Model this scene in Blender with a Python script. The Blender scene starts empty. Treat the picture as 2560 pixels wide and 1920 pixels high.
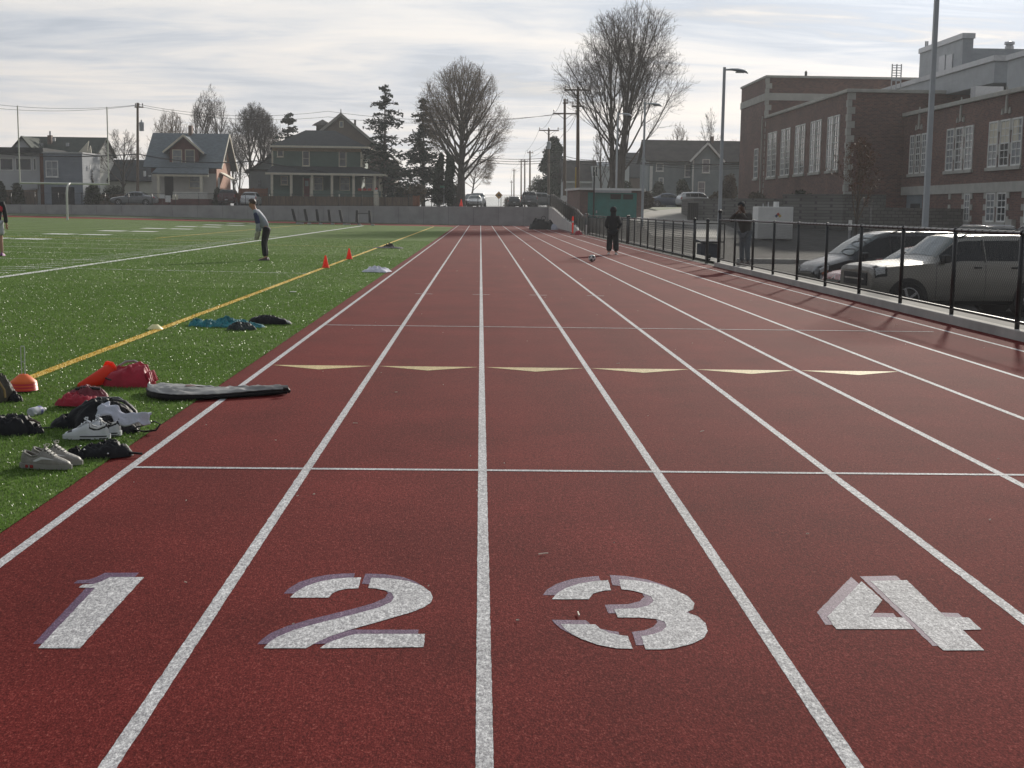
import bpy, bmesh, math, random
import numpy as np
from mathutils import Vector, Matrix, noise
R = math.radians
sc = bpy.context.scene
COL = sc.collection
random.seed(7)

# ------------------------------------------------------------------ camera
FPX, PITCH, YAW, ROLL, EYE = 3380.9, .12830, .024775, .013468, 1.584
def _dir(px, py):
    """direction in the world of a photograph pixel (2560 x 1920)"""
    x, y = px - 1280, py - 960
    c, s = math.cos(ROLL), math.sin(ROLL)
    xr, yr = c*x + s*y, -s*x + c*y
    dx, dy, dz = xr/FPX, 1.0, -yr/FPX
    cp, sp = math.cos(PITCH), math.sin(PITCH)
    dy, dz = dy*cp + dz*sp, -dy*sp + dz*cp
    cy, sy = math.cos(YAW), math.sin(YAW)
    return dx*cy + dy*sy, -dx*sy + dy*cy, dz
def AT(px, py, Y):
    d = _dir(px, py); t = Y/d[1]
    return Vector((d[0]*t, Y, EYE + d[2]*t))
def GR(px, py, z=0.0):
    d = _dir(px, py); t = (z - EYE)/d[2]
    return Vector((d[0]*t, d[1]*t, z))
cam = bpy.data.cameras.new('camera')
cam.sensor_width = 36; cam.lens = FPX/2560*36
cam.clip_start = .1; cam.clip_end = 9000
camo = bpy.data.objects.new('camera', cam); COL.objects.link(camo)
def _rot(v):
    x, y, z = v
    cp, sp = math.cos(PITCH), math.sin(PITCH)
    y, z = y*cp + z*sp, -y*sp + z*cp
    cy, sy = math.cos(YAW), math.sin(YAW)
    return Vector((x*cy + y*sy, -x*sy + y*cy, z))
_c, _s = math.cos(ROLL), math.sin(ROLL)
rt, up, fw = _rot((_c, 0, _s)), _rot((-_s, 0, _c)), _rot((0, 1, 0))
M = Matrix.Identity(4)
for i in range(3):
    M[i][0], M[i][1], M[i][2] = rt[i], up[i], -fw[i]
M[2][3] = EYE
camo.matrix_world = M
sc.camera = camo

# ------------------------------------------------------------------ world, sun, exposure
SUN_EL, SUN_AZ = R(18.5), R(21)          # azimuth measured from +Y towards +X
world = bpy.data.worlds.new('World'); sc.world = world; world.use_nodes = True
def build_world():
    nt = world.node_tree; nt.nodes.clear(); N = nt.nodes.new; L = nt.links.new
    out = N('ShaderNodeOutputWorld'); bg = N('ShaderNodeBackground'); bg.inputs[1].default_value = .1
    L(bg.outputs[0], out.inputs[0])
    sky = N('ShaderNodeTexSky'); sky.sky_type = 'NISHITA'; sky.sun_disc = False
    sky.sun_elevation = SUN_EL; sky.sun_rotation = SUN_AZ; sky.air_density = 1.2; sky.dust_density = 2.5
    tc = N('ShaderNodeTexCoord')
    def math_(op, a, b=None, c=None, clamp=False):
        n = N('ShaderNodeMath'); n.operation = op; n.use_clamp = clamp
        for i, v in enumerate((a, b, c)):
            if v is None: continue
            if isinstance(v, (int, float)): n.inputs[i].default_value = v
            else: L(v, n.inputs[i])
        return n.outputs[0]
    sep = N('ShaderNodeSeparateXYZ'); L(tc.outputs['Generated'], sep.inputs[0])
    x, y, z = sep.outputs
    zz = math_('ADD', math_('ABSOLUTE', z), .07)
    px, py = math_('DIVIDE', x, zz), math_('DIVIDE', y, zz)
    comb = N('ShaderNodeCombineXYZ'); L(px, comb.inputs[0]); L(py, comb.inputs[1])
    def noise_(sx, sy, scale, detail, rough, dist, off):
        mp = N('ShaderNodeMapping'); mp.inputs['Scale'].default_value = (sx, sy, 1); mp.inputs['Location'].default_value = off
        mp.inputs['Rotation'].default_value = (0, 0, R(9))
        L(comb.outputs[0], mp.inputs[0])
        n = N('ShaderNodeTexNoise'); n.inputs['Scale'].default_value = scale; n.inputs['Detail'].default_value = detail
        n.inputs['Roughness'].default_value = rough; n.inputs['Distortion'].default_value = dist
        L(mp.outputs[0], n.inputs['Vector']); return n.outputs[0]
    n1 = noise_(.42, .90, .62, 7, .54, 1.1, (3.1, 1.7, 0))
    n2 = noise_(.85, 1.6, 1.4, 8, .58, 1.3, (7.3, 4.2, 0))
    n3 = noise_(.12, .45, .5, 4, .5, .3, (1.2, 9.4, 0))
    v = math_('ADD', math_('MULTIPLY', n1, .62), math_('ADD', math_('MULTIPLY', n2, .24), math_('MULTIPLY', n3, .30)))
    ramp = N('ShaderNodeValToRGB'); L(v, ramp.inputs[0])
    e = ramp.color_ramp.elements
    e[0].position = .49; e[0].color = (.44, .505, .60, 1)
    e[1].position = .69; e[1].color = (.875, .86, .84, 1)
    m = e.new(.55); m.color = (.61, .655, .72, 1)
    m = e.new(.61); m.color = (.765, .775, .79, 1)
    # low cloud deck takes a warm tone
    h = N('ShaderNodeMapRange'); h.inputs[1].default_value = .015; h.inputs[2].default_value = .16; h.inputs[3].default_value = 1; h.inputs[4].default_value = 0
    L(math_('ABSOLUTE', z), h.inputs[0])
    warm = N('ShaderNodeMixRGB'); warm.blend_type = 'MULTIPLY'; warm.inputs[2].default_value = (1.12, .98, .85, 1)
    wf = math_('MULTIPLY', h.outputs[0], math_('MULTIPLY', n1, 1.35, clamp=True)); L(wf, warm.inputs[0]); L(ramp.outputs[0], warm.inputs[1])
    # thin cloud glows round the hidden sun
    sd = (math.sin(SUN_AZ)*math.cos(SUN_EL), math.cos(SUN_AZ)*math.cos(SUN_EL), math.sin(SUN_EL))
    dot = N('ShaderNodeVectorMath'); dot.operation = 'DOT_PRODUCT'; L(tc.outputs['Generated'], dot.inputs[0]); dot.inputs[1].default_value = sd
    dp = math_('MAXIMUM', dot.outputs['Value'], 0)
    glow = math_('ADD', math_('MULTIPLY', math_('POWER', dp, 14), .16), math_('MULTIPLY', math_('POWER', dp, 80), .9))
    base = math_('ADD', .38, math_('MULTIPLY', math_('POWER', math_('MULTIPLY', math_('ADD', dot.outputs['Value'], 1), .5), 1.4), .71))
    gain = math_('ADD', glow, base)
    sc_ = N('ShaderNodeVectorMath'); sc_.operation = 'SCALE'; L(warm.outputs[0], sc_.inputs[0]); L(math_('MULTIPLY', gain, 9.6), sc_.inputs['Scale'])
    # cloud cover over the sky
    cov = N('ShaderNodeMapRange'); cov.inputs[1].default_value = .38; cov.inputs[2].default_value = .52; cov.inputs[3].default_value = .80; cov.inputs[4].default_value = 1
    L(v, cov.inputs[0])
    mix = N('ShaderNodeMixRGB'); L(cov.outputs[0], mix.inputs[0]); L(sky.outputs[0], mix.inputs[1]); L(sc_.outputs[0], mix.inputs[2])
    L(mix.outputs[0], bg.inputs[0])
build_world()
sun = bpy.data.lights.new('sun', 'SUN'); sun.energy = 4.9; sun.angle = R(2.2); sun.color = (1, .93, .82)
suno = bpy.data.objects.new('sun', sun); COL.objects.link(suno)
suno.rotation_euler = (R(90) - SUN_EL, 0, R(180) - SUN_AZ)
vs_ = sc.view_settings
vs_.view_transform = 'Standard'; vs_.look = 'None'; vs_.exposure = 0; vs_.gamma = 1; vs_.use_curve_mapping = False
sc.cycles.max_bounces = 6; sc.cycles.transparent_max_bounces = 12; sc.cycles.volume_bounces = 0

# ------------------------------------------------------------------ helpers
def tag(o, label=None, cat=None, group=None, kind=None):
    for k, v in (('label', label), ('category', cat), ('group', group), ('kind', kind)):
        if v: o[k] = v
    return o
def empty(name, loc=(0, 0, 0), rz=0, label=None, cat=None, group=None):
    o = bpy.data.objects.new(name, None); COL.objects.link(o)
    o.location = loc; o.rotation_euler = (0, 0, rz); o.empty_display_size = .2
    return tag(o, label, cat, group)
def kids(o): return [c for c in COL.objects if c.parent == o]
def dup(o, parent=None):
    c = o.copy(); COL.objects.link(c); c.parent = parent
    for ch in list(o.children): dup(ch, c)
    return c
def link(name, me, m=None, parent=None):
    o = bpy.data.objects.new(name, me); COL.objects.link(o)
    if m is not None and not me.materials: me.materials.append(m)
    o.parent = parent
    return o
class MB:
    def __init__(s): s.v = []; s.f = []
    def add(s, vs, fs):
        b = len(s.v); s.v += [tuple(p) for p in vs]; s.f += [tuple(i + b for i in f) for f in fs]; return s
    def box(s, x0, x1, y0, y1, z0, z1):
        x0, x1 = min(x0, x1), max(x0, x1); y0, y1 = min(y0, y1), max(y0, y1); z0, z1 = min(z0, z1), max(z0, z1)
        return s.add([(x0,y0,z0),(x1,y0,z0),(x1,y1,z0),(x0,y1,z0),(x0,y0,z1),(x1,y0,z1),(x1,y1,z1),(x0,y1,z1)],
                     [(0,3,2,1),(4,5,6,7),(0,1,5,4),(1,2,6,5),(2,3,7,6),(3,0,4,7)])
    def bm(s, F, u0, u1, w0, w1, d0, d1):
        """box in a wall's own frame: F(u along, w up, d outward)"""
        return s.add([F(u0,w0,d0),F(u1,w0,d0),F(u1,w0,d1),F(u0,w0,d1),F(u0,w1,d0),F(u1,w1,d0),F(u1,w1,d1),F(u0,w1,d1)],
                     [(0,3,2,1),(4,5,6,7),(0,1,5,4),(1,2,6,5),(2,3,7,6),(3,0,4,7)])
    def cyl(s, p0, p1, r0, r1=None, n=8, cap=True):
        r1 = r0 if r1 is None else r1
        p0, p1 = Vector(p0), Vector(p1); d = (p1 - p0)
        if d.length < 1e-9: return s
        d.normalize(); a = d.orthogonal().normalized(); b = d.cross(a)
        vs = []
        for p, r in ((p0, r0), (p1, r1)):
            for i in range(n):
                t = 2*math.pi*i/n; vs.append(p + (a*math.cos(t) + b*math.sin(t))*r)
        fs = [(i, (i+1) % n, n + (i+1) % n, n + i) for i in range(n)]
        if cap: fs += [tuple(range(n))[::-1], tuple(range(n, 2*n))]
        return s.add(vs, fs)
    def tube(s, pts, r, n=6, cap=True, flat=1.0):
        pts = [Vector(p) for p in pts]; k = len(pts)
        rs = r if isinstance(r, (list, tuple)) else [r]*k
        vs = []; ref = None
        for i, p in enumerate(pts):
            d = (pts[min(i+1, k-1)] - pts[max(i-1, 0)]).normalized()
            if ref is None: ref = d.orthogonal().normalized() if abs(d.z) > .95 else Vector((0, 0, 1)).cross(d).normalized()
            a = (ref - d*ref.dot(d)); a = a.normalized() if a.length > 1e-6 else d.orthogonal().normalized()
            ref = a; b = d.cross(a)
            for j in range(n):
                t = 2*math.pi*j/n; vs.append(p + (a*math.cos(t) + b*math.sin(t)*flat)*rs[i])
        fs = [(i*n + j, i*n + (j+1) % n, (i+1)*n + (j+1) % n, (i+1)*n + j) for i in range(k-1) for j in range(n)]
        if cap: fs += [tuple(range(n))[::-1], tuple(range((k-1)*n, k*n))]
        return s.add(vs, fs)
    def bar(s, p0, p1, w, h=None, upv=(0, 0, 1)):
        h = w if h is None else h
        p0, p1 = Vector(p0), Vector(p1); d = (p1 - p0).normalized(); u = Vector(upv)
        a = d.cross(u); a = a.normalized() if a.length > 1e-5 else d.orthogonal().normalized(); b = a.cross(d)
        a *= w/2; b *= h/2
        vs = [p - a - b for p in (p0, p1)] + [p + a - b for p in (p0, p1)] + [p + a + b for p in (p0, p1)] + [p - a + b for p in (p0, p1)]
        return s.add(vs, [(0,1,3,2),(2,3,5,4),(4,5,7,6),(6,7,1,0),(0,2,4,6),(1,7,5,3)])
    def prism(s, poly, vec):
        n = len(poly); vec = Vector(vec); p = [Vector(q) for q in poly]
        return s.add(p + [q + vec for q in p], [tuple(range(n))[::-1], tuple(range(n, 2*n))] + [(i, (i+1) % n, n + (i+1) % n, n + i) for i in range(n)])
    def slab(s, poly, t):
        p = [Vector(q) for q in poly]; nrm = (p[1]-p[0]).cross(p[2]-p[0]).normalized()
        return s.prism(p, nrm*t)
    def poly(s, pts): return s.add(pts, [tuple(range(len(pts)))])
    def lathe(s, prof, n=16, c=(0, 0, 0), axis=None, cap=True):
        vs = []; c = Vector(c)
        for r, z in prof:
            for i in range(n):
                t = 2*math.pi*i/n; q = Vector((r*math.cos(t), r*math.sin(t), z))
                vs.append(c + (axis @ q if axis is not None else q))
        k = len(prof)
        fs = [(i*n+j, i*n+(j+1) % n, (i+1)*n+(j+1) % n, (i+1)*n+j) for i in range(k-1) for j in range(n)]
        if cap and prof[0][0] > 1e-5: fs.append(tuple(range(n))[::-1])
        if cap and prof[-1][0] > 1e-5: fs.append(tuple(range((k-1)*n, k*n)))
        return s.add(vs, fs)
    def grid(s, fn, nu, nv, wrap=False):
        vs = [fn(i/nu, j/nv) for j in range(nv+1) for i in range(nu if wrap else nu+1)]
        w = nu if wrap else nu+1
        fs = [(j*w+i, j*w+(i+1) % w, (j+1)*w+(i+1) % w, (j+1)*w+i) for j in range(nv) for i in range(nu)]
        return s.add(vs, fs)
    def sphere(s, c, r, nu=12, nv=8, sx=1, sy=1, sz=1):
        c = Vector(c)
        def fn(u, v):
            a, b = 2*math.pi*u, math.pi*v - math.pi/2
            return c + Vector((r*sx*math.cos(b)*math.cos(a), r*sy*math.cos(b)*math.sin(a), r*sz*math.sin(b)))
        return s.grid(fn, nu, nv, True)
    def mesh(s, name):
        me = bpy.data.meshes.new(name); me.from_pydata(s.v, [], s.f); me.update(); return me
    def build(s, name, m, parent=None, smooth=False, bevel=0, weld=False, origin=None):
        me = s.mesh(name)
        if weld or smooth:
            b = bmesh.new(); b.from_mesh(me); bmesh.ops.remove_doubles(b, verts=b.verts, dist=1e-5)
            bmesh.ops.recalc_face_normals(b, faces=b.faces); b.to_mesh(me); b.free()
        if smooth:
            for p in me.polygons: p.use_smooth = True
        o = link(name, me, m, parent)
        if smooth and smooth != 2 and hasattr(me, 'set_sharp_from_angle'): me.set_sharp_from_angle(angle=R(45))
        if bevel:
            md = o.modifiers.new('bevel', 'BEVEL'); md.width = bevel; md.segments = 2; md.limit_method = 'ANGLE'; md.angle_limit = R(40)
        return o
def npmesh(name, V, F, m, parent=None, smooth=False):
    """V n x 3 floats, F k x 3 or k x 4 ints"""
    V = np.asarray(V, np.float32); F = np.asarray(F, np.int32); k = F.shape[1]
    me = bpy.data.meshes.new(name)
    me.vertices.add(len(V)); me.vertices.foreach_set('co', V.ravel())
    me.loops.add(F.size); me.loops.foreach_set('vertex_index', F.ravel())
    me.polygons.add(len(F)); me.polygons.foreach_set('loop_start', np.arange(0, F.size, k, dtype=np.int32))
    if smooth: me.polygons.foreach_set('use_smooth', np.ones(len(F), bool))
    me.update(calc_edges=True); me.validate()
    return link(name, me, m, parent)

# ------------------------------------------------------------------ materials
MATS = {}
def mat(name, col, rough=.7, var=.12, scale=6.0, bump=0.0, bscale=None, metal=0, spec=.5, col2=None, detail=4, stretch=None, coat=0, trans=0, alpha=None, emit=None, ior=None, island=0):
    if name in MATS: return MATS[name]
    m = bpy.data.materials.new(name); m.use_nodes = True; nt = m.node_tree; N = nt.nodes.new; L = nt.links.new
    b = nt.nodes['Principled BSDF']
    b.inputs['Roughness'].default_value = rough; b.inputs['Metallic'].default_value = metal; b.inputs['Specular IOR Level'].default_value = spec
    if coat: b.inputs['Coat Weight'].default_value = coat; b.inputs['Coat Roughness'].default_value = .08
    if trans: b.inputs['Transmission Weight'].default_value = trans
    if ior: b.inputs['IOR'].default_value = ior
    if alpha is not None: b.inputs['Alpha'].default_value = alpha
    tc = N('ShaderNodeTexCoord'); src = tc.outputs['Object']
    if stretch:
        mp = N('ShaderNodeMapping'); mp.inputs['Scale'].default_value = stretch; L(src, mp.inputs[0]); src = mp.outputs[0]
    n = N('ShaderNodeTexNoise'); n.inputs['Scale'].default_value = scale; n.inputs['Detail'].default_value = detail; n.inputs['Roughness'].default_value = .6
    L(src, n.inputs['Vector'])
    rp = N('ShaderNodeValToRGB'); L(n.outputs[0], rp.inputs[0])
    a = [max(0, c*(1 - var)) for c in col]; z = [c*(1 + var) for c in col] if col2 is None else col2
    rp.color_ramp.elements[0].position = .34; rp.color_ramp.elements[1].position = .66
    rp.color_ramp.elements[0].color = (*a, 1); rp.color_ramp.elements[1].color = (*z, 1)
    outc = rp.outputs[0]
    if island:
        g = N('ShaderNodeNewGeometry'); mr = N('ShaderNodeMapRange'); mr.inputs[3].default_value = 1 - island; mr.inputs[4].default_value = 1 + island
        L(g.outputs['Random Per Island'], mr.inputs[0])
        sc2 = N('ShaderNodeVectorMath'); sc2.operation = 'SCALE'; L(outc, sc2.inputs[0]); L(mr.outputs[0], sc2.inputs['Scale']); outc = sc2.outputs[0]
    L(outc, b.inputs['Base Color'])
    if bump:
        n2 = N('ShaderNodeTexNoise'); n2.inputs['Scale'].default_value = bscale or scale*3; n2.inputs['Detail'].default_value = 3
        L(src, n2.inputs['Vector'])
        bp = N('ShaderNodeBump'); bp.inputs['Strength'].default_value = bump; bp.inputs['Distance'].default_value = .02
        L(n2.outputs[0], bp.inputs['Height']); L(bp.outputs[0], b.inputs['Normal'])
    MATS[name] = m
    return m
def add_nodes(m):
    nt = m.node_tree
    return nt, nt.nodes.new, nt.links.new, nt.nodes['Principled BSDF']
def brick_mat(name, col, mortar, bw=.22, bh=.075, rough=.85, axis='X', var=.25, bumpd=.01, msize=.012):
    """brick or block courses as relief and colour on a far wall"""
    m = bpy.data.materials.new(name); m.use_nodes = True; nt, N, L, b = add_nodes(m)
    b.inputs['Roughness'].default_value = rough
    tc = N('ShaderNodeTexCoord'); sp = N('ShaderNodeSeparateXYZ'); L(tc.outputs['Object'], sp.inputs[0])
    ad = N('ShaderNodeMath'); L(sp.outputs[0], ad.inputs[0]); L(sp.outputs[1], ad.inputs[1])
    cb = N('ShaderNodeCombineXYZ'); L(ad.outputs[0], cb.inputs[0]); L(sp.outputs[2], cb.inputs[1])
    br = N('ShaderNodeTexBrick'); L(cb.outputs[0], br.inputs['Vector']); br.inputs['Scale'].default_value = 1
    br.inputs['Brick Width'].default_value = bw; br.inputs['Row Height'].default_value = bh; br.inputs['Mortar Size'].default_value = msize; br.inputs['Bias'].default_value = 0
    br.inputs['Color1'].default_value = (*[c*(1-var) for c in col], 1); br.inputs['Color2'].default_value = (*[c*(1+var) for c in col], 1); br.inputs['Mortar'].default_value = (*mortar, 1)
    n = N('ShaderNodeTexNoise'); n.inputs['Scale'].default_value = .35; n.inputs['Detail'].default_value = 5; L(tc.outputs['Object'], n.inputs['Vector'])
    mr = N('ShaderNodeMapRange'); mr.inputs[1].default_value = .3; mr.inputs[2].default_value = .7; mr.inputs[3].default_value = .8; mr.inputs[4].default_value = 1.15; L(n.outputs[0], mr.inputs[0])
    s2 = N('ShaderNodeVectorMath'); s2.operation = 'SCALE'; L(br.outputs[0], s2.inputs[0]); L(mr.outputs[0], s2.inputs['Scale']); L(s2.outputs[0], b.inputs['Base Color'])
    bp = N('ShaderNodeBump'); bp.inputs['Distance'].default_value = bumpd; bp.inputs['Strength'].default_value = .6; bp.invert = True; L(br.outputs['Fac'], bp.inputs['Height']); L(bp.outputs[0], b.inputs['Normal'])
    MATS[name] = m; return m
def rows_mat(name, col, pitch=.15, rough=.7, depth=.012, var=.1):
    """lapped boards or ribs too far off to tell apart: horizontal courses as relief"""
    m = mat(name, col, rough, var, 1.2); nt, N, L, b = add_nodes(m)
    tc = N('ShaderNodeTexCoord'); sp = N('ShaderNodeSeparateXYZ'); L(tc.outputs['Object'], sp.inputs[0])
    mu = N('ShaderNodeMath'); mu.operation = 'DIVIDE'; L(sp.outputs[2], mu.inputs[0]); mu.inputs[1].default_value = pitch
    fr = N('ShaderNodeMath'); fr.operation = 'FRACT'; L(mu.outputs[0], fr.inputs[0])
    bp = N('ShaderNodeBump'); bp.inputs['Distance'].default_value = depth; bp.inputs['Strength'].default_value = 1; bp.invert = True
    L(fr.outputs[0], bp.inputs['Height']); L(bp.outputs[0], b.inputs['Normal']); return m
def granular(name, c1, c2, speck, gs, bump, rough, big=(.85, 1.15), spk_amt=.62, spec=.12):
    """rubber granules: fine grain, sparse bright grains, broad mottling"""
    m = bpy.data.materials.new(name); m.use_nodes = True; nt, N, L, b = add_nodes(m)
    b.inputs['Roughness'].default_value = rough; b.inputs['Specular IOR Level'].default_value = spec
    tc = N('ShaderNodeTexCoord'); O = tc.outputs['Object']
    def nz(sc_, det=2, r=.6, st=None):
        n = N('ShaderNodeTexNoise'); n.inputs['Scale'].default_value = sc_; n.inputs['Detail'].default_value = det; n.inputs['Roughness'].default_value = r
        mp = N('ShaderNodeMapping'); mp.inputs['Scale'].default_value = st or (1, 1, 1); L(O, mp.inputs[0]); L(mp.outputs[0], n.inputs['Vector']); return n.outputs[0]
    GS = (1, .5, 1)        # grains lie slightly long in the rolling direction
    g0 = N('ShaderNodeMath'); g0.operation = 'MULTIPLY_ADD'; L(nz(gs, 3, .75, GS), g0.inputs[0]); g0.inputs[1].default_value = .72
    g1 = N('ShaderNodeMath'); g1.operation = 'MULTIPLY'; L(nz(gs*.36, 3, .7, GS), g1.inputs[0]); g1.inputs[1].default_value = .28; L(g1.outputs[0], g0.inputs[2]); g = g0.outputs[0]
    rp = N('ShaderNodeValToRGB'); L(g, rp.inputs[0]); e = rp.color_ramp.elements
    e[0].position = .40; e[0].color = (*c1, 1); e[1].position = .57; e[1].color = (*c2, 1); q = e.new(spk_amt + .04); q.color = (*speck, 1)
    bigv = N('ShaderNodeMapRange'); bigv.inputs[1].default_value = .3; bigv.inputs[2].default_value = .7; bigv.inputs[3].default_value = big[0]; bigv.inputs[4].default_value = big[1]
    L(nz(.9, 6, .65), bigv.inputs[0])
    stv = N('ShaderNodeMapRange'); stv.inputs[1].default_value = .3; stv.inputs[2].default_value = .7; stv.inputs[3].default_value = .90; stv.inputs[4].default_value = 1.10; L(nz(1.6, 5, .6, (1, .07, 1)), stv.inputs[0])
    mm_ = N('ShaderNodeMath'); mm_.operation = 'MULTIPLY'; L(bigv.outputs[0], mm_.inputs[0]); L(stv.outputs[0], mm_.inputs[1])
    s2 = N('ShaderNodeVectorMath'); s2.operation = 'SCALE'; L(rp.outputs[0], s2.inputs[0]); L(mm_.outputs[0], s2.inputs['Scale']); L(s2.outputs[0], b.inputs['Base Color'])
    bp = N('ShaderNodeBump'); bp.inputs['Strength'].default_value = bump; bp.inputs['Distance'].default_value = .006; L(g, bp.inputs['Height']); L(bp.outputs[0], b.inputs['Normal'])
    MATS[name] = m; return m
# ------------------------------------------------------------------ terrain heights
def ss(t): t = min(1, max(0, t)); return t*t*(3 - 2*t)
def zt(x, y=0): return .009*(min(0, max(-48, x) + 2.3) * -1) if x < -2.3 else 0.0
WALLPROF = [(92.0, .02), (96.1, .38), (110.2, .9), (121, 1.45), (129.2, 1.80), (135.4, 1.84)]
def zramp(y):
    p = WALLPROF
    if y <= p[0][0]: return 0
    for (a, za), (b, zb) in zip(p, p[1:]):
        if y <= b: return za + (zb - za)*(y - a)/(b - a)
    return p[-1][1]
def zs(x, y=140):
    z = 1.8 + .009*max(x, -90) if x < 6 else min(1.854 + .014*(x - 6), 2.6)
    return z + (1.0 - z)*ss((y - 190)/500)
def zlot(x, y): return -.62 + 2.48*ss((y - 50)/86) + ss((y - 100)/35)*.014*max(0, min(x, 34) - 8)
def zr(x, y):
    e = max(.1, zramp(y)); return e + (zlot(x, y) - e)*ss((x - 7.62)/.6)
def zg(x, y):
    if y > 135.2: return zs(x, y)
    if x > 6.95: return zr(x, y)
    return zt(x)
def sheet(name, xs, ys, fz, m, off=0.0, kind='structure', label=None):
    mb = MB(); nx, ny = len(xs), len(ys)
    mb.add([(x, y, fz(x, y) + off) for y in ys for x in xs], [(j*nx+i, j*nx+i+1, (j+1)*nx+i+1, (j+1)*nx+i) for j in range(ny-1) for i in range(nx-1)])
    o = mb.build(name, m); o['kind'] = kind
    for p in o.data.polygons: p.use_smooth = True
    if label: o['label'] = label
    return o
def lin(a, b, n): return [a + (b - a)*i/(n - 1) for i in range(n)]

m_earth = mat('earth', (.075, .072, .05), .95, .35, .35, .4, 6)
m_asph = granular('asphalt', (.05, .05, .05), (.085, .085, .083), (.16, .16, .155), 90, .5, .85, (.8, 1.25))
m_lot = granular('lot_asphalt', (.06, .06, .058), (.10, .098, .094), (.18, .175, .17), 60, .5, .9, (.75, 1.25), spec=.05)
m_walk = mat('walk_concrete', (.17, .165, .155), .9, .16, 1.6, .25, 40, detail=8, spec=.1)
m_conc = mat('concrete', (.36, .35, .33), .85, .13, 2.2, .25, 60, detail=8)
m_wallconc = mat('wall_concrete', (.34, .335, .34), .9, .14, .8, .2, 30, detail=8)
m_drive = mat('driveway_concrete', (.24, .23, .21), .9, .15, .8, .2, 20, spec=.1)
m_lightconc = mat('pale_concrete', (.50, .48, .45), .88, .12, 1.1, .2, 30, detail=8)
m_track = granular('track_rubber', (.064, .0078, .0074), (.158, .0205, .0185), (.255, .078, .062), 150, .8, .9, (.82, 1.18), .62, .04)
m_track2 = granular('track_rubber_far', (.12, .013, .010), (.18, .024, .018), (.22, .05, .035), 60, .4, .9, spec=.04)
m_white = granular('track_paint', (.22, .215, .225), (.56, .555, .565), (.76, .75, .75), 130, .6, .8, (.88, 1.08), .56, .1)
m_purple = granular('purple_paint', (.055, .027, .066), (.130, .072, .135), (.25, .18, .25), 150, .6, .7, (.9, 1.1), .60)
m_gold = granular('gold_paint', (.30, .22, .10), (.55, .43, .21), (.70, .60, .36), 130, .6, .7, (.92, 1.08), .58)
m_turf = granular('turf_base', (.056, .096, .020), (.112, .168, .042), (.17, .235, .08), 45, .9, .9, (.75, 1.25), .60, .03)
m_tline = mat('turf_white', (.60, .60, .58), .7, .15, 20, .5, 90)
m_tyel = mat('turf_yellow', (.60, .39, .025), .65, .18, 20, .5, 90)
m_lawn = mat('lawn', (.06, .085, .03), .95, .35, 1.1, .6, 20)
m_black = mat('black_steel', (.010, .010, .012), .35, .2, 8, spec=.45)
m_vinyl = mat('black_vinyl', (.010, .010, .011), .5, .2, 8, spec=.25)
m_galv = mat('galvanised_steel', (.42, .43, .45), .42, .08, 5, metal=.6)
m_wood = mat('pole_wood', (.16, .12, .09), .85, .25, 3, .4, 20, stretch=(6, 6, .6))

# ground: one sheet to the horizon
xs = [-3500, -900, -300, -160, -110] + lin(-90, -4, 20) + [-2.3, 2, 6, 6.9, 6.96, 7.3, 7.62, 7.75, 7.9, 8.05, 8.22, 11, 13, 16, 20, 25, 30, 36, 45, 60, 100, 200, 700, 3500]
ys = [-3500, -400, -60, -15] + lin(0, 50, 11) + lin(54, 134, 21) + [135.15, 135.25, 136, 148, 165, 190, 230, 300, 420, 700, 1600, 5000]
sheet('ground', xs, ys, zg, m_earth, -.06)
hb = MB()
def hill(u, v):
    a = -.9 + 1.8*u; r = 2300 + 900*v
    h = (24 + 22*noise.noise(Vector((u*7, 0, 3.3))) + 10*noise.noise(Vector((u*25, 0, 1.3))))*math.sin(math.pi*min(1, v*1.1)) if v < .9 else 0
    return (r*math.sin(a), r*math.cos(a), .2 + max(0, h))
hb.grid(hill, 90, 8); o = hb.build('hills', mat('far_hills', (.06, .075, .07), .95, .2, .01), smooth=2); o['kind'] = 'structure'

# running track, its far bend and the turf field
sheet('running_track', [-2.3, 6.905], lin(-14, 135, 31), lambda x, y: 0, m_track, .002)
sheet('far_bend', lin(-60, -2.3, 13), [115.5, 131], zt, m_track2, .001)
o = sheet('turf_field', lin(-70, -2.3, 16), lin(-14, 119, 30), zt, m_turf, .006)
sheet('grass_verge', lin(-62, -2.3, 13), [130, 131.4, 135.0], lambda x, y: zt(x) + (.16 + .0 * x)*ss((y - 130)/5)*ss((-x - 10)/25), m_lawn, .03)

# lane lines, cross lines, exchange marks and numbers
LW, X0 = 1.067, .028
def ragged(pts, step, amp, ymax=14):
    """brushed paint edge: short steps that wander a millimetre or two"""
    out = []
    for a, b in zip(pts, pts[1:] + pts[:1]):
        a, b = Vector(a), Vector(b); far_ = min(a.y, b.y) > ymax; n = 1 if far_ else max(1, int((b - a).length/step)); t = b - a; nn = Vector((t.y, -t.x, 0)); nn = nn.normalized() if nn.length > 1e-9 else nn
        for i in range(n):
            p = a + t*(i/n)
            if 2 < p.y < ymax + 1: p = p + nn*amp*(noise.noise(p*46) + .8*noise.noise(p*150))
            out.append(tuple(p))
    return out
def strip(name, pts, m, off):
    P = [(p[0], p[1], off) for p in pts]
    o = MB().poly(ragged(P, .022, .0018) if min(p[1] for p in pts) < 14 and max(p[1] for p in pts) < 20 else P).build(name, m); o['kind'] = 'structure'; return o
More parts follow.
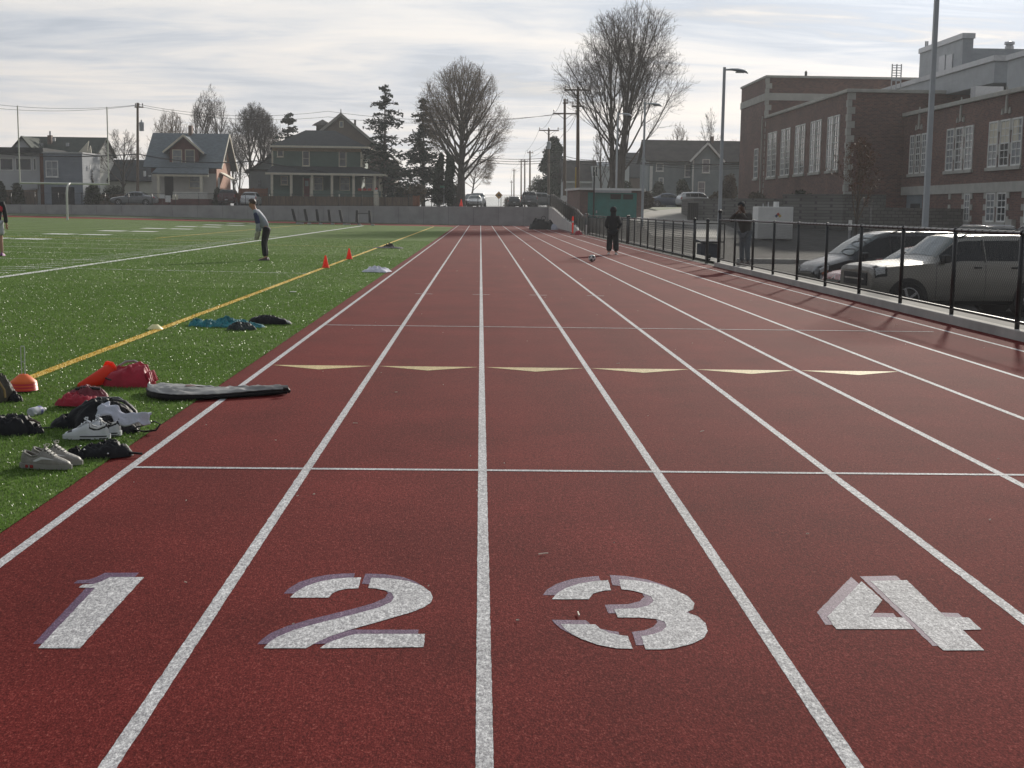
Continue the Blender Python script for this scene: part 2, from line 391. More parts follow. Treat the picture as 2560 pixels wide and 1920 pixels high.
for i in range(-2, 7):
    x = X0 + i*LW; mbl = MB()
    ysl = [-12, 2.5] + [2.5 + .03*k for k in range(1, 400)] + [15, 134.6]
    e = lambda y, s: x + s*.026 + (.0022*(noise.noise(Vector((x*9 + s, y*22, 1))) + .8*noise.noise(Vector((x*9 + s, y*75, 5)))) if 2.5 < y < 15 else 0)
    mbl.add([(e(y, s), y, .0036) for y in ysl for s in (-1, 1)], [(2*k, 2*k+1, 2*k+3, 2*k+2) for k in range(len(ysl)-1)])
    o = mbl.build('lane_line', m_white); o['kind'] = 'structure'
strip('cross_line', [(-2.08, 8.095), (6.44, 8.095), (6.44, 8.145), (-2.08, 8.145)], m_white, .0048)
strip('cross_line', [(-2.08, 18.245), (6.20, 18.245), (6.20, 18.29), (-2.08, 18.29)], m_white, .0065)
for i in range(-2, 4):
    a, b = X0 + i*LW + .03, X0 + (i+1)*LW - .03
    strip('exchange_triangle', [(a, 13.55), ((a+b)/2, 13.21), (b, 13.55)], m_gold, .0045)
for i in range(-2, 6):
    a = X0 + i*LW
    strip('dash_mark', [(a + .33, 106.2), (a + .78, 106.2), (a + .78, 106.5), (a + .33, 106.5)], m_white, .0065)
    if i in (-1, 0, 1, 2): strip('tick_mark', [(a - .16, 25.2 + .01*i), (a + .16, 25.2 + .01*i), (a + .16, 25.25 + .01*i), (a - .16, 25.25 + .01*i)], m_white, .0065)
DIG = {
 '1': (0, [[(165,455),(345,455),(622,147),(476,147),(440,165),(405,177),(357,180),(340,193),(412,193)]], (-22, -20)),
 '2': (0, [[(1253,236),(1275,213),(1320,187),(1380,167),(1440,155),(1500,150),(1560,148),(1548,195),(1500,197),(1460,205),(1435,218),(1420,236)],
           [(1605,150),(1680,152),(1760,163),(1820,183),(1858,210),(1871,235),(1860,258),(1830,278),(1780,298),(1700,322),(1600,350),(1500,378),(1420,405),(1370,428),(1322,455),(1140,455),(1160,432),(1200,405),(1270,376),(1360,350),(1460,325),(1560,300),(1640,278),(1690,255),(1703,235),(1690,215),(1660,203),(1620,196),(1590,194)],
           [(1383,455),(1410,435),(1450,418),(1510,400),(1540,393),(1836,393),(1830,450)]], (-27, -19)),
 '3': (1280, [[(173,243),(190,220),(230,195),(290,175),(350,165),(415,160),(428,203),(390,207),(350,218),(332,243)],
           [(462,156),(530,160),(620,175),(700,200),(760,230),(788,260),(782,285),(752,300),(800,315),(835,345),(845,380),(830,410),(780,435),(700,455),(640,460),(577,460),(558,403),(610,395),(650,380),(668,360),(660,340),(620,328),(550,322),(457,322),(440,285),(540,282),(590,270),(612,250),(600,230),(560,215),(510,203),(474,200)],
           [(212,350),(360,352),(380,370),(420,388),(465,398),(500,402),(523,458),(450,455),(370,440),(300,415),(250,388),(222,364)]], (-40, -19)),
 '4': (1280, [[(1510,165),(1600,246),(1560,300),(1547,319),(1692,322),(1738,372),(1400,372),(1362,318)],
           [(1548,163),(1705,160),(1870,318),(1972,322),(2028,374),(1948,376),(2040,464),(1862,464)]], (-45, -20)),
}
for d, (ox, polys, (dx, dy)) in DIG.items():
    for nm, m, off, sx, sy in (('lane_number', m_white, .0044, 0, 0), ('lane_number_shadow', m_purple, .0031, dx, dy)):
        mb = MB()
        for k, P in enumerate(polys):
            mb.poly(ragged([(*GR(ox + (x+sx)/1.728, 1360 + (y+sy)/1.728)[:2], off + (.0003*k if sx else 0)) for x, y in P], .02, .0022))
        o = mb.build(nm, m); o['kind'] = 'structure'; o['label'] = ('white painted lane number ' if not sx else 'purple drop shadow behind lane number ') + d
# field markings on the turf
def tstrip(name, x0, x1, y0, y1, m, off=.014):
    n = max(2, int(abs(x1 - x0)/4) + 2)
    o = sheet(name, lin(x0, x1, n), [y0, y1], zt, m, off); return o
tstrip('side_line', -4.085, -3.975, -12, 118, m_tyel)
tstrip('side_line', -9.86, -9.66, -12, 114, m_tline)
for k in range(-7, 6):
    y = 64.2 + 9.144*k
    if 8 < y < 116:
        for q, (xa, xb) in enumerate(((-20.3, -19.0), (-18.7, -17.4))): tstrip('yard_number', xa, xb, y - 1.0 + .3*q, y + .9, m_tline)
    for kk in (0, 1):
        yy = y - 4.57*kk
        if 14 < yy < 113: tstrip('yard_line', -48, -9.9, yy - .05, yy + .05, m_tline, .013)
for y in np.arange(15, 113, .914):
    if y < 70: tstrip('hash_mark', -11.0, -10.15, y - .05, y + .05, m_tline)
tstrip('field_line', -9.6, -4.1, 32.0, 32.09, m_tline, .012)
tstrip('field_line', -60, -9.9, 57.5, 57.62, m_tyel, .018); tstrip('field_line', -9.6, -4.1, 54.0, 54.1, m_tyel, .012)
tstrip('field_line', -14.3, -14.2, 60, 112, m_tyel, .019)

# fibres of the near turf: every blade is geometry
rng = np.random.default_rng(5)
def blades(name, m, zones, keep):
    Vs, Fs, base = [], [], 0
    for y0, y1, dens, hgt, wid in zones:
        xl = -.435*y1 - .25; area = (y1 - y0)*(-2.3 - xl); n = int(area*dens)
        x = rng.uniform(xl, -2.295, n); y = rng.uniform(y0, y1, n)
        k = (x > -.43*y - .35) & keep(x, y); x, y = x[k], y[k]; n = len(x)
        z = np.where(x < -2.3, .009*(-x - 2.3), 0) + .004
        h = hgt*rng.uniform(.5, 1.15, n); a = rng.uniform(0, 2*np.pi, n)
        lean = rng.normal(.45, .5, n); la = rng.normal(-1.2, 1.1, n)
        w = wid*rng.uniform(.6, 1.3, n)
        wx, wy = np.cos(a)*w/2, np.sin(a)*w/2
        lx, ly = np.cos(la)*np.sin(lean)*h, np.sin(la)*np.sin(lean)*h; lz = np.cos(lean)*h
        c = np.stack([x, y, z], 1); W = np.stack([wx, wy, 0*wx], 1)
        mid = c + np.stack([lx*.35, ly*.35, np.maximum(lz, .25*h)*.62], 1); tip = c + np.stack([lx, ly, np.maximum(lz*.85, .12*h)], 1)
        V = np.stack([c - W, c + W, mid - W*.9, mid + W*.9, tip], 1).reshape(-1, 3)
        b = base + np.arange(n)[:, None]*5
        F = np.concatenate([b + np.array([0, 1, 3]), b + np.array([0, 3, 2]), b + np.array([2, 3, 4])])
        Vs.append(V); Fs.append(F); base += n*5
    o = npmesh(name, np.concatenate(Vs), np.concatenate(Fs), m); o['kind'] = 'stuff'; return o
m_blade = mat('turf_fibre', (.064, .112, .022), .36, .25, 1.6, spec=.42, col2=(.124, .190, .046), island=.35)
def translucent(m, col, f):
    nt, N, L, b = add_nodes(m); tr = N('ShaderNodeBsdfTranslucent'); tr.inputs[0].default_value = (*col, 1); mx = N('ShaderNodeMixShader'); mx.inputs[0].default_value = f
    out = nt.nodes['Material Output']; L(b.outputs[0], mx.inputs[1]); L(tr.outputs[0], mx.inputs[2]); L(mx.outputs[0], out.inputs[0])
translucent(m_blade, (.16, .29, .06), .26)
m_bladey = mat('turf_fibre_yellow', (.66, .42, .018), .45, .15, 3, spec=.5, island=.2)
ZN = [(5.0, 9, 6500, .025, .005), (9, 15, 3700, .027, .0065), (15, 26, 1450, .030, .009), (26, 44, 620, .028, .011), (44, 66, 170, .026, .016)]
inl = lambda x, y: (np.abs(x + 4.03) < .055)
blades('turf_fibres', m_blade, ZN, lambda x, y: ~inl(x, y))
blades('painted_turf_fibres', m_bladey, ZN, inl)
# pale crumbs and straws scattered over the lanes
db = MB()
for i in range(80):
    y = 5 + 40*random.random()**1.6; x = random.uniform(-2.0, 6.6); a = random.random()*6.28; l = random.uniform(.005, .014) if i % 6 else random.uniform(.03, .05); w = random.uniform(.003, .005)
    db.bar((x, y, .010), (x + l*math.cos(a), y + l*math.sin(a), .012), w, w)
o = db.build('litter', mat('dry_straw', (.55, .50, .42), .8, .3, 40)); o['kind'] = 'stuff'

# parking lot, walkway, driveway, street
sheet('walkway', [7.06, 7.3, 7.62], lin(8, 92, 29), lambda x, y: max(.1, zramp(y)), m_walk, .012)
sheet('parking_lot', [7.62, 7.75, 7.9, 8.05, 8.22, 11, 13, 16, 20, 25, 28, 32], lin(0, 50, 11) + lin(54, 102, 13), zr, m_lot, .012)
dm = MB()
DRV = [(13.2, 80, 3.0), (13.6, 86, 3.0), (14.2, 97, 3.0), (15.2, 107, 2.9), (17.2, 116, 2.6), (20.5, 124, 2.4), (26, 131, 2.2)]
def drv(u, v):
    f = v*(len(DRV)-1); i = min(int(f), len(DRV)-2); t = f - i
    p = [DRV[i][k]*(1-t) + DRV[i+1][k]*t for k in range(3)]
    d = Vector((DRV[i+1][0]-DRV[i][0], DRV[i+1][1]-DRV[i][1])).normalized(); n = Vector((d.y, -d.x))
    x, y = p[0] + n.x*p[2]*(u*2-1), p[1] + n.y*p[2]*(u*2-1); return (x, y, zr(x, y) + .03)
dm.grid(drv, 8, 42); o = dm.build('driveway', m_drive); o['kind'] = 'structure'
sheet('street', lin(-110, 60, 35), [136.2, 140, 144, 147], zs, m_asph, .0)
sheet('street_ahead', [-3, 0, 3, 6, 8.5], lin(147, 190, 8) + lin(200, 700, 20), zs, m_asph, .0)
sheet('pavement', lin(-110, -3, 24), [147.3, 149.3], lambda x, y: zs(x, y) + .12, m_conc, 0)
sheet('front_lawn', lin(-110, -3.5, 24), lin(149.3, 190, 6), zs, m_lawn, .03)
sheet('bank', lin(9, 45, 13), lin(147, 185, 6), zs, m_lawn, .03)
sheet('shrub_bed', lin(15.5, 45, 12), lin(102.5, 134.9, 9), zr, m_lawn, .02)

# kerb under the fence
kb = MB()
kb.box(6.905, 7.055, 8, 39.9, -.05, .13)
m_kerb = mat('kerb_concrete', (.40, .385, .36), .9, .14, 1.8, .25, 50, detail=8, spec=.1)
o = kb.build('kerb', m_kerb, bevel=.012); o['kind'] = 'structure'
kb = MB(); kb.box(6.905, 7.055, 44.3, 92, -.05, .018); o = kb.build('kerb', m_conc, bevel=.006); o['kind'] = 'structure'
kb = MB(); kb.box(6.905, 7.4, 39.9, 44.3, -.05, .016); o = kb.build('gate_threshold', m_conc); o['kind'] = 'structure'
# ------------------------------------------------------------------ far retaining wall with its cast panels
YW = 135.0
wl = empty('retaining_wall', (0, YW, 0), 0, 'long low grey concrete wall closing off the far end of the track', 'wall')
edges = list(np.arange(6.70, -62, -2.47))
for a, b in zip(edges, edges[1:]):
    za, zb = zs(a) + .03, zs(b) + .03
    mb = MB(); e = .012
    v = [(b+e, 0, -.1), (a-e, 0, -.1), (a-e, .28, -.1), (b+e, .28, -.1), (b+e, 0, zb), (a-e, 0, za), (a-e, .28, za), (b+e, .28, zb)]
    mb.add(v, [(0,3,2,1),(4,5,6,7),(0,1,5,4),(1,2,6,5),(2,3,7,6),(3,0,4,7)])
    mb.build('wall_panel', m_wallconc, wl, bevel=.015)
mb = MB()
for b in edges[1:-1]: mb.box(b-.03, b+.03, .03, .2, -.1, zs(b) - .02)
jn = mb.build('joint_filler', mat('joint_grey', (.12, .12, .125), .9), wl)
# light side wall that climbs with the bank
rw = empty('ramp_wall', (6.72, 92, 0), 0, 'pale concrete side wall whose top slopes down towards the fence', 'wall')
mb = MB(); n = len(WALLPROF)
pts = [(0, y - 92, z + .02) for y, z in WALLPROF[:-1]] + [(0, 42.98, 1.85)]
poly = [(0, 0, -.1), (0, 42.98, -.1)] + pts[::-1]
mb.prism(poly, (.24, 0, 0)); mb.build('wall_body', m_lightconc, rw, weld=True)

# ------------------------------------------------------------------ chain-link fences
def link_mesh(name, w, h, p, r):
    """woven wires of one bay in the plane x = 0: u along +y, z up"""
    n = int(w/p); k = int(h/p); V = []; F = []
    j = np.arange(k+1)
    for i in range(n):
        zig = (j % 2) if i % 2 == 0 else 1 - (j % 2)
        u = i*p + zig*p; z = j*p; x = (zig - .5)*r*1.2*(1 if i % 2 else -1)
        b = i*(k+1)*3
        P = np.stack([x, u, z], 1)
        for q in range(3):
            t = 2*math.pi*q/3
            V.append((b, q, P + np.array([math.cos(t)*r, math.sin(t)*r, 0])))
    W = np.zeros((n*(k+1)*3, 3))
    for b, q, P in V: W[b + np.arange(k+1)*3 + q] = P
    fs = []
    for q in range(3):
        a = np.arange(k)*3 + q; b2 = np.arange(k)*3 + (q+1) % 3
        fs.append(np.stack([a, b2, b2+3, a+3], 1))
    fs = np.concatenate(fs)
    F = np.concatenate([fs + i*(k+1)*3 for i in range(n)])
    me = bpy.data.meshes.new(name); me.vertices.add(len(W)); me.vertices.foreach_set('co', W.astype(np.float32).ravel())
    me.loops.add(F.size); me.loops.foreach_set('vertex_index', F.astype(np.int32).ravel()); me.polygons.add(len(F))
    me.polygons.foreach_set('loop_start', np.arange(0, F.size, 4, dtype=np.int32)); me.update(calc_edges=True)
    return me
LM_NEAR = link_mesh('chain_link', 2.47, 1.12, .0365, .0023)
LM_FAR = link_mesh('chain_link_far', 2.47, 1.12, .075, .0048)
def post_mesh(h, r, cap=True):
    mb = MB(); mb.cyl((0, 0, 0), (0, 0, h), r, n=10)
    if cap: mb.lathe([(r*1.12, h-.02), (r*1.15, h+.01), (r*.8, h+.03), (0, h+.04)] if cap == 1 else [(r*1.2, h-.01), (r*1.25, h+.03), (r*.9, h+.06), (0, h+.075)], 10)
    me = mb.mesh('post_mesh')
    for p in me.polygons: p.use_smooth = True
    me.materials.append(m_black); return me
PM_LINE, PM_TERM, PM_TALL = post_mesh(1.245, .032), post_mesh(1.31, .045, 2), post_mesh(1.46, .05, 2)
def run_fence(label, x, ys, z0, lm, h=1.24, terminals=(), tall=(), name='chain_link_fence', cat='fence'):
    """posts at ys along the track edge; rails and woven mesh between them"""
    root = empty(name, (x, ys[0], 0), 0, label, cat)
    for i, y in enumerate(ys):
        o = link('post', PM_TALL if i in tall else PM_TERM if i in terminals else PM_LINE, None, root); o.location = (0, y - ys[0], z0(y))
    for a, b in zip(ys, ys[1:]):
        za, zb = z0(a), z0(b); d = b - a
        for nm, hh, rr in (('top_rail', h, .024), ('bottom_rail', .09, .02)):
            MB().cyl((0, a - ys[0], za + hh), (0, b - ys[0], zb + hh), rr, n=8).build(nm, m_black if nm == 'top_rail' else m_vinyl, root, smooth=True)
        # wire ties wrapped round the top rail
        tb = MB()
        for k in range(1, 9):
            yy = a - ys[0] + d*k/9; zz = za + (zb - za)*k/9
            tb.cyl((0, yy - .012, zz + h), (0, yy + .012, zz + h), .031, n=8)
        tb.build('tie_wire', m_black, root)['kind'] = 'stuff'
        o = link('chain_link_mesh', lm, m_vinyl, root)
        mtx = Matrix.Identity(4); mtx[1][1] = d/2.47; mtx[2][1] = (zb - za)/2.47; mtx[1][3] = a - ys[0]; mtx[2][3] = za + .10
        o.matrix_local = mtx
    return root
P1 = [39.6 - 2.47*k for k in range(0, 13)][::-1]
run_fence('black chain link fence on the concrete kerb, nearest the camera on the right', 6.985, P1, lambda y: .13, LM_NEAR, tall=(len(P1)-1,), terminals=(0,))
P2 = [44.25 + 2.47*k for k in range(0, 8)] + [63.9]
run_fence('black chain link fence between the gates and the hooded person', 6.985, P2, lambda y: .02, LM_FAR, terminals=(0, len(P2)-1))
P3 = [64.6 + 2.47*k for k in range(0, 10)] + [88.4]
run_fence('black chain link fence past the hooded person up to the sloping wall', 6.985, P3, lambda y: .02, LM_FAR, terminals=(0, len(P3)-1))
P4 = [89.0] + [91.6 + 2.6*k for k in range(0, 17)] + [134.9]
run_fence('black chain link fence climbing along the top of the sloping pale wall', 6.86, P4, lambda y: zramp(y) + .02, LM_FAR, terminals=(0,))
# open gate leaf between the two fences
gt = empty('fence_gate', (7.02, 44.25, .02), 0, 'small black chain link gate standing open beside the bare fence gap', 'gate')
def gate_leaf(w, h):
    mb = MB()
    for a, b in (((0, 0, .06), (w, 0, .06)), ((0, 0, h), (w, 0, h)), ((0, 0, .06), (0, 0, h)), ((w, 0, .06), (w, 0, h)), ((0, 0, h/2), (w, 0, h/2))): mb.cyl(a, b, .022, n=8)
    return mb
gm = MB()
gate_leaf(.95, 1.2).build('gate_frame', m_black, gt, smooth=True)
o = link('chain_link_mesh', LM_FAR, None, gt); mtx = Matrix.Identity(4); mtx[0][1] = .95/2.47; mtx[1][1] = .0; mtx[1][0] = 1; mtx[0][0] = 0; mtx[2][3] = .07; o.matrix_local = mtx
gp = empty('gate_post', (6.985, 41.7, .02), 0, 'free standing black gate post with a latch in the fence gap', 'post')
MB().cyl((0,0,0), (0,0,1.30), .048, n=10).build('shaft', m_black, gp, smooth=True)
MB().lathe([(.06, 1.28), (.062, 1.32), (.04, 1.36), (0, 1.37)], 10).build('cap', m_black, gp, smooth=True)
MB().box(.04, .12, -.05, .05, .15, .28).box(.04, .08, -.2, .2, .1, .14).build('latch', m_black, gp)
# fence on the far wall
root = empty('chain_link_fence', (0, YW + .14, 0), 0, 'black chain link fence standing along the top of the far concrete wall', 'fence')
PMW = post_mesh(1.16, .032)
for k in range(0, 27):
    x = 6.6 - 2.29*k; z = zs(x) + .03
    o = link('post', PMW, None, root); o.location = (x, 0, z)
    if k < 26:
        x2 = x - 2.29; z2 = zs(x2) + .03
        MB().cyl((x, 0, z + 1.14), (x2, 0, z2 + 1.14), .02, n=6).build('top_rail', m_black, root)
        MB().cyl((x, 0, z + .05), (x2, 0, z2 + .05), .016, n=6).build('bottom_rail', m_black, root)
        o = link('chain_link_mesh', LM_FAR, None, root)
        mtx = Matrix.Identity(4); mtx[0][1] = -2.29/2.47; mtx[1][1] = 0; mtx[1][0] = 1; mtx[0][0] = 0; mtx[2][1] = (z2 - z)/2.47; mtx[0][3] = x; mtx[2][3] = z + .03
        o.matrix_local = mtx
# ------------------------------------------------------------------ building helpers
m_glass = mat('window_glass', (.035, .045, .055), .08, .3, .7, spec=.9)
m_glass_pale = mat('curtained_glass', (.22, .24, .26), .15, .3, 2.5, spec=.8)
m_trim = mat('cream_trim', (.62, .58, .47), .65, .08, 3)
m_whitetrim = mat('white_trim', (.70, .70, .68), .6, .07, 3)
def front(y): return lambda u, w, d: (u, y - d, w)
def leftf(x): return lambda u, w, d: (x - d, u, w)
def rightf(x): return lambda u, w, d: (x + d, u, w)
def add_window(F, u0, u1, w0, w1, parent, fm, gm, nx=1, nz=2, fr=.09, name='window', sill=True, dep=.05, bar=.03, zbars=None):
    """frame and bars as one part, each pane a sub-part"""
    mb = MB()
    u0, u1 = min(u0, u1), max(u0, u1)
    mb.bm(F, u0-fr, u0, w0-fr, w1+fr, -.04, dep).bm(F, u1, u1+fr, w0-fr, w1+fr, -.04, dep)
    mb.bm(F, u0, u1, w1, w1+fr, -.04, dep).bm(F, u0, u1, w0-fr, w0, -.04, dep)
    for i in range(1, nx): c = u0 + (u1-u0)*i/nx; mb.bm(F, c-bar/2, c+bar/2, w0, w1, -.03, dep-.015)
    for j in range(1, nz): c = w0 + (w1-w0)*j/nz; b = bar*(1.5 if zbars and j in zbars else 1); mb.bm(F, u0, u1, c-b/2, c+b/2, -.03, dep-.012)
    if sill: mb.bm(F, u0-fr-.05, u1+fr+.05, w0-fr-.07, w0-fr, -.04, dep+.06)
    o = mb.build(name, fm, parent)
    g = MB().bm(F, u0, u1, w0, w1, -.045, .012).build('pane', gm, o)
    return o
def gable_roof(parent, m, x0, x1, y0, y1, ze, zr_, axis='x', over=.4, t=.16, name='roof'):
    """two slabs meeting at a ridge; axis is the ridge direction"""
    mb = MB()
    if axis == 'x':
        ym = (y0+y1)/2; k = (zr_-ze)/(ym-y0)
        for s, ya in ((1, y0-over), (-1, y1+over)):
            ze2 = ze - k*over
            q = [(x0-over, ya, ze2), (x1+over, ya, ze2), (x1+over, ym, zr_), (x0-over, ym, zr_)]
            mb.slab(q if s > 0 else q[::-1], t)
    else:
        xm = (x0+x1)/2; k = (zr_-ze)/(xm-x0)
        for s, xa in ((1, x0-over), (-1, x1+over)):
            ze2 = ze - k*over
            q = [(xa, y0-over, ze2), (xm, y0-over, zr_), (xm, y1+over, zr_), (xa, y1+over, ze2)]
            mb.slab(q[::-1] if s > 0 else q, t)
    return mb.build(name, m, parent)
def gable_walls(parent, m, x0, x1, y0, y1, zb, ze, zr_, axis='x', name='wall'):
    mb = MB()
    if axis == 'x':
        ym = (y0+y1)/2; mb.prism([(x0,y0,zb),(x0,y1,zb),(x0,y1,ze),(x0,ym,zr_-.02),(x0,y0,ze)], (x1-x0, 0, 0))
    else:
        xm = (x0+x1)/2; mb.prism([(x0,y0,zb),(x1,y0,zb),(x1,y0,ze),(xm,y0,zr_-.02),(x0,y0,ze)], (0, y1-y0, 0))
    return mb.build(name, m, parent, weld=True)
def rect(px0, py0, px1, py1, Y):
    a, b = AT(px0, py1, Y), AT(px1, py0, Y); return a.x, b.x, a.z, b.z     # x0 x1 z0 z1
m_roofgrey = mat('grey_shingles', (.125, .15, .165), .95, .18, 2.5, .7, 5, stretch=(1, 1, 4))
m_roofdark = mat('dark_shingles', (.030, .034, .036), .95, .25, 2, .6, 5, stretch=(1, 1, 4))
m_roofgreen = mat('mossy_shingles', (.032, .042, .034), .95, .3, 1.2, .6, 5)
m_roofbrown = mat('brown_shingles', (.05, .045, .04), .95, .3, 1.2, .6, 5)
m_stucco = mat('white_stucco', (.55, .54, .50), .9, .06, 1.5, .2, 12)
m_maroon = mat('maroon_siding', (.13, .045, .04), .85, .12, 2)
m_salmon_lit = mat('sunlit_salmon_siding', (.50, .25, .17), .85, .08, 2)  # warm lit tone of the right gable end, held in the colour
m_green = rows_mat('green_clapboard', (.085, .135, .11), .14)
m_greyblue = rows_mat('grey_blue_clapboard', (.20, .235, .25), .14)
m_greybox = rows_mat('slate_panels', (.19, .215, .25), .3, depth=.006)
m_pale = mat('pale_render', (.48, .49, .50), .85, .06, .8)
m_rust = mat('rust_panel', (.16, .06, .035), .8, .2, 2)
m_dark = mat('dark_recess', (.02, .02, .022), .8, .2, 3)
m_brownside = rows_mat('brown_shingle_siding', (.115, .085, .068), .16)
m_fencebrown = mat('weathered_boards', (.16, .115, .08), .9, .3, 1.1, .4, 5, stretch=(5, 5, .5))
m_fencered = mat('red_cedar_boards', (.26, .11, .06), .9, .2, 1.1, .4, 5, stretch=(5, 5, .5))
m_chim = brick_mat('chimney_brick', (.17, .085, .06), (.2, .19, .17))
m_reddoor = mat('red_door', (.16, .03, .025), .5, .1, 3)
m_redpaint = mat('red_paint', (.42, .05, .035), .6, .1, 3)

# ---- pale flat-roofed house at the far left
def house_pale():
    Y = 152; r = empty('house', AT(50, 510, Y), 0, 'pale house with flat dark roof and a long window band, farthest left', 'house')
    r.location = (0, 0, 0)
    x0, x1, z0, z1 = rect(-60, 384, 98, 510, Y); zb = zs(-55) - .3
    MB().box(x0, x1, Y, Y+9, zb, z1).build('wall', m_pale, r)
    a = rect(-60, 371, 112, 383, Y); MB().box(a[0]-.3, a[1], Y-.7, Y+9.5, z1+.005, z1+.62).build('roof', m_roofdark, r)
    b = rect(99.5, 385, 111, 506, Y); MB().box(b[0]-.05, b[1], Y+.05, Y+2, zb, z1).build('corner_panel', m_rust, r)
    for q in ((-40, -12), (0, 33), (39, 79), (83, 91)):
        w = rect(q[0], 397, q[1], 424, Y); add_window(front(Y), w[0]+.1, w[1]-.1, w[2], w[3], r, m_whitetrim, m_glass, nx=1, nz=1, sill=False)
    w = rect(75, 454, 97, 472, Y); MB().bm(front(Y), w[0], w[1], w[2], w[3], 0, .5).build('bay_box', m_pale, r)
house_pale()
def house_mossy():
    Y = 161; r = empty('house', (0, 0, 0), 0, 'house with long mossy green roof and small front gable behind the slate box', 'house')
    rl, rr_ = AT(62, 344, Y+4), AT(228, 349, Y+4); el, er = AT(110, 384, Y), AT(250, 390, Y); zb = zs(-50) - .3
    ze, zt_ = el.z, rl.z; x0, x1 = AT(40, 384, Y).x, AT(238, 384, Y).x
    gable_walls(r, m_stucco, x0, x1, Y, Y+8, zb, ze, zt_); gable_roof(r, m_roofgreen, x0, x1, Y, Y+8, ze, zt_, over=.35)
    # small front gable at the left
    g0, g1, ga = AT(20, 374, Y-3).x, AT(92, 374, Y-3).x, AT(55, 342, Y-3)
    zb2 = AT(50, 374, Y-3).z
    gable_walls(r, m_pale, g0+.3, g1-.3, Y-3, Y+3, zb2-1.5, zb2, ga.z, 'y', 'dormer_wall'); gable_roof(r, m_roofgreen, g0+.3, g1-.3, Y-3, Y+4, zb2, ga.z+.1, 'y', .3, name='dormer_roof')
    c = rect(119, 338, 128, 362, Y+2); ch = MB().box(c[0], c[1], Y+2, Y+2.6, c[2], c[3]).build('chimney', m_chim, r)
    MB().cyl(((c[0]+c[1])/2, Y+2.3, c[3]), ((c[0]+c[1])/2, Y+2.3, c[3]+.5), .1).build('flue', m_galv, ch)
    for px in (77, 138, 107, 172): p = AT(px, 350 if px in (77, 138) else 363, Y+2); MB().box(p.x-.15, p.x+.15, Y+1.4, Y+1.7, p.z-.15, p.z+.25).build('roof_vent', m_galv, r)
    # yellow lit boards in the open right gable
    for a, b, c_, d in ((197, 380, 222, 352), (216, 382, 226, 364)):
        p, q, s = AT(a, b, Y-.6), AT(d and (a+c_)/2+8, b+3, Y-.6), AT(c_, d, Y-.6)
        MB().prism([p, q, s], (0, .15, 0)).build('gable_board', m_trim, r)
house_mossy()
def house_slate():
    Y = 149; r = empty('house', (0, 0, 0), 0, 'slate grey box shaped house with one white window above a dark garage door', 'house')
    x0, x1, z0, z1 = rect(111.5, 384, 205, 508, Y); zb = zs(-48) - .3
    x2 = AT(246, 390, Y+5).x
    MB().prism([(x0, Y, zb), (x1, Y, zb), (x2, Y+5.5, zb), (x0, Y+5.5, zb)], (0, 0, z1-zb)).build('wall', m_greybox, r)
    MB().prism([(x0-.08, Y-.08, z1+.003), (x1+.08, Y-.08, z1+.003), (x2+.1, Y+5.6, z1+.003), (x0-.08, Y+5.6, z1+.003)], (0, 0, .14)).build('parapet_cap', m_galv, r)
    w = rect(117, 404, 143, 440, Y); add_window(front(Y), w[0], w[1], w[2], w[3], r, m_whitetrim, m_glass_pale, nx=2, nz=2)
    g = rect(130, 468, 186, 512, Y); MB().bm(front(Y), g[0], g[1], zb, g[3], -.01, .03).build('garage_door', m_dark, r)
    p, q = AT(217, 412, Y+1.6), AT(231, 424, Y+3.6)
    MB().box(p.x+.3, q.x+.2, Y+1.8, Y+1.95, q.z, p.z).build('side_window', m_whitetrim, r)
house_slate()

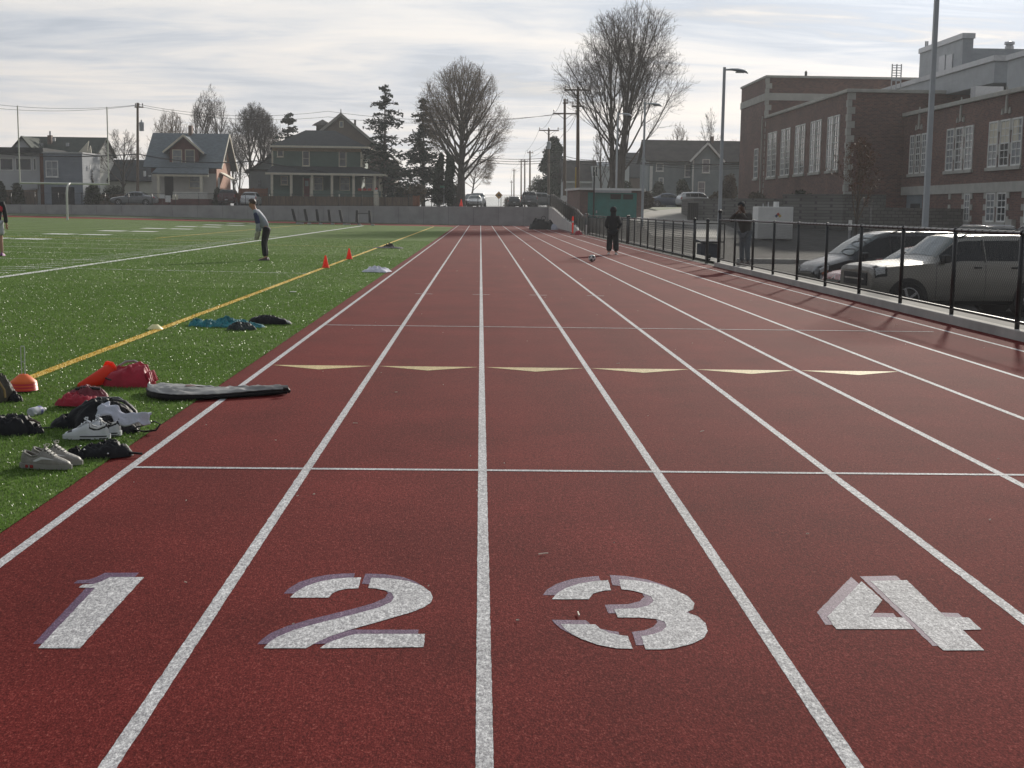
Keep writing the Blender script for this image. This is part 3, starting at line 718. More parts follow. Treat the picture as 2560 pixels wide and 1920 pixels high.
# ---- craftsman house with dormer
def house_dormer():
    Y = 152; r = empty('house', (0, 0, 0), 0, 'small house with grey roof, maroon front dormer and white porch wall', 'house')
    x0, x1 = AT(379, 440, Y).x, AT(540, 440, Y).x; zb = zs(-36) - .2
    ze = AT(455, 408, Y).z; zrd = AT(480, 336, Y+4.2).z; zband = AT(455, 433, Y).z
    D = 8.4
    MB().box(x0, x1, Y, Y+D, zb+.9, zband).build('lower_wall', m_stucco, r)
    MB().box(x0-.02, x1+.02, Y-.02, Y+D, zband+.003, ze).build('upper_wall', m_maroon, r)
    MB().box(x0-.01, x1+.01, Y-.03, Y+D, zb, zb+.895).build('plinth', m_maroon, r)
    MB().box(x0-.03, x1+.03, Y-.06, Y+.1, zb+.9, zb+1.05).build('water_table', m_whitetrim, r)
    ym = Y + D/2
    # right gable end: warm sunlight put into its siding colour
    MB().prism([(x1+.021, Y, zb+.9), (x1+.021, Y+D, zb+.9), (x1+.021, Y+D, ze), (x1+.021, ym, zrd-.1), (x1+.021, Y, ze)], (.05, 0, 0)).build('gable_wall', m_salmon_lit, r)
    MB().prism([(x0-.03, Y, ze), (x0-.03, Y+D, ze), (x0-.03, ym, zrd-.1)], (.05, 0, 0)).build('gable_wall', m_maroon, r)
    gable_roof(r, m_roofgrey, x0, x1, Y, Y+D, ze, zrd, over=.75, t=.14)
    mb = MB(); k = (zrd-ze)/(D/2)
    for s in (1, -1):
        ya = Y-.75 if s > 0 else Y+D+.75
        mb.bar((x1+.78, ya, ze-.75*k+.02), (x1+.78, ym, zrd+.02), .08, .2)
    mb.build('bargeboard', m_trim, r)
    # windows and side door of the right end
    F = rightf(x1+.07)
    add_window(F, Y+2.6, Y+3.4, ze+.5, ze+1.9, r, m_trim, m_glass); add_window(F, Y+5.0, Y+5.8, ze+.5, ze+1.9, r, m_trim, m_glass)
    MB().bm(F, Y+.6, Y+1.6, zb+.95, zband-.4, 0, .06).build('side_door', m_whitetrim, r)
    p = AT(560, 428, Y+3); MB().slab([(x1+.07, Y+1.8, zband+.1), (x1+.07, Y+4.4, zband+.1), (x1+1.5, Y+4.4, zband-.7), (x1+1.5, Y+1.8, zband-.7)][::-1], .12).build('side_awning', m_trim, r)
    # dormer
    dl, dr, da = AT(408, 381, Y-.3), AT(511, 384, Y-.3), AT(459, 339, Y-.3)
    w0, w1 = AT(424, 400, Y-.1).x, AT(496, 400, Y-.1).x
    zd = AT(459, 380, Y-.1).z; zlow = AT(459, 411, Y-.1).z
    kk = (da.z - dl.z)/(da.x - dl.x); xm = da.x
    zw = da.z - kk*(xm - w0)
    MB().prism([(w0, Y-.1, zlow), (w1, Y-.1, zlow), (w1, Y-.1, zw-.05), (xm, Y-.1, da.z-.1), (w0, Y-.1, zw-.05)], (0, 4.2, 0)).build('dormer_wall', m_maroon, r)
    mb = MB()
    for s, e in ((1, dl), (-1, dr)):
        q = [(e.x, Y-.55, e.z), (xm, Y-.55, da.z), (xm, Y+3.9, da.z), (e.x, Y+3.9, e.z)]
        mb.slab(q[::-1] if s > 0 else q, .14)
    dro = mb.build('dormer_roof', m_roofgrey, r)
    mb = MB()
    for e in (dl, dr): mb.bar((e.x, Y-.58, e.z), (xm, Y-.58, da.z+.02), .06, .2)
    mb.build('dormer_trim', m_trim, r)
    for a, b in ((433, 453), (465, 485)):
        w = rect(a, 376, b, 407, Y-.1); add_window(front(Y-.1), w[0], w[1], w[2], w[3], r, m_trim, m_glass_pale if a < 440 else m_glass)
    c = rect(473, 314, 481, 336, ym); MB().box(c[0], c[1], ym-.4, ym+.4, c[2]-.5, c[3]).build('chimney', m_chim, r)
    # porch
    zp0, zp1 = AT(450, 436, Y-2).z, AT(450, 415, Y).z; xp0, xp1 = AT(380, 436, Y-2).x, AT(521, 436, Y-2).x
    MB().slab([(xp0, Y-2, zp0), (xp1, Y-2, zp0), (xp1-.3, Y-.02, zp1), (xp0+.4, Y-.02, zp1)], .14).build('porch_roof', m_roofgrey, r)
    MB().box(xp0+.1, xp1-.05, Y-1.95, Y-1.8, zp0-.22, zp0-.01).build('porch_beam', m_trim, r)
    zf = zb + 1.0
    for px in (396, 503): c = AT(px, 450, Y-1.8).x; MB().box(c-.14, c+.14, Y-1.92, Y-1.64, zf, zp0-.2).build('porch_column', m_trim, r)
    MB().box(xp0+.1, xp1, Y-1.95, Y-.01, zb, zf).build('porch_floor', m_maroon, r)
    MB().box(AT(432, 470, Y-1.9).x, xp1-.2, Y-1.95, Y-1.85, zf, zf+.75).build('porch_railing', m_stucco, r)
    d = rect(412, 436, 433, 478, Y); MB().bm(front(Y), d[0], d[1], zf, d[3], 0, .05).build('front_door', m_dark, r)
    w = rect(475, 441, 503, 468, Y); add_window(front(Y), w[0], w[1], w[2], w[3], r, m_trim, m_glass_pale, nx=1, nz=2)
    for i in range(3): MB().box(AT(412, 490, Y).x, AT(434, 490, Y).x, Y-2.3-.35*i, Y-1.96-.35*i, zb-.2, zf-.25*(i+1)).build('step', m_maroon, r)
    return zb
zb2 = house_dormer()
for i, (px, py, w, h, lab) in enumerate(((405, 491, .55, .38, 'small white yard sign at the steps of the dormered house, leftmost of three'), (420, 497, .58, .72, 'tall white yard sign standing in the middle by the steps of the dormered house'), (438, 493, .6, .52, 'cream yard sign right of the tall white one by the steps'))):
    p = AT(px, py, 148.9); t = empty('yard_sign', (p.x, 148.9, zs(p.x)), 0, lab, 'sign', 'yard signs at the steps of the dormered house')
    MB().box(-w/2, w/2, -.02, .02, p.z - zs(p.x) - h/2, p.z - zs(p.x) + h/2).build('board', m_whitetrim if i < 2 else m_trim, t)
    MB().box(-.02, .02, .021, .05, -.05, p.z - zs(p.x) + h/2 - .02).build('stake', m_wood, t)

# ---- green house with hipped roof and long porch
def house_green():
    Y = 151; r = empty('house', (0, 0, 0), 0, 'large dark green house with hipped black roof and cream posts along its porch', 'house')
    x0, x1 = AT(681, 400, Y).x, AT(903, 400, Y).x; zb = zs(-20) - .3; ze = AT(790, 367, Y).z; D = 9
    MB().box(x0, x1, Y, Y+D, zb, ze).build('wall', m_green, r)
    el, er = AT(676, 364, Y-.6), AT(920, 368, Y-.6); rl, rr_ = AT(764, 325, Y+D/2), AT(838, 327, Y+D/2)
    y0, y1, ym = Y-.6, Y+D+.6, Y+D/2; zr_ = (rl.z+rr_.z)/2; zo = (el.z+er.z)/2
    mb = MB(); v = [(el.x, y0, zo), (er.x, y0, zo), (er.x, y1, zo), (el.x, y1, zo), (rl.x, ym, zr_), (rr_.x, ym, zr_)]
    mb.add(v, [(0,1,5,4), (1,2,5), (2,3,4,5), (3,0,4), (3,2,1,0)]); mb.build('roof', m_roofdark, r)
    MB().box(el.x-.05, er.x+.05, y0-.08, y0-.005, zo-.16, zo+.05).box(er.x+.005, er.x+.08, y0, y1, zo-.16, zo+.05).build('gutter', m_trim, r)
    MB().box(x0, x1, Y-.05, Y-.003, ze-.5, zo-.17).build('frieze_board', mat('tan_trim', (.36, .28, .19), .8), r)
    for x in (x0, x1): MB().box(x-.09, x+.09, Y-.045, Y+.1, zb+4, ze-.51).build('corner_board', m_trim, r)
    for a, b, c_, d in ((695, 376, 707, 390), (758, 379, 772, 413), (849, 380, 864, 415)):
        w = rect(a, b, c_, d, Y); add_window(front(Y), w[0], w[1], w[2], w[3], r, m_trim, m_glass, nx=1, nz=1 if a == 695 else 2)
    bx = rightf(x1); 
    for k in range(3): add_window(bx, Y+1.0+k*1.1, Y+1.8+k*1.1, AT(910, 420, Y).z, AT(910, 382, Y).z, r, m_trim, m_glass_pale, nx=1, nz=2)
    # porch
    pl, pr = AT(664, 431, Y-2.6), AT(962, 436, Y-2.6); zpe = (pl.z+pr.z)/2; zpt = AT(800, 416, Y).z
    mb = MB(); v = [(pl.x, Y-2.6, zpe), (pr.x, Y-2.6, zpe), (pr.x, Y+3, zpe), (x1, Y+3, zpt), (x1, Y-.01, zpt), (x0, Y-.01, zpt), (pl.x, Y-.01, zpe)]
    mb.add(v, [(0,1,4,5), (1,2,3,4), (0,5,6)]); mb.add([(pl.x, Y-2.6, zpe-.12), (pr.x, Y-2.6, zpe-.12), (pr.x, Y+3, zpe-.12), (pl.x, Y+3, zpe-.12)], [(3,2,1,0)])
    mb.build('porch_roof', m_roofdark, r)
    MB().box(pl.x-.04, pr.x+.04, Y-2.68, Y-2.605, zpe-.2, zpe+.02).box(pr.x+.005, pr.x+.07, Y-2.6, Y+3, zpe-.2, zpe+.02).build('porch_gutter', m_trim, r)
    zf = zb + 1.25; zrail = AT(800, 476, Y-2.3).z
    for px in (680, 728, 780, 830, 884, 937): c = AT(px, 455, Y-2.3).x; MB().box(c-.13, c+.13, Y-2.42, Y-2.16, zf, zpe-.125).build('porch_post', m_trim, r)
    for k in range(3): MB().box(pr.x-.75, pr.x-.5, Y-1.4+k*1.2, Y-1.15+k*1.2, zf, zpe-.125).build('porch_post', m_trim, r)
    MB().box(AT(777, 480, Y-2.3).x, pr.x-.45, Y-2.36, Y-2.22, zb, zrail).box(pl.x+.4, AT(728, 480, Y-2.3).x, Y-2.36, Y-2.22, zb, zrail).build('porch_railing', m_green, r)
    MB().box(pl.x+.4, pr.x-.4, Y-2.2, Y-.01, zb, zf).build('porch_floor', m_green, r)
    for a, b, c_, d in ((704, 442, 718, 460), (786, 444, 806, 475), (851, 444, 873, 475), (914, 444, 931, 474)):
        w = rect(a, b, c_, d, Y); add_window(front(Y), w[0], w[1], w[2], w[3], r, m_trim, m_glass_pale if a > 720 else m_glass, nx=1, nz=2)
    d = rect(760, 446, 774, 484, Y); dd = MB().bm(front(Y), d[0], d[1], zf, d[3], 0, .06).build('front_door', m_reddoor, r)
    MB().bm(front(Y), d[0]+.12, d[1]-.12, d[3]-.85, d[3]-.25, .06, .075).build('door_light', m_glass_pale, dd)
    MB().bm(front(Y), d[0]-.14, d[0]-.005, zf, d[3]+.12, 0, .05).bm(front(Y), d[1]+.005, d[1]+.14, zf, d[3]+.12, 0, .05).build('door_casing', m_trim, r)
    for px in (900, 912, 924): p = AT(px, 474, Y-2.3); MB().box(p.x-.2, p.x+.2, Y-2.5, Y-2.37, p.z-.12, p.z+.12).build('flower_box', m_redpaint, r)
house_green()
p = AT(941, 480, 147.5); t = empty('garden_statue', (p.x, 147.5, zs(p.x)), 0, 'small pale figure with a red cap by the porch corner of the green house', 'statue')
h = p.z - zs(p.x)
MB().lathe([(.28, 0), (.3, h*.6), (.2, h), (.12, h+.05)], 10).build('body', m_trim, t, smooth=True)
MB().sphere((0, 0, h+.17), .16).build('head', m_whitetrim, t, smooth=True); MB().lathe([(.17, h+.24), (.1, h+.42), (0, h+.5)], 10).build('cap', m_redpaint, t, smooth=True)

# ---- brown gabled hall behind
def hall():
    Y = 186; r = empty('hall', (0, 0, 0), 0, 'tall brown shingled building with steep gable and finial, behind the green house', 'building')
    ax = AT(853, 290, Y); rr_ = AT(944, 366, Y); k = (ax.z - rr_.z)/(rr_.x - ax.x); half = (AT(985, 420, Y).x - ax.x); zb = zs(-20) - .5
    hw = half*.78; ze = ax.z - k*hw
    gable_walls(r, m_brownside, ax.x-hw, ax.x+hw, Y, Y+14, zb, ze, ax.z, 'y'); gable_roof(r, m_roofbrown, ax.x-hw, ax.x+hw, Y, Y+14, ze, ax.z+.15, 'y', .5, .2)
    MB().box(ax.x+hw, ax.x+half, Y+.5, Y+12, zb, ze-1.2).build('side_wing', m_brownside, r)
    MB().slab([(ax.x+half+.4, Y, ze-1.6), (ax.x+half+.4, Y+12.5, ze-1.6), (ax.x+hw-.1, Y+12.5, ze+.1), (ax.x+hw-.1, Y, ze+.1)], .2).build('wing_roof', m_roofbrown, r)
    mb = MB()
    for s in (1, -1): mb.bar((ax.x + s*(hw+.5), Y-.55, ze - k*.5 + .1), (ax.x, Y-.55, ax.z+.2), .1, .35)
    mb.build('bargeboard', mat('grey_trim', (.25, .24, .22), .8), r)
    MB().cyl((ax.x, Y-.4, ax.z), (ax.x, Y-.4, ax.z+.9), .12, .04).build('finial', m_roofbrown, r)
    w = rect(850, 304, 857, 317, Y); add_window(front(Y), w[0], w[1], w[2], w[3], r, m_trim, m_glass_pale, nx=1, nz=1, sill=False)
    c = AT(807, 318, Y+6); MB().box(c.x-.8, c.x+.8, Y+5, Y+6.6, c.z-1.2, c.z+.2).build('cupola', m_roofbrown, r)
    MB().lathe([(1.5, c.z+.2), (1.1, c.z+.5), (0, c.z+1.05)], 8, (c.x, Y+5.8, 0)).build('cupola_roof', m_roofbrown, r)
    c = rect(885, 299, 888, 308, Y+4); MB().box(c[0], c[1]+.1, Y+4, Y+4.3, c[2]-1.2, c[3]).build('vent_pipe', m_roofbrown, r)
    c = rect(957, 345, 962, 368, Y+2); MB().box(c[0], c[1], Y+2, Y+2.6, c[2]-3, c[3]).build('chimney', m_pale, r)
hall()
def garage():
    Y = 158; r = empty('garage', (0, 0, 0), 0, 'grey blue gabled outbuilding between the dormered house and the green house', 'garage')
    x0, x1 = AT(623, 450, Y).x, AT(688, 450, Y).x; ze = AT(650, 424, Y).z; zb = zs(-25) - .2; za = AT(684, 382, Y).z
    gable_walls(r, m_greyblue, x0, x0+2*(AT(690, 400, Y).x-x0), Y, Y+7, zb, ze, za, 'y'); gable_roof(r, m_roofdark, x0, x0+2*(AT(690, 400, Y).x-x0), Y, Y+7, ze, za, 'y', .5)
    MB().box(x0-.3, AT(690, 424, Y).x, Y-.06, Y-.003, ze-.2, ze+.05).build('frieze_board', m_roofdark, r)
    w = rect(645, 451, 653, 466, Y); add_window(front(Y), w[0], w[1], w[2], w[3], r, m_greyblue, m_glass)
garage()
# low house between the slate box and the utility pole
def low_house():
    Y = 166; r = empty('house', (0, 0, 0), 0, 'low house with a broad dark roof and white vent pipes, left of the dormered house', 'house')
    x0, x1 = AT(268, 450, Y).x, AT(384, 450, Y).x; ze = AT(320, 449, Y).z; za = AT(320, 402, Y+4).z; zb = zs(-45) - .3
    gable_walls(r, m_stucco, x0, x1, Y, Y+8, zb, ze, za); gable_roof(r, m_roofdark, x0, x1, Y, Y+8, ze, za, over=.4)
    for px, a in ((358, 427), (371, 438)): p = AT(px, a, Y-.2); MB().cyl((p.x, Y+.5, ze), (p.x, Y+.5, p.z), .16).build('vent_pipe', m_whitetrim, r)
    p = AT(205, 420, Y); 
low_house()

# ---- board fences on the street
def board_fence(px0, px1, py_top, py_bot, Y, m, label, zlow=None):
    a, b = AT(px0, py_top, Y), AT(px1, py_top, Y); r = empty('board_fence', (a.x, Y, zs(a.x)), 0, label, 'fence')
    n = max(1, int(round((b.x - a.x)/1.9))); w = (b.x - a.x)/n; ztop = a.z - zs(a.x)
    for i in range(n):
        dz = zs(a.x + (i+.5)*w) - zs(a.x)
        MB().box(i*w+.06, (i+1)*w-.06, -.03, .03, dz-.1, ztop-.04+dz*.5).build('fence_panel', m, r)
    for i in range(n+1):
        dz = zs(a.x + i*w) - zs(a.x); MB().box(i*w-.055, i*w+.055, -.05, .06, dz-.1, ztop+.05+dz*.5).build('post', m, r)
    return r
board_fence(-60, 92, 473, 510, 149.7, m_fencebrown, 'dark brown board fence in front of the pale flat roofed house')
board_fence(188, 356, 484, 510, 150.2, m_fencebrown, 'brown board fence between the slate box house and the wooden power pole')
board_fence(598, 668, 470, 508, 154, m_fencered, 'reddish cedar board fence behind the parked white hatchback')
board_fence(655, 1030, 489, 514, 147.9, m_fencebrown, 'long brown board fence along the pavement before the green house')
board_fence(1033, 1048, 489, 514, 147.9, m_fencered, 'short orange board fence end to the right of the long brown fence')

# ---- houses on the right
def house_right():
    Y = 156; r = empty('house', (0, 0, 0), 0, 'grey blue house with front gable and white framed windows, beyond the driveway', 'house')
    x0, x1 = AT(1622, 420, Y+1.5).x, AT(1862, 420, Y+1.5).x; ze = AT(1700, 401, Y+1.5).z; za = AT(1700, 354, Y+6).z; zb = zs(20) - .8
    gable_walls(r, m_greyblue, x0, x1, Y+1.5, Y+10, zb, ze, za); gable_roof(r, m_roofbrown, x0, x1, Y+1.5, Y+10, ze, za, over=.4)
    g0, g1, ga = AT(1732, 400, Y).x, AT(1803, 400, Y).x, AT(1768, 361, Y); zeg = AT(1768, 398, Y).z
    gable_walls(r, m_greyblue, g0, g1, Y, Y+5, zb, zeg, ga.z, 'y', 'gable_wall'); gable_roof(r, m_roofbrown, g0, g1, Y, Y+6, zeg, ga.z+.05, 'y', .35, .14, 'gable_roof')
    mb = MB(); k = (ga.z-zeg)/((g1-g0)/2)
    for xx in (g0-.35, g1+.35): mb.bar((xx, Y-.4, zeg-k*.35+.05), ((g0+g1)/2, Y-.4, ga.z+.12), .07, .22)
    mb.box(g0-.02, g0+.14, Y-.03, Y-.002, zb, zeg); mb.build('corner_board', m_whitetrim, r)
    for a, b, c_, d in ((1757, 400, 1773, 430), (1746, 456, 1761, 486)):
        w = rect(a, b, c_, d, Y); add_window(front(Y), w[0], w[1], w[2], w[3], r, m_whitetrim, m_glass_pale)
    for a, b, c_, d in ((1713, 412, 1727, 441), (1642, 410, 1657, 426), (1648, 446, 1657, 470)):
        w = rect(a, b, c_, d, Y+1.5); add_window(front(Y+1.5), w[0], w[1], w[2], w[3], r, m_whitetrim, m_glass_pale)
    w = rect(1623, 415, 1632, 490, Y+1.4); MB().box(w[0], w[1], Y+1.3, Y+1.49, w[2]-1, w[3]).build('porch_column', m_whitetrim, r)
    c = rect(1778, 341, 1784, 362, Y+5.5); MB().box(c[0], c[1], Y+5.2, Y+5.9, c[2]-.6, c[3]).build('chimney', m_chim, r)
house_right()
def house_brown():
    Y = 172; r = empty('house', (0, 0, 0), 0, 'dark brown roofed house with white framed side windows, behind the teal doored shed', 'house')
    x0, x1 = AT(1412, 440, Y).x, AT(1532, 440, Y).x; ze = AT(1470, 452, Y).z; za = AT(1470, 404, Y+4).z; zb = zs(14) - .6
    gable_walls(r, m_pale, x0, x1, Y, Y+8, zb, ze, za); gable_roof(r, m_roofbrown, x0, x1-2.2, Y, Y+8, ze, za, over=.4)
    MB().box(x0-.3, x1, Y-.5, Y-.4, ze-.3, ze-.1).build('gutter', m_whitetrim, r)
    MB().box(x1-2.6, x1+2, Y-.6, Y+6, zb, AT(1500, 415, Y).z).build('side_wall', m_pale, r)
    for a in (1482, 1489): w = rect(a, 417, a+4, 440, Y-.6); add_window(front(Y-.6), w[0], w[1], w[2], w[3], r, m_whitetrim, m_glass, nx=1, nz=1, fr=.06)
house_brown()
def house_behind():
    Y = 190; r = empty('house', (0, 0, 0), 0, 'dark roofed house half hidden by the big bare tree right of the lane', 'house')
    x0, x1 = AT(1545, 440, Y).x, AT(1660, 440, Y).x; ze = AT(1590, 440, Y).z; za = AT(1590, 384, Y+4).z; zb = zs(20) - .6
    gable_walls(r, m_brownside, x0, x1, Y, Y+8, zb, ze, za); gable_roof(r, m_roofdark, x0, x1, Y, Y+8, ze, za, over=.4)
house_behind()

# ---- brick equipment shed with teal doors
m_shedbrick = brick_mat('shed_brick', (.17, .085, .07), (.22, .2, .18))
m_teal = mat('teal_paint', (.02, .20, .175), .45, .1, 1.5)
def shed():
    Y = 105; p0, p1 = AT(1450, 500, Y).x, AT(1606, 500, Y).x; zb = .4; zt_ = AT(1530, 476, Y).z
    r = empty('equipment_shed', (p0, Y, zb), 0, 'low brick shed with teal double doors and a pale flat roof edge', 'shed')
    w, h = p1 - p0, zt_ - zb
    xl = AT(1418, 500, Y+6).x - p0
    MB().prism([(0, 0, 0), (w, 0, 0), (w+.8, 6, 0), (xl, 6, 0)], (0, 0, h)).build('wall', m_shedbrick, r)
    MB().prism([(-.15, -.35, h+.004), (w+.2, -.35, h+.004), (w+1, 6.2, h+.004), (xl-.2, 6.2, h+.004)], (0, 0, .16)).build('roof', m_whitetrim, r)
    def L(px, py): q = AT(px, py, Y); return q.x - p0, q.z - zb
    a, b = L(1474, 484), L(1588, 484)
    MB().box(a[0]-.12, b[0]+.12, -.05, -.003, 0, a[1]+.1).build('door_frame', m_teal, r)
    mid = L(1520, 500)[0]
    zd = L(1530, 500)[1]
    for u0, u1 in ((a[0], mid-.015), (mid+.015, b[0])):
        d = MB().box(u0, u1, -.1, -.055, .02, zd).build('door', m_teal, r, bevel=.01)
        MB().box(u0+.5, u0+.6, -.16, -.105, 1.0, 1.2).build('handle', m_galv, d)
    MB().box(a[0], L(1524, 490)[0], -.09, -.054, zd+.04, a[1]).build('transom_panel', m_teal, r)
    for u in ((1526, 1552), (1558, 1582)): MB().box(L(u[0], 490)[0], L(u[1], 490)[0], -.09, -.054, zd+.06, a[1]-.02).build('transom_window', m_dark, r)
    u = L(1525, 480); MB().box(u[0]-1.2, u[0]+1.6, -.5, -.36, u[1]-.06, u[1]+.12).build('canopy_light', m_galv, r)
    MB().cyl((w*.08+.65, -.35, 0), (w*.08+.65, -.35, h+1.4), .06).build('downpipe', m_black, r)
shed()
# ------------------------------------------------------------------ brick school on the right
m_brick = brick_mat('school_brick', (.145, .066, .052), (.16, .125, .11), .26, .10, var=.35)
m_stone = mat('cast_stone', (.40, .39, .36), .85, .12, 1.5, .2, 12)
m_metal = rows_mat('ribbed_metal', (.27, .29, .31), .26, .5, .03)
m_blind = mat('pale_blind', (.60, .56, .46), .85, .1, 2)
m_block = brick_mat('split_block', (.155, .15, .14), (.075, .072, .07), .46, .2, var=.18, bumpd=.03, msize=.02)
XF = 26.1

def at_x(px, py, X):
    d = _dir(px, py); t = X/d[0]; return Vector((X, d[1]*t, EYE + d[2]*t))
def school_window(F, u0, u1, w0, w1, parent, bays, blind=0, quoin=True, nx=2, nz=6):
    """tall multi-light window: stone piers with toothed quoins between narrow sashes"""
    u0, u1 = min(u0, u1), max(u0, u1); n = bays; pier = .34; sw = ((u1-u0) - pier*(n-1))/n
    for i in range(n):
        a = u0 + i*(sw+pier)
        o = add_window(F, a+.1, a+sw-.1, w0+.1, w1-.1, parent, m_whitetrim, m_glass_pale if (i + bays) % 2 else m_glass, nx=nx, nz=nz, fr=.1, sill=False, dep=.06, bar=.05, zbars=(nz//2,))
        if blind:
            MB().bm(F, a+.12+(0 if i else sw*.3), a+sw-.12, w1-.1-(w1-w0)*blind, w1-.12, .013, .022).build('blind', m_blind, o)
        if i < n-1 and quoin:
            k = int((w1-w0)/.62)
            for j in range(k):
                z = w0 + (w1-w0)*j/k; h = (w1-w0)/k; wd = .17 if j % 2 else .09
                c = a + sw + pier/2
                if j % 2: MB().bm(F, c-wd, c+wd, z+.012, z+h-.012, 0, .07).build('quoin', m_stone, parent)
    MB().bm(F, u0-.16, u1+.16, w0-.2, w0-.003, -.04, .14).build('sill', m_stone, parent)
def school():
    r = empty('school_building', (0, 0, 0), 0, 'large dark red brick school with white multi pane windows and grey metal upper storeys', 'school')
    zb = -1.0
    c1 = at_x(2123, 222, XF); Y1 = c1.y; z1 = c1.z               # near corner of the middle wing
    Y2 = at_x(1914, 287, XF).y                                    # where the tall block begins
    t1 = at_x(1914, 190, XF); Y3 = at_x(1853, 260, XF).y; zt1 = t1.z
    c3 = AT(2262, 284, Y1); X3 = c3.x; z3 = c3.z
    # bodies
    MB().box(XF, 60, Y1, Y2, zb, z1-.25).build('wall', m_brick, r)
    MB().box(XF, 60, Y2+.003, Y3, zb, zt1-.2).build('wall', m_brick, r)
    MB().box(X3, 62, 40, Y1-.003, zb, z3-.25).build('wall', m_brick, r)
    # cornices / copings
    MB().box(XF-.16, 60, Y1-.16, Y2-.2, z1-.245, z1).build('coping', m_stone, r, bevel=.03)
    MB().box(XF-.12, 60, Y2-.19, Y3+.1, zt1-.195, zt1).build('coping', m_stone, r)
    MB().box(X3-.2, 62, 40, Y1+.001-.02, z3-.245, z3+.02).build('coping', m_stone, r, bevel=.03)
    zbelt = AT(1914, 242, Y2).z
    MB().box(XF-.07, 60, Y2-.09, Y3+.08, zbelt-.3, zbelt+.35).build('belt_course', m_stone, r)
    F2 = leftf(XF); F3 = leftf(X3)
    # tall windows of the middle wing: pixel columns read on the facade plane
    zw1 = at_x(2085, 290, XF).z; zw0 = at_x(2080, 426, XF).z
    for a, b in ((1921, 1942), (1954, 1976), (1989, 2013), (2027, 2053), (2069, 2098)):
        ya, yb = at_x(a, 350, XF).y, at_x(b, 350, XF).y
        school_window(F2, yb, ya, zw0, zw1, r, 2, nz=8)
    w = at_x(1890, 372, XF); w2 = at_x(1890, 446, XF); ya, yb = at_x(1886, 400, XF).y, at_x(1896, 400, XF).y
    school_window(F2, yb, ya, w2.z, w.z, r, 1, quoin=False, nx=1, nz=5)
    # corner quoins
    def quoins(x, y, za, zb_, sx):
        n = int((za-zb_)/.48)
        for j in range(n):
            z = zb_ + (za-zb_)*j/n; L_ = .5 if j % 2 else .26; D_ = .26 if j % 2 else .5
            MB().box(x-.035, x+L_*sx, y-.035, y+D_, z+.01, z+(za-zb_)/n-.01).build('quoin', m_stone, r)
    quoins(XF, Y1, z1-.26, 1.2, 1); quoins(XF, Y2, zt1-.21, z1+.05, 1)
    n = 14
    for j in range(n): 
        z = 2.2 + (z1-.4-2.2)*j/n
        MB().box(XF-.035, XF+.01, Y2-.3 if j % 2 else Y2-.16, Y2-.02, z, z+.42).build('quoin', m_stone, r)
    MB().cyl((XF-.15, Y2+.6, .5), (XF-.15, Y2+.6, z1), .08).build('downpipe', m_stone, r)
    # near wing: upper windows, belt course, lower windows, pinnacle ornaments
    zu1 = at_x(2552, 292, X3).z; zu0 = at_x(2540, 414, X3).z
    zl1 = at_x(2520, 480, X3).z; zl0 = at_x(2510, 556, X3).z
    zbc = at_x(2555, 465, X3).z
    MB().box(X3-.1, X3+.5, 40, Y1-.3, zbc-.3, zbc+.28).build('belt_course', m_stone, r)
    for k, (a, b) in enumerate(((2277, 2318), (2368, 2434), (2473, 2556))):
        ya, yb = at_x(a, 350, X3).y, at_x(b, 350, X3).y
        school_window(F3, yb, ya, zu0, zu1, r, 3, blind=(0, .0, .48)[k], nz=6)
        c = (ya+yb)/2
        o = MB()
        for (du, dz, hh, ww) in ((0, .35, 1.5, .16), (-.55, .3, .35, .14), (.55, .3, .35, .14)):
            o.prism([F3(c+du-ww, zu1+dz, .0), F3(c+du+ww, zu1+dz, .0), F3(c+du+ww*.7, zu1+dz+hh*.5, .0), F3(c+du, zu1+dz+hh, .0), F3(c+du-ww*.7, zu1+dz+hh*.5, .0)], (-.09, 0, 0))
        o.build('pinnacle_ornament', m_stone, r)
    for a, b, n_ in ((2411, 2425, 1), (2466, 2516, 2), (2562, 2600, 2)):
        ya, yb = at_x(a, 520, X3).y, at_x(b, 520, X3).y
        school_window(F3, yb, ya, zl0, zl1, r, n_, nz=4)
        for s, yy in ((1, ya), (-1, yb)):
            for j in range(0, 5, 2): z = zl0 + (zl1-zl0)*j/5; MB().bm(F3, yy, yy+.42*s, z, z+(zl1-zl0)/5, 0, .06).build('quoin', m_stone, r)
    for px in (2374,):
        yy = at_x(px, 520, X3).y
        for j in range(0, 5, 2): z = zl0 + (zl1-zl0)*j/5; MB().bm(F3, yy-.2, yy+.2, z, z+(zl1-zl0)/5, 0, .06).build('quoin', m_stone, r)
    # recessed entrance near the corner and utility boxes
    ya, yb = at_x(2266, 520, X3).y, at_x(2305, 520, X3).y
    e = MB().bm(F3, yb, ya, .2, zbc-.31, -.005, .02).build('doorway', mat('blue_grey_door', (.16, .19, .21), .6, .1, 1), r)
    MB().bm(F3, yb+.4, ya-1.0, .2, zbc-.9, .021, .05).build('door', m_dark, e)
    for a, b, t0 in ((2352, 2372, 545), (2524, 2540, 548)):
        q = at_x(a, t0, X3); MB().bm(F3, at_x(b, t0, X3).y, q.y, -.5, q.z, 0, .25).build('utility_box', m_stone, r)
    # grey metal upper storeys, set back on the roof
    XL, XU = 33.0, 36.5
    a, b = at_x(2250, 225, XL), at_x(2487, 152, XL)
    MB().box(XL, 60, b.y, a.y+6, z1-.3, b.z).build('penthouse_wall', m_metal, r)
    MB().box(XL-.12, 60, b.y-.12, a.y+6, b.z+.003, b.z+.35).build('penthouse_coping', m_galv, r)
    g = AT(2520, 152, b.y-6); MB().box(g.x, 62, b.y-22, b.y-6, z3-.3, g.z).build('penthouse_wall', m_metal, r)
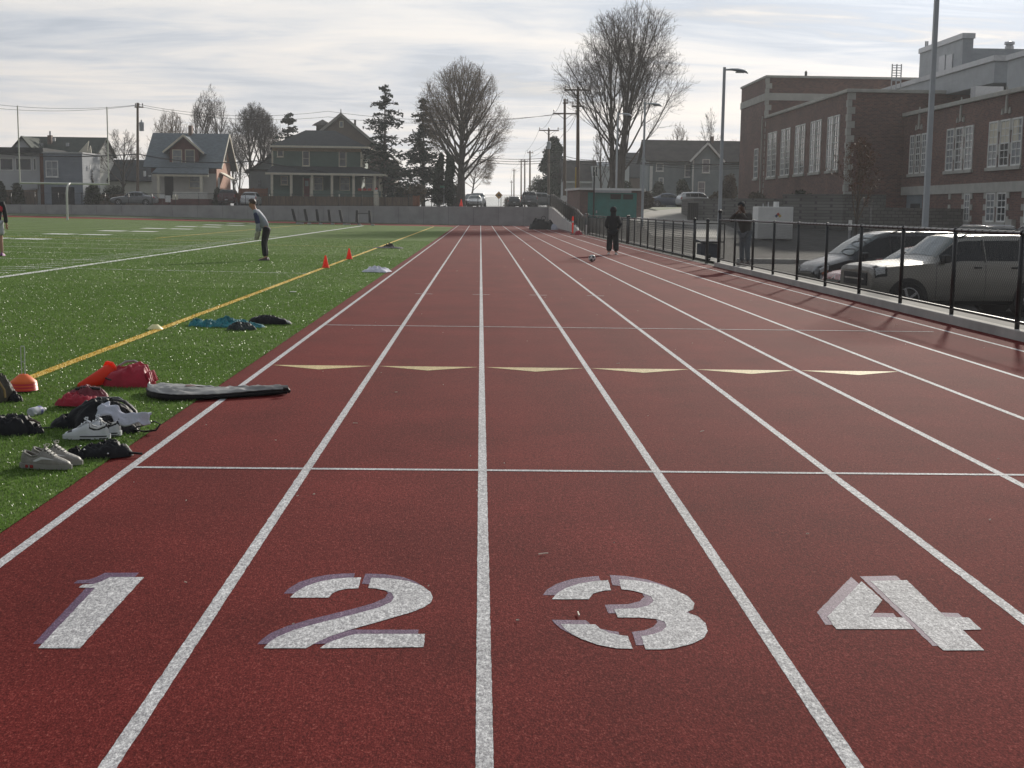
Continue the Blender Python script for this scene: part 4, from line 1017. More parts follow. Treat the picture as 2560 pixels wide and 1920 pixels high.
    MB().box(g.x-.1, 62, b.y-22, b.y-6+.1, g.z+.003, g.z+.33).build('penthouse_coping', m_galv, r)
    a2, b2 = at_x(2300, 131, XU), at_x(2408, 96, XU)
    MB().box(XU, XU+.8, b2.y, a2.y, z1, b2.z).build('fly_tower_wall', m_metal, r)
    MB().box(XU+.801, 60, b2.y+2.5, a2.y, z1, AT(2470, 121, b2.y+2.5).z).build('fly_tower_wall', m_metal, r)
    MB().box(XU-.1, XU+.9, b2.y-.1, a2.y+.1, b2.z+.003, b2.z+.4).build('penthouse_coping', m_galv, r)
    p = AT(2524, 108, b2.y+8); MB().lathe([(.34, p.z-.8), (.36, p.z-.3), (.28, p.z-.15), (.42, p.z-.1), (.40, p.z+.1), (0, p.z+.15)], 12, (p.x, p.y, 0)).build('roof_vent', m_galv, r)
    w = at_x(2520, 143, XL+.01)
    for px, py in ((2350, 170), (2368, 168)): q = at_x(px, py, XU-.01); MB().bm(leftf(XU), q.y-1.2, q.y+.2, q.z-.9, q.z+.9, 0, .06).build('louver_panel', m_galv, r)
    q = AT(2460, 227, b.y-.02); MB().box(q.x-.9, q.x+.9, b.y-1.0, b.y-.1, q.z-1.2, q.z+.2).build('roof_hatch', m_galv, r)
    # roof ladders with hooped rails
    for (px0, px1, pyt, pyb, Yq) in ((2231, 2251, 160, 219, Y1+8), (2314, 2319, 103, 122, a2.y-1)):
        u0, u1 = AT(px0, pyt, Yq), AT(px1, pyb, Yq); lb = MB()
        for x in ((u0.x, u0.x+.35, u1.x-.35, u1.x) if px0 < 2300 else (u0.x, u1.x)): lb.cyl((x, Yq, u1.z-.2), (x, Yq, u0.z), .045, n=6)
        for k in range(7):
            z = u0.z - (u0.z-u1.z)*(.05+.11*k)
            if px0 < 2300: lb.cyl((u0.x, Yq, z), (u0.x+.35, Yq, z), .03, n=5).cyl((u1.x-.35, Yq, z), (u1.x, Yq, z), .03, n=5)
            else: lb.cyl((u0.x, Yq, z), (u1.x, Yq, z), .03, n=5)
        if px0 < 2300: lb.cyl((u0.x, Yq, (u0.z+u1.z)/2-.3), (u1.x, Yq, (u0.z+u1.z)/2-.3), .05, n=5)
        lb.build('roof_ladder', m_galv, r)
    p = AT(2018, 185, Y2); MB().lathe([(.12, zt1), (.12, zt1+.4), (0, zt1+.55)], 8, (p.x, Y2+.5, 0)).build('roof_vent', m_dark, r)
    return Y1, Y2, X3
Y1, Y2, X3 = school()
# block terrace walls in front of the school
def block_wall(label, pts, ztop, zbot):
    r = empty('block_wall', (0, 0, 0), 0, label, 'wall')
    for (x0, y0), (x1, y1) in zip(pts, pts[1:]):
        d = Vector((x1-x0, y1-y0, 0)); n = Vector((d.y, -d.x, 0)).normalized()*.35
        MB().prism([(x0, y0, zbot), (x1, y1, zbot), (x1-n.x, y1-n.y, zbot), (x0-n.x, y0-n.y, zbot)], (0, 0, ztop-zbot)).build('wall_run', m_block, r)
        MB().prism([(x0+n.x*.12, y0+n.y*.12, ztop+.003), (x1+n.x*.12, y1+n.y*.12, ztop+.003), (x1-n.x, y1-n.y, ztop+.003), (x0-n.x, y0-n.y, ztop+.003)], (0, 0, .12)).build('cap_course', m_block, r)
    return r
a = AT(1704, 503, 112); b = AT(1735, 503, 102); c = AT(1955, 503, 95)
block_wall('long low block wall along the driveway, ending in a dark gate', [(a.x, 112), (b.x, 102), (c.x, 95)], AT(1850, 500, 97).z, -.8)
d = AT(1957, 492, 93); e = AT(2108, 492, 89)
block_wall('taller block terrace wall in front of the school, behind the white tank', [(d.x, 93), (e.x, 89), (XF+.5, 89)], AT(2030, 490, 91).z, -.9)
f = AT(2180, 525, 84); g = AT(2262, 527, 84)
block_wall('low brick red terrace wall at the inner corner of the school', [(f.x, 84), (X3-.2, 84)], AT(2200, 524, 84).z, -.9)
p = AT(1729, 530, 101.4); t = empty('wall_gate', (p.x, 101.2, .4), 0, 'dark metal gate set in the low block wall by the driveway', 'gate')
MB().box(-.35, .45, -.12, .0, -.6, AT(1729, 507, 101).z-.4).build('gate_panel', m_black, t)
for k in range(5): MB().box(-.3+.16*k, -.25+.16*k, -.17, -.125, -.5, AT(1729, 509, 101).z-.4).build('bar', m_black, t)
# ------------------------------------------------------------------ lamp posts along the lot
m_pole = mat('painted_pole', (.36, .39, .42), .45, .06, 3, metal=.2)
def lamp_post(x, y, zb, ztop, label, side=1):
    r = empty('lamp_post', (x, y, zb), 0, label, 'street lamp', 'tall grey lamp posts along the parking lot')
    h = ztop - zb
    MB().box(-.2, .2, -.2, .2, -.3, .05).build('base', m_conc, r)
    MB().cyl((0, 0, .05), (0, 0, h), .115, .085, n=4).build('pole', m_pole, r)
    hd = MB().tube([(.0, 0, h-.12), (.35*side, 0, h-.1), (.62*side, 0, h-.12), (.95*side, 0, h-.16), (1.12*side, 0, h-.26)], [.07, .1, .15, .14, .06], 8, flat=.55).build('lamp_head', m_pole, r, smooth=True)
    MB().box(.55*side, .95*side, -.12, .12, h-.25, h-.2).build('lens', m_glass_pale, hd)
    return r
lamp_post(13.12, 39.9, -.7, 8.1, 'nearest grey lamp post, behind the silver off-road car, its top out of view')
q = AT(1806, 330, 65); t_ = AT(1812, 168, 65); lamp_post(q.x, 65, -.6, t_.z, 'grey lamp post standing left of the brick school')
q = AT(1609, 400, 91); t_ = AT(1614, 255, 91); lamp_post(q.x, 91, .3, t_.z, 'grey lamp post in front of the right end of the teal doored shed')
q = AT(1542, 400, 113); t_ = AT(1545, 281, 113); lamp_post(q.x, 113, 1.0, t_.z, 'grey lamp post rising behind the roof of the teal doored shed')
# ------------------------------------------------------------------ wooden power poles
m_insul = mat('insulator', (.10, .07, .06), .35, .1, 5)
def power_pole(px, pyt, pyb, Y, label, arms, group=None, r0=.16, xf=None, lowyellow=False):
    t, b = AT(px, pyt, Y), AT(px, pyb, Y); zb = zs(b.x, Y) - .3
    r = empty('power_pole', (b.x, Y, zb), 0, label, 'power pole', group); h = t.z - zb; dx = t.x - b.x
    MB().cyl((0, 0, 0), (dx, 0, h), r0*1.15, r0*.75, n=8).build('pole', m_wood, r, smooth=True)
    for (pa, pb, py, ins) in arms:
        A, B = AT(pa, py, Y), AT(pb, py, Y); z = A.z - zb
        arm = MB().box(A.x-b.x, B.x-b.x, -r0-.12, -r0, z-.07, z+.07).build('crossarm', m_wood, r)
        n = ins
        for k in range(n):
            x = A.x - b.x + .1 + (B.x - A.x - .2)*k/max(1, n-1)
            MB().lathe([(.03, 0), (.03, .14), (.075, .16), (.05, .26), (.07, .29), (0, .36)], 8, (x, -r0-.06, z+.07)).build('insulator', m_insul, arm)
        mb = MB(); 
        for s in (1, -1): mb.bar((dx*.8 + s*.75, -r0-.06, z-.05), (dx*.8, -r0-.02, z-.6), .04, .04)
        if B.x - A.x > 1.5: mb.build('brace', m_black, arm)
    if xf:
        p = AT(xf[0], xf[1], Y); MB().lathe([(.0, -.5), (.25, -.48), (.27, .4), (.1, .5), (.06, .7), (0, .72)], 12, (p.x-b.x, -.0, p.z-zb)).build('transformer', m_pole, r, smooth=True)
    if lowyellow: MB().cyl((-.24, -.05, 0), (-.24, -.05, h*.35), .07).build('cable_guard', mat('yellow_guard', (.5, .36, .08), .6, .1, 3), r)
    return Vector((t.x, Y, t.z)), r
g_p = 'wooden power poles along the lane straight ahead'
pl0, _ = power_pole(344, 257, 500, 148.6, 'wooden power pole with a transformer, beside the dormered house on the left', [(338, 360, 268, 3)], xf=(354, 316))
pA, _ = power_pole(1445, 217, 490, 126, 'tallest wooden power pole with a wide crossarm, left of the large bare tree', [(1411, 1476, 225, 3), (1429, 1460, 266, 2)], g_p, .17, lowyellow=True)
pB, _ = power_pole(1412, 247, 490, 141, 'wooden power pole with crossarm, just left of the tallest pole', [(1382, 1442, 284, 3), (1407, 1420, 258, 2)], g_p)
pC, _ = power_pole(1372, 320, 490, 180, 'power pole with crossarm and transformer in front of the broad conifer', [(1347, 1397, 326, 3)], g_p, xf=(1372, 363))
far = [(1325, 377, 250, 'distant power pole at the left edge of the broad conifer'), (1312, 398, 283, 'distant power pole, right one of a close pair over the lane'), (1303, 399, 300, 'distant power pole, left one of a close pair over the lane'), (1285, 422, 352, 'very distant power pole right of the diamond sign'), (1279, 451, 470, 'farthest thin power pole in the haze of the lane')]
fp = []
for px, py, Y, lab in far: fp.append(power_pole(px, py, 505, Y, lab, [(px-7 if Y < 320 else px-4, px+7 if Y < 320 else px+4, py+5, 2)], g_p, .17)[0])
# ------------------------------------------------------------------ overhead wires
m_wire = mat('wire_black', (.015, .015, .016), .6, .1, 4)
def wire(pts, r, label, sag=.6, grp='overhead wires'):
    mb = MB(); P = []
    for a, b in zip(pts, pts[1:]):
        a, b = Vector(a), Vector(b); n = 14
        for i in range(n + (b == Vector(pts[-1]))):
            t = i/n; p = a.lerp(b, t); p.z -= sag*4*t*(1-t); P.append(p)
    mb.tube(P, r, 4); o = mb.build('overhead_wire', m_wire); tag(o, label, 'wire', grp); return o
wire([AT(-120, 372, 148.6), AT(345, 385, 148.6), AT(640, 402, 148.6), AT(1130, 452, 149)], .055, 'thick black cable bundle crossing in front of the dormered and green houses', .5)
wire([AT(-150, 240, 150), pl0 + Vector((.3, 0, -.2)), AT(820, 278, 149), AT(1408, 285, 141)], .018, 'thin upper wire from the left power pole towards the middle poles', .8)
wire([AT(-150, 252, 150), pl0 + Vector((-.2, 0, -.3)), AT(820, 292, 149), AT(1385, 286, 141)], .018, 'second thin wire just below the upper one left of the bare trees', .8)
for k, (dx, dz) in enumerate(((-1.2, -.1), (1.2, -.1), (0, -2.0))):
    wire([pA + Vector((dx, 0, dz-.2)), pB + Vector((dx, 0, dz-1.4)), pC + Vector((dx, 0, dz)), fp[0] + Vector((dx*.6, 0, dz*.5)), fp[1] + Vector((dx*.6, 0, dz*.5)), fp[3] + Vector((dx*.5, 0, dz*.4)), fp[4] + Vector((dx*.4, 0, dz*.4))], .018, ('left line conductor', 'right line conductor', 'low cable')[k] + ' strung from the tallest pole down the lane', .5)
for k, (ya, yb) in enumerate(((388, 393), (394, 400), (400, 405))):
    wire([AT(1180, ya+1, 162), AT(1410, ya+2, 150), AT(1560, yb, 150), AT(1900, yb+14, 150)], .028, ('upper', 'middle', 'lowest')[k] + ' of the three close cables crossing below the tall pole crossarms', .4)
wire([AT(1590, 408, 150), AT(1860, 411, 150)], .05, 'black cable across the front of the grey blue house', .1)
# ------------------------------------------------------------------ signs
def signpost(x, Y, zb, h, label, board, cat='sign', r=.035):
    t = empty('sign_post' , (x, Y, zb), 0, label, cat); MB().cyl((0, 0, 0), (0, 0, h), r, n=6).build('post', m_galv, t); board(t, h); return t
p = AT(1247, 493, 215)
def dia(t, h):
    s = .62; MB().prism([(0, -.06, h-s), (s, -.06, h), (0, -.06, h+s), (-s, -.06, h)], (0, .03, 0)).build('board', mat('sign_orange', (.45, .22, .03), .5, .1, 3), t)
    MB().prism([(0, -.075, h-.22), (.16, -.075, h), (0, -.075, h+.26), (-.16, -.075, h)], (0, .012, 0)).build('symbol', m_black, t)
signpost(p.x, 215, zs(p.x, 215), p.z - zs(p.x, 215)+.3, 'orange diamond warning sign over the far lane', dia)
p = AT(1110, 466, 146)
def street_name(t, h): MB().box(-.42, .42, -.03, -.01, h-.15, h+.08).build('board', mat('sign_green', (.03, .14, .09), .5, .1, 3), t); MB().box(-.01, .012, -.42, .42, h+.1, h+.3).build('board', MATS['sign_green'], t)
signpost(p.x, 146, zs(p.x), p.z - zs(p.x), 'green street name sign on a thin post near the big tree trunk', street_name)
p = AT(1840, 505, 52)
def bare(t, h): MB().box(-.06, .06, -.06, -.04, h-.35, h).build('board', m_whitetrim, t)
p = AT(2125, 550, 46); signpost(p.x, 46, -.69, p.z + .69, 'thin white post with a narrow plate in the parking lot behind the dark van', bare, r=.04)
p = AT(1408, 497, 140); 
def round_(t, h): MB().cyl((0, -.06, h), (0, -.03, h), .33, n=14).build('board', m_whitetrim, t)
signpost(p.x, 138, zs(p.x), p.z - zs(p.x), 'small white sign above the sloping fence left of the brick shed', round_)
# lane traffic cones and hydrant seen beyond the wall
m_cone = mat('cone_orange', (.85, .075, .03), .5, .06, 8, spec=.3)
translucent(m_cone, (.95, .10, .04), .45)
def tcone(name, loc, h, label, group=None, rz=0):
    t = empty(name, loc, rz, label, 'cone', group)
    MB().lathe([(h*.27, .02), (h*.255, .05), (h*.06, h*.97), (h*.045, h), (h*.03, h)], 18).build('cone_body', m_cone, t, smooth=True)
    MB().prism([(-h*.3, -h*.3, 0), (h*.3, -h*.3, 0), (h*.3, h*.3, 0), (-h*.3, h*.3, 0)], (0, 0, .028)).build('base', m_cone, t, bevel=.01)
    return t
p = AT(1153, 512, 139); tcone('traffic_cone', (p.x, 139, zs(p.x)+.02), .75, 'distant orange cone on the street behind the wall, left of the white cars')
# ------------------------------------------------------------------ trees
m_bark = mat('bark', (.095, .080, .068), .95, .3, 2.5, .6, 9, stretch=(3, 3, .6))
m_twig = mat('twig_bark', (.085, .068, .058), .95, .25, 1.5)
m_twigw = mat('warm_twig_bark', (.15, .11, .075), .95, .25, 1.5)
def seg_mesh(name, segs, n, m, parent):
    """tapered prisms from an array of (p0, p1, r0, r1)"""
    S = np.array(segs, float); P0, P1, R0, R1 = S[:, 0:3], S[:, 3:6], S[:, 6], S[:, 7]
    d = P1 - P0; d /= np.linalg.norm(d, axis=1, keepdims=True) + 1e-9
    ref = np.where(np.abs(d[:, 2:3]) > .9, np.array([[1., 0, 0]]), np.array([[0, 0, 1.]]))
    a = np.cross(d, ref); a /= np.linalg.norm(a, axis=1, keepdims=True); b = np.cross(d, a)
    V = []
    for P, Rr in ((P0, R0), (P1, R1)):
        for q in range(n):
            t = 2*math.pi*q/n; V.append(P + (a*math.cos(t) + b*math.sin(t))*Rr[:, None])
    V = np.stack(V, 1).reshape(-1, 3); base = np.arange(len(S))[:, None]*2*n
    F = np.concatenate([base + np.array([q, (q+1) % n, n + (q+1) % n, n + q]) for q in range(n)])
    return npmesh(name, V, F, m, parent, smooth=n > 3)
def bare_tree(label, base, H, spread, seed, trunk_h=.25, r0=.4, stems=1, limbs=9, up=.75, levels=4, group='bare winter trees', warm=False, droop=0, shape=None, lean=0, twig=.012, dens=1.0, apex=.9, fork=.16):
    """trunk, ascending limbs and fine twigs; the envelope 'shape(h)' gives the crown radius at relative height h"""
    rn = random.Random(seed); root = empty('bare_tree', base, 0, label, 'tree', group)
    big, small = [], []
    sk = H/18
    shape = shape or (lambda h: spread*max(.05, math.sin(math.pi*min(1, max(0, (h-trunk_h*.55)/(1.03-trunk_h*.55)))**.85))**.65)
    sp = (0, .95*sk, .55*sk, .34*sk, .26*sk)
    def inside(p):
        h = p.z/H
        k = rn.uniform(.80, 1.15); return h < 1.0*min(1.03, k + .15) and math.hypot(p.x - lean*h, p.y) < shape(max(0, min(h, 1)))*k
    def grow(p, d, L, r, lev):
        tries = 0
        while tries < 5 and not inside(p + d*L*.95): L *= .72; tries += 1
        if L < .22*sk: return
        k = 5 if lev == 1 else 4 if lev == 2 else 3; st = L/k; pts = []
        for i in range(k):
            wob = .07 if lev == 1 else .12
            d = (d + Vector((rn.gauss(0, wob), rn.gauss(0, wob), rn.gauss(0, wob*.6) + (.10 if lev < 3 else .05) - droop*.13*(lev > 1)))).normalized()
            q = p + d*st
            ra, rb = r*(1 - i/k*.7), r*(1 - (i+1)/k*.7)
            (big if ra > .035 else small).append((*p, *q, max(ra, twig*.8), max(rb, twig*.6)))
            p = q; pts.append((p.copy(), d.copy(), rb))
        if lev >= levels: return
        nb = max(1, int(min(10, L/sp[lev])*dens*(1.25 if lev >= 2 else 1) + rn.random()))
        for c in range(nb):
            t = .22 + .78*(c + rn.random())/nb; i = min(int(t*k), k-1); q, dd, rr = pts[i]
            side = Vector((rn.gauss(0, 1), rn.gauss(0, 1), rn.gauss(0, .5))); side = (side - dd*side.dot(dd)).normalized()
            ang = rn.uniform(.32, .78) if lev < 3 else rn.uniform(.4, 1.0)
            grow(q.copy(), (dd*math.cos(ang) + side*math.sin(ang)).normalized(), L*rn.uniform(.36, .6)*(1.15 - .5*t), max(rr*rn.uniform(.45, .62), twig), lev+1)
    for s in range(stems):
        a = 2*math.pi*s/max(1, stems) + (0 if stems == 2 else rn.random()); many = stems > 1
        p = Vector((math.cos(a), math.sin(a), 0))*(.7*r0*many); tilt = fork*many*rn.uniform(.6, 1.2)
        d = Vector((math.cos(a)*tilt + lean/H*.5, math.sin(a)*tilt, 1)).normalized()
        TH = H*apex*rn.uniform(.9 if many else 1, 1); k = 16; pts = []
        for i in range(k):
            d = (d + Vector((rn.gauss(0, .028), rn.gauss(0, .028), .035))).normalized(); q = p + d*TH/k
            f0, f1 = i/k, (i+1)/k
            ra, rb = r0*(1 - f0)**1.15 + .02, r0*(1 - f1)**1.15 + .015
            big.append((*p, *q, ra*(1.3 if i == 0 else 1), rb)); p = q; pts.append((p.copy(), d.copy(), rb))
        for c in range(limbs):
            t = trunk_h + (.96 - trunk_h)*((c + rn.random()*.8)/limbs); i = min(int(t*k), k-1); q, dd, rr = pts[i]
            az = c*2.4 + rn.uniform(-.5, .5) + s; h = q.z/H
            out = Vector((math.cos(az), math.sin(az), 0)); ang = max(.1, ((1 - up)*1.3 + rn.uniform(-.12, .18))*(1.3 - .6*t))
            nd = (Vector((0, 0, 1))*math.cos(ang) + out*math.sin(ang)).normalized()
            grow(q.copy(), nd, H*rn.uniform(.38, .6)*(1.05 - .55*t), max(min(rr*.62, r0*.28), .03), 1)
    seg_mesh('trunk', big, 7, m_bark, root)
    if small: seg_mesh('twigs', small, 3, m_twigw if warm else m_twig, root)['kind'] = 'stuff'
    return root, len(big), len(small)
NT = []
def bt(px, pyt, pyb, Y, label, wpx, seed, **k):
    b = AT(px, pyb, Y); t = AT(px, pyt, Y); zb = zs(b.x, Y) - .1
    NT.append(bare_tree(label, (b.x, Y, zb), t.z - zb, wpx/2/FPX*Y, seed, **k)[1:])
g_l = 'bare trees behind the left houses'
def table(T, k=1.0):
    def f(h):
        for (a, ra), (b, rb) in zip(T, T[1:]):
            if h <= b: return k*(ra + (rb - ra)*max(0, h - a)/(b - a))
        return .05
    return f
bt(1541, 10, 480, 124, 'tallest bare tree with many upright limbs, above the teal doored shed', 300, 11, trunk_h=.12, r0=.34, stems=3, limbs=18, up=.64, levels=4, dens=1.15, twig=.0095, group='large bare trees flanking the lane', lean=1.5, fork=.13, apex=.93, shape=table([(0, .6), (.2, 2.3), (.35, 4.1), (.58, 5.8), (.75, 5.0), (.86, 4.1), (.95, 2.8), (1.01, .6)], 1.25))
bt(1152, 150, 490, 152, 'broad bare tree with a thick trunk left of the lane, rounded crown', 205, 23, trunk_h=.17, r0=.52, stems=1, limbs=60, up=.45, levels=4, group='large bare trees flanking the lane', warm=True, twig=.0105, dens=1.25, apex=.9, shape=table([(0, .3), (.12, 1.6), (.2, 4.4), (.35, 5.2), (.58, 4.9), (.78, 3.9), (.9, 3.0), (1.01, .6)], 1.2))
bt(1170, 385, 498, 185, 'drooping bare boughs with yellowish twigs low beside the broad tree', 150, 37, trunk_h=.35, r0=.16, limbs=22, up=.30, levels=4, group='small bare trees by the lane', warm=True, droop=.7, dens=1.3, twig=.010, lean=4.6, shape=lambda h: 5.4*max(.05, math.sin(math.pi*min(1, max(0, h-.02)))**.6))
bt(530, 217, 480, 186, 'tall bare tree with a forked crown behind the dormered house', 118, 41, trunk_h=.35, r0=.42, stems=2, limbs=15, up=.64, levels=4, group=g_l, twig=.014, dens=1.25)
bt(637, 263, 480, 182, 'dense round bare tree between the dormered house and the small spruce', 165, 53, trunk_h=.25, r0=.4, stems=2, limbs=20, up=.60, levels=4, group=g_l, twig=.014, dens=1.35)
bt(425, 278, 470, 190, 'fine twigged bare shrub tree rising behind the dormered roof', 150, 61, trunk_h=.08, r0=.2, stems=4, limbs=11, up=.72, levels=3, group=g_l, twig=.018, warm=True)
bt(305, 322, 490, 160, 'low spreading bare tree left of the wooden power pole', 140, 71, trunk_h=.22, r0=.24, limbs=14, up=.5, levels=4, group=g_l, twig=.015)
bt(-8, 345, 490, 175, 'bare tree just showing at the left border of the view', 70, 77, trunk_h=.25, r0=.3, limbs=12, up=.6, levels=3, group=g_l, twig=.02)
bt(590, 330, 480, 176, 'bare sapling thicket at the right gable of the dormered house', 90, 79, trunk_h=.1, r0=.16, stems=3, limbs=10, up=.7, levels=3, group=g_l, twig=.018)
bt(1508, 300, 490, 128, 'thin bare tree leaning against the left of the tallest tree', 75, 83, trunk_h=.2, r0=.13, stems=2, limbs=12, up=.68, levels=3, group='small bare trees by the lane', twig=.014)
bt(1768, 272, 490, 185, 'small upright bare tree behind the grey blue house', 66, 91, trunk_h=.4, r0=.2, limbs=13, up=.72, levels=3, group='small bare trees by the lane', twig=.018)
bt(1690, 310, 490, 178, 'low reddish bare tree over the ridge of the grey blue house', 110, 97, trunk_h=.3, r0=.2, limbs=13, up=.62, levels=3, group='small bare trees by the lane', warm=True, twig=.02)
bt(1835, 330, 490, 176, 'wispy bare sapling just left of the school block', 40, 99, trunk_h=.3, r0=.1, limbs=8, up=.75, levels=3, group='small bare trees by the lane', twig=.016)

m_conif = mat('conifer_needles', (.022, .040, .028), .8, .4, .7, spec=.25, island=.4)
m_cedar = mat('cedar_foliage', (.028, .045, .028), .85, .4, .6, spec=.25, island=.4)
def tri_cloud(name, C, size, m, parent, rn, flat=.4, elong=1.8):
    n = len(C); a = rn.uniform(0, 2*np.pi, n); t = rn.normal(0, flat, n); s = size*rn.uniform(.6, 1.4, n)
    u = np.stack([np.cos(a)*np.cos(t), np.sin(a)*np.cos(t), np.sin(t)], 1)
    w = rn.normal(0, 1, (n, 3)); w -= u*(w*u).sum(1, keepdims=True); w /= np.linalg.norm(w, axis=1, keepdims=True)
    V = np.stack([C - u*s[:, None]*elong/2 + w*s[:, None]*.35, C - u*s[:, None]*elong/2 - w*s[:, None]*.35, C + u*s[:, None]*elong/2], 1).reshape(-1, 3)
    return npmesh(name, V, np.arange(n*3).reshape(-1, 3), m, parent)
def conifer(label, px, pyt, pyb, Y, wpx, seed, tiers=15, droop=.35, m=None, gap=.0, group='conifers behind the houses', dens=1.0):
    b, t = AT(px, pyb, Y), AT(px, pyt, Y); zb = zs(b.x, Y) - .1; H = t.z - zb; Rm = wpx/2/FPX*Y; rn = np.random.default_rng(seed)
    r = empty('conifer', (b.x, Y, zb), 0, label, 'tree', group)
    MB().cyl((0, 0, 0), (0, 0, H*.98), .02*H, .015, n=7).build('trunk', m_bark, r, smooth=True)
    C = []; bl = []
    for i in range(tiers):
        f = (i + .3 + rn.uniform(-.25, .25))/tiers; z = H*(.10 + .88*f); rad = Rm*1.55*(1 - f)**.85 + .18
        for k in range(int(5 + 2.6*rn.random())):
            az = rn.uniform(0, 2*np.pi); L = rad*rn.choice([.5, .72, .9, 1.0, 1.22])*rn.uniform(.85, 1.1)
            z0 = z + rn.normal(0, .2*H/tiers); ri = rn.uniform(.05, .3); dr = droop*rn.uniform(.7, 1.35)
            sgm = np.linspace(0.05, 1, 9); x = np.cos(az)*L*sgm; y = np.sin(az)*L*sgm; zz = z0 + L*(ri*sgm - dr*sgm**2)
            P = np.stack([x, y, zz], 1)
            for q in range(8): bl.append((*P[q], *P[q+1], .05*(1-q/9)+.012, .05*(1-(q+1)/9)+.01))
            n = int((20 + 62*L/3)*dens); s = rn.uniform(.10, 1.03, n); wv = .20*L*np.sin(np.pi*np.clip(s, .08, .95))**.6 + .06
            off = rn.normal(0, 1, (n, 3))*np.stack([wv*.62, wv*.62, wv*.16 + .04], 1)
            hang = -np.abs(rn.normal(0, .10, n))*L*.5
            C.append(np.stack([np.cos(az)*L*s, np.sin(az)*L*s, z0 + L*(ri*s - dr*s**2) + hang], 1) + off)
    seg_mesh('boughs', bl, 4, m_bark, r)['kind'] = 'stuff'
    tri_cloud('foliage', np.concatenate(C), .24*(Y/150), m or m_conif, r, rn)
    return r
conifer('tall layered conifer with wide drooping boughs, right of the brown hall', 962, 203, 495, 153, 130, 3, tiers=14, droop=.28, dens=.9)
conifer('dark conifer with shaggy boughs directly left of the broad bare tree', 1058, 238, 495, 160, 120, 5, tiers=17, droop=.40)
conifer('small spruce top showing above the left end of the green house roof', 722, 275, 500, 178, 110, 8, tiers=13, droop=.1, dens=.7)
def evergreen(name, label, px, pyt, pyb, Y, wpx, seed, n=9000, m=None, size=.2, lobes=6, group=None, cat='tree', pointed=.6, ground=None, tall=1, depth=1.0):
    b, t = AT(px, pyb, Y), AT(px, pyt, Y); zb = (zg(b.x, Y) if ground is None else ground) - .1; H = t.z - zb; Rm = wpx/2/FPX*Y; rn = np.random.default_rng(seed)
    r = empty(name, (b.x, Y, zb), 0, label, cat, group)
    MB().cyl((0, 0, 0), (0, 0, H*.75), max(.03, .02*H), .02, n=6).build('trunk' if cat == 'tree' else 'stem', m_bark, r, smooth=True)
    C = []
    for k in range(lobes):
        f = k/max(1, lobes); cz = H*(.2 + .68*f); rr_ = Rm*(1 - f*pointed)*rn.uniform(.55, .8); az = rn.uniform(0, 6.28); off = Rm*(1 - f*pointed)*.42*rn.random()**.5
        hz = H/lobes*1.25 + .2
        q = rn.normal(0, 1, (n//lobes, 3)); q /= np.linalg.norm(q, axis=1, keepdims=True); q *= rn.uniform(.55, 1.05, (len(q), 1))
        nz_ = np.sin(q[:, :1]*7 + k)*np.sin(q[:, 1:2]*6 + k*2)*.16 + 1
        C.append(q*nz_*np.array([rr_, rr_*depth, hz]) + np.array([math.cos(az)*off, math.sin(az)*off*depth, cz]))
    C = np.concatenate(C); C = C[(C[:, 2] > .02) & (C[:, 2] < H*1.02)]
    tri_cloud('foliage', C, size, m or m_cedar, r, rn, flat=.9, elong=1.5)
    return r
evergreen('conifer', 'broad dark conifer behind the power poles right of the lane', 1383, 328, 495, 192, 108, 12, 15000, size=.34, lobes=16, group='conifers behind the houses', pointed=.75)
evergreen('cedar_tree', 'dark clipped cedar column, left one of two beside the broad bare tree', 1098, 378, 500, 147, 40, 14, 7000, size=.2, lobes=9, group='clipped cedars by the lane', pointed=.55)
evergreen('cedar_tree', 'dark clipped cedar column, right one of two beside the broad bare tree', 1124, 380, 500, 146.5, 40, 15, 7000, size=.2, lobes=9, group='clipped cedars by the lane', pointed=.5)
g_s = 'shrubs and hedges along the street'
m_shrub = mat('shrub_leaves', (.045, .055, .026), .85, .4, .6, spec=.25, island=.4)
m_brush = mat('brown_brush', (.10, .078, .05), .9, .4, .6, island=.4)
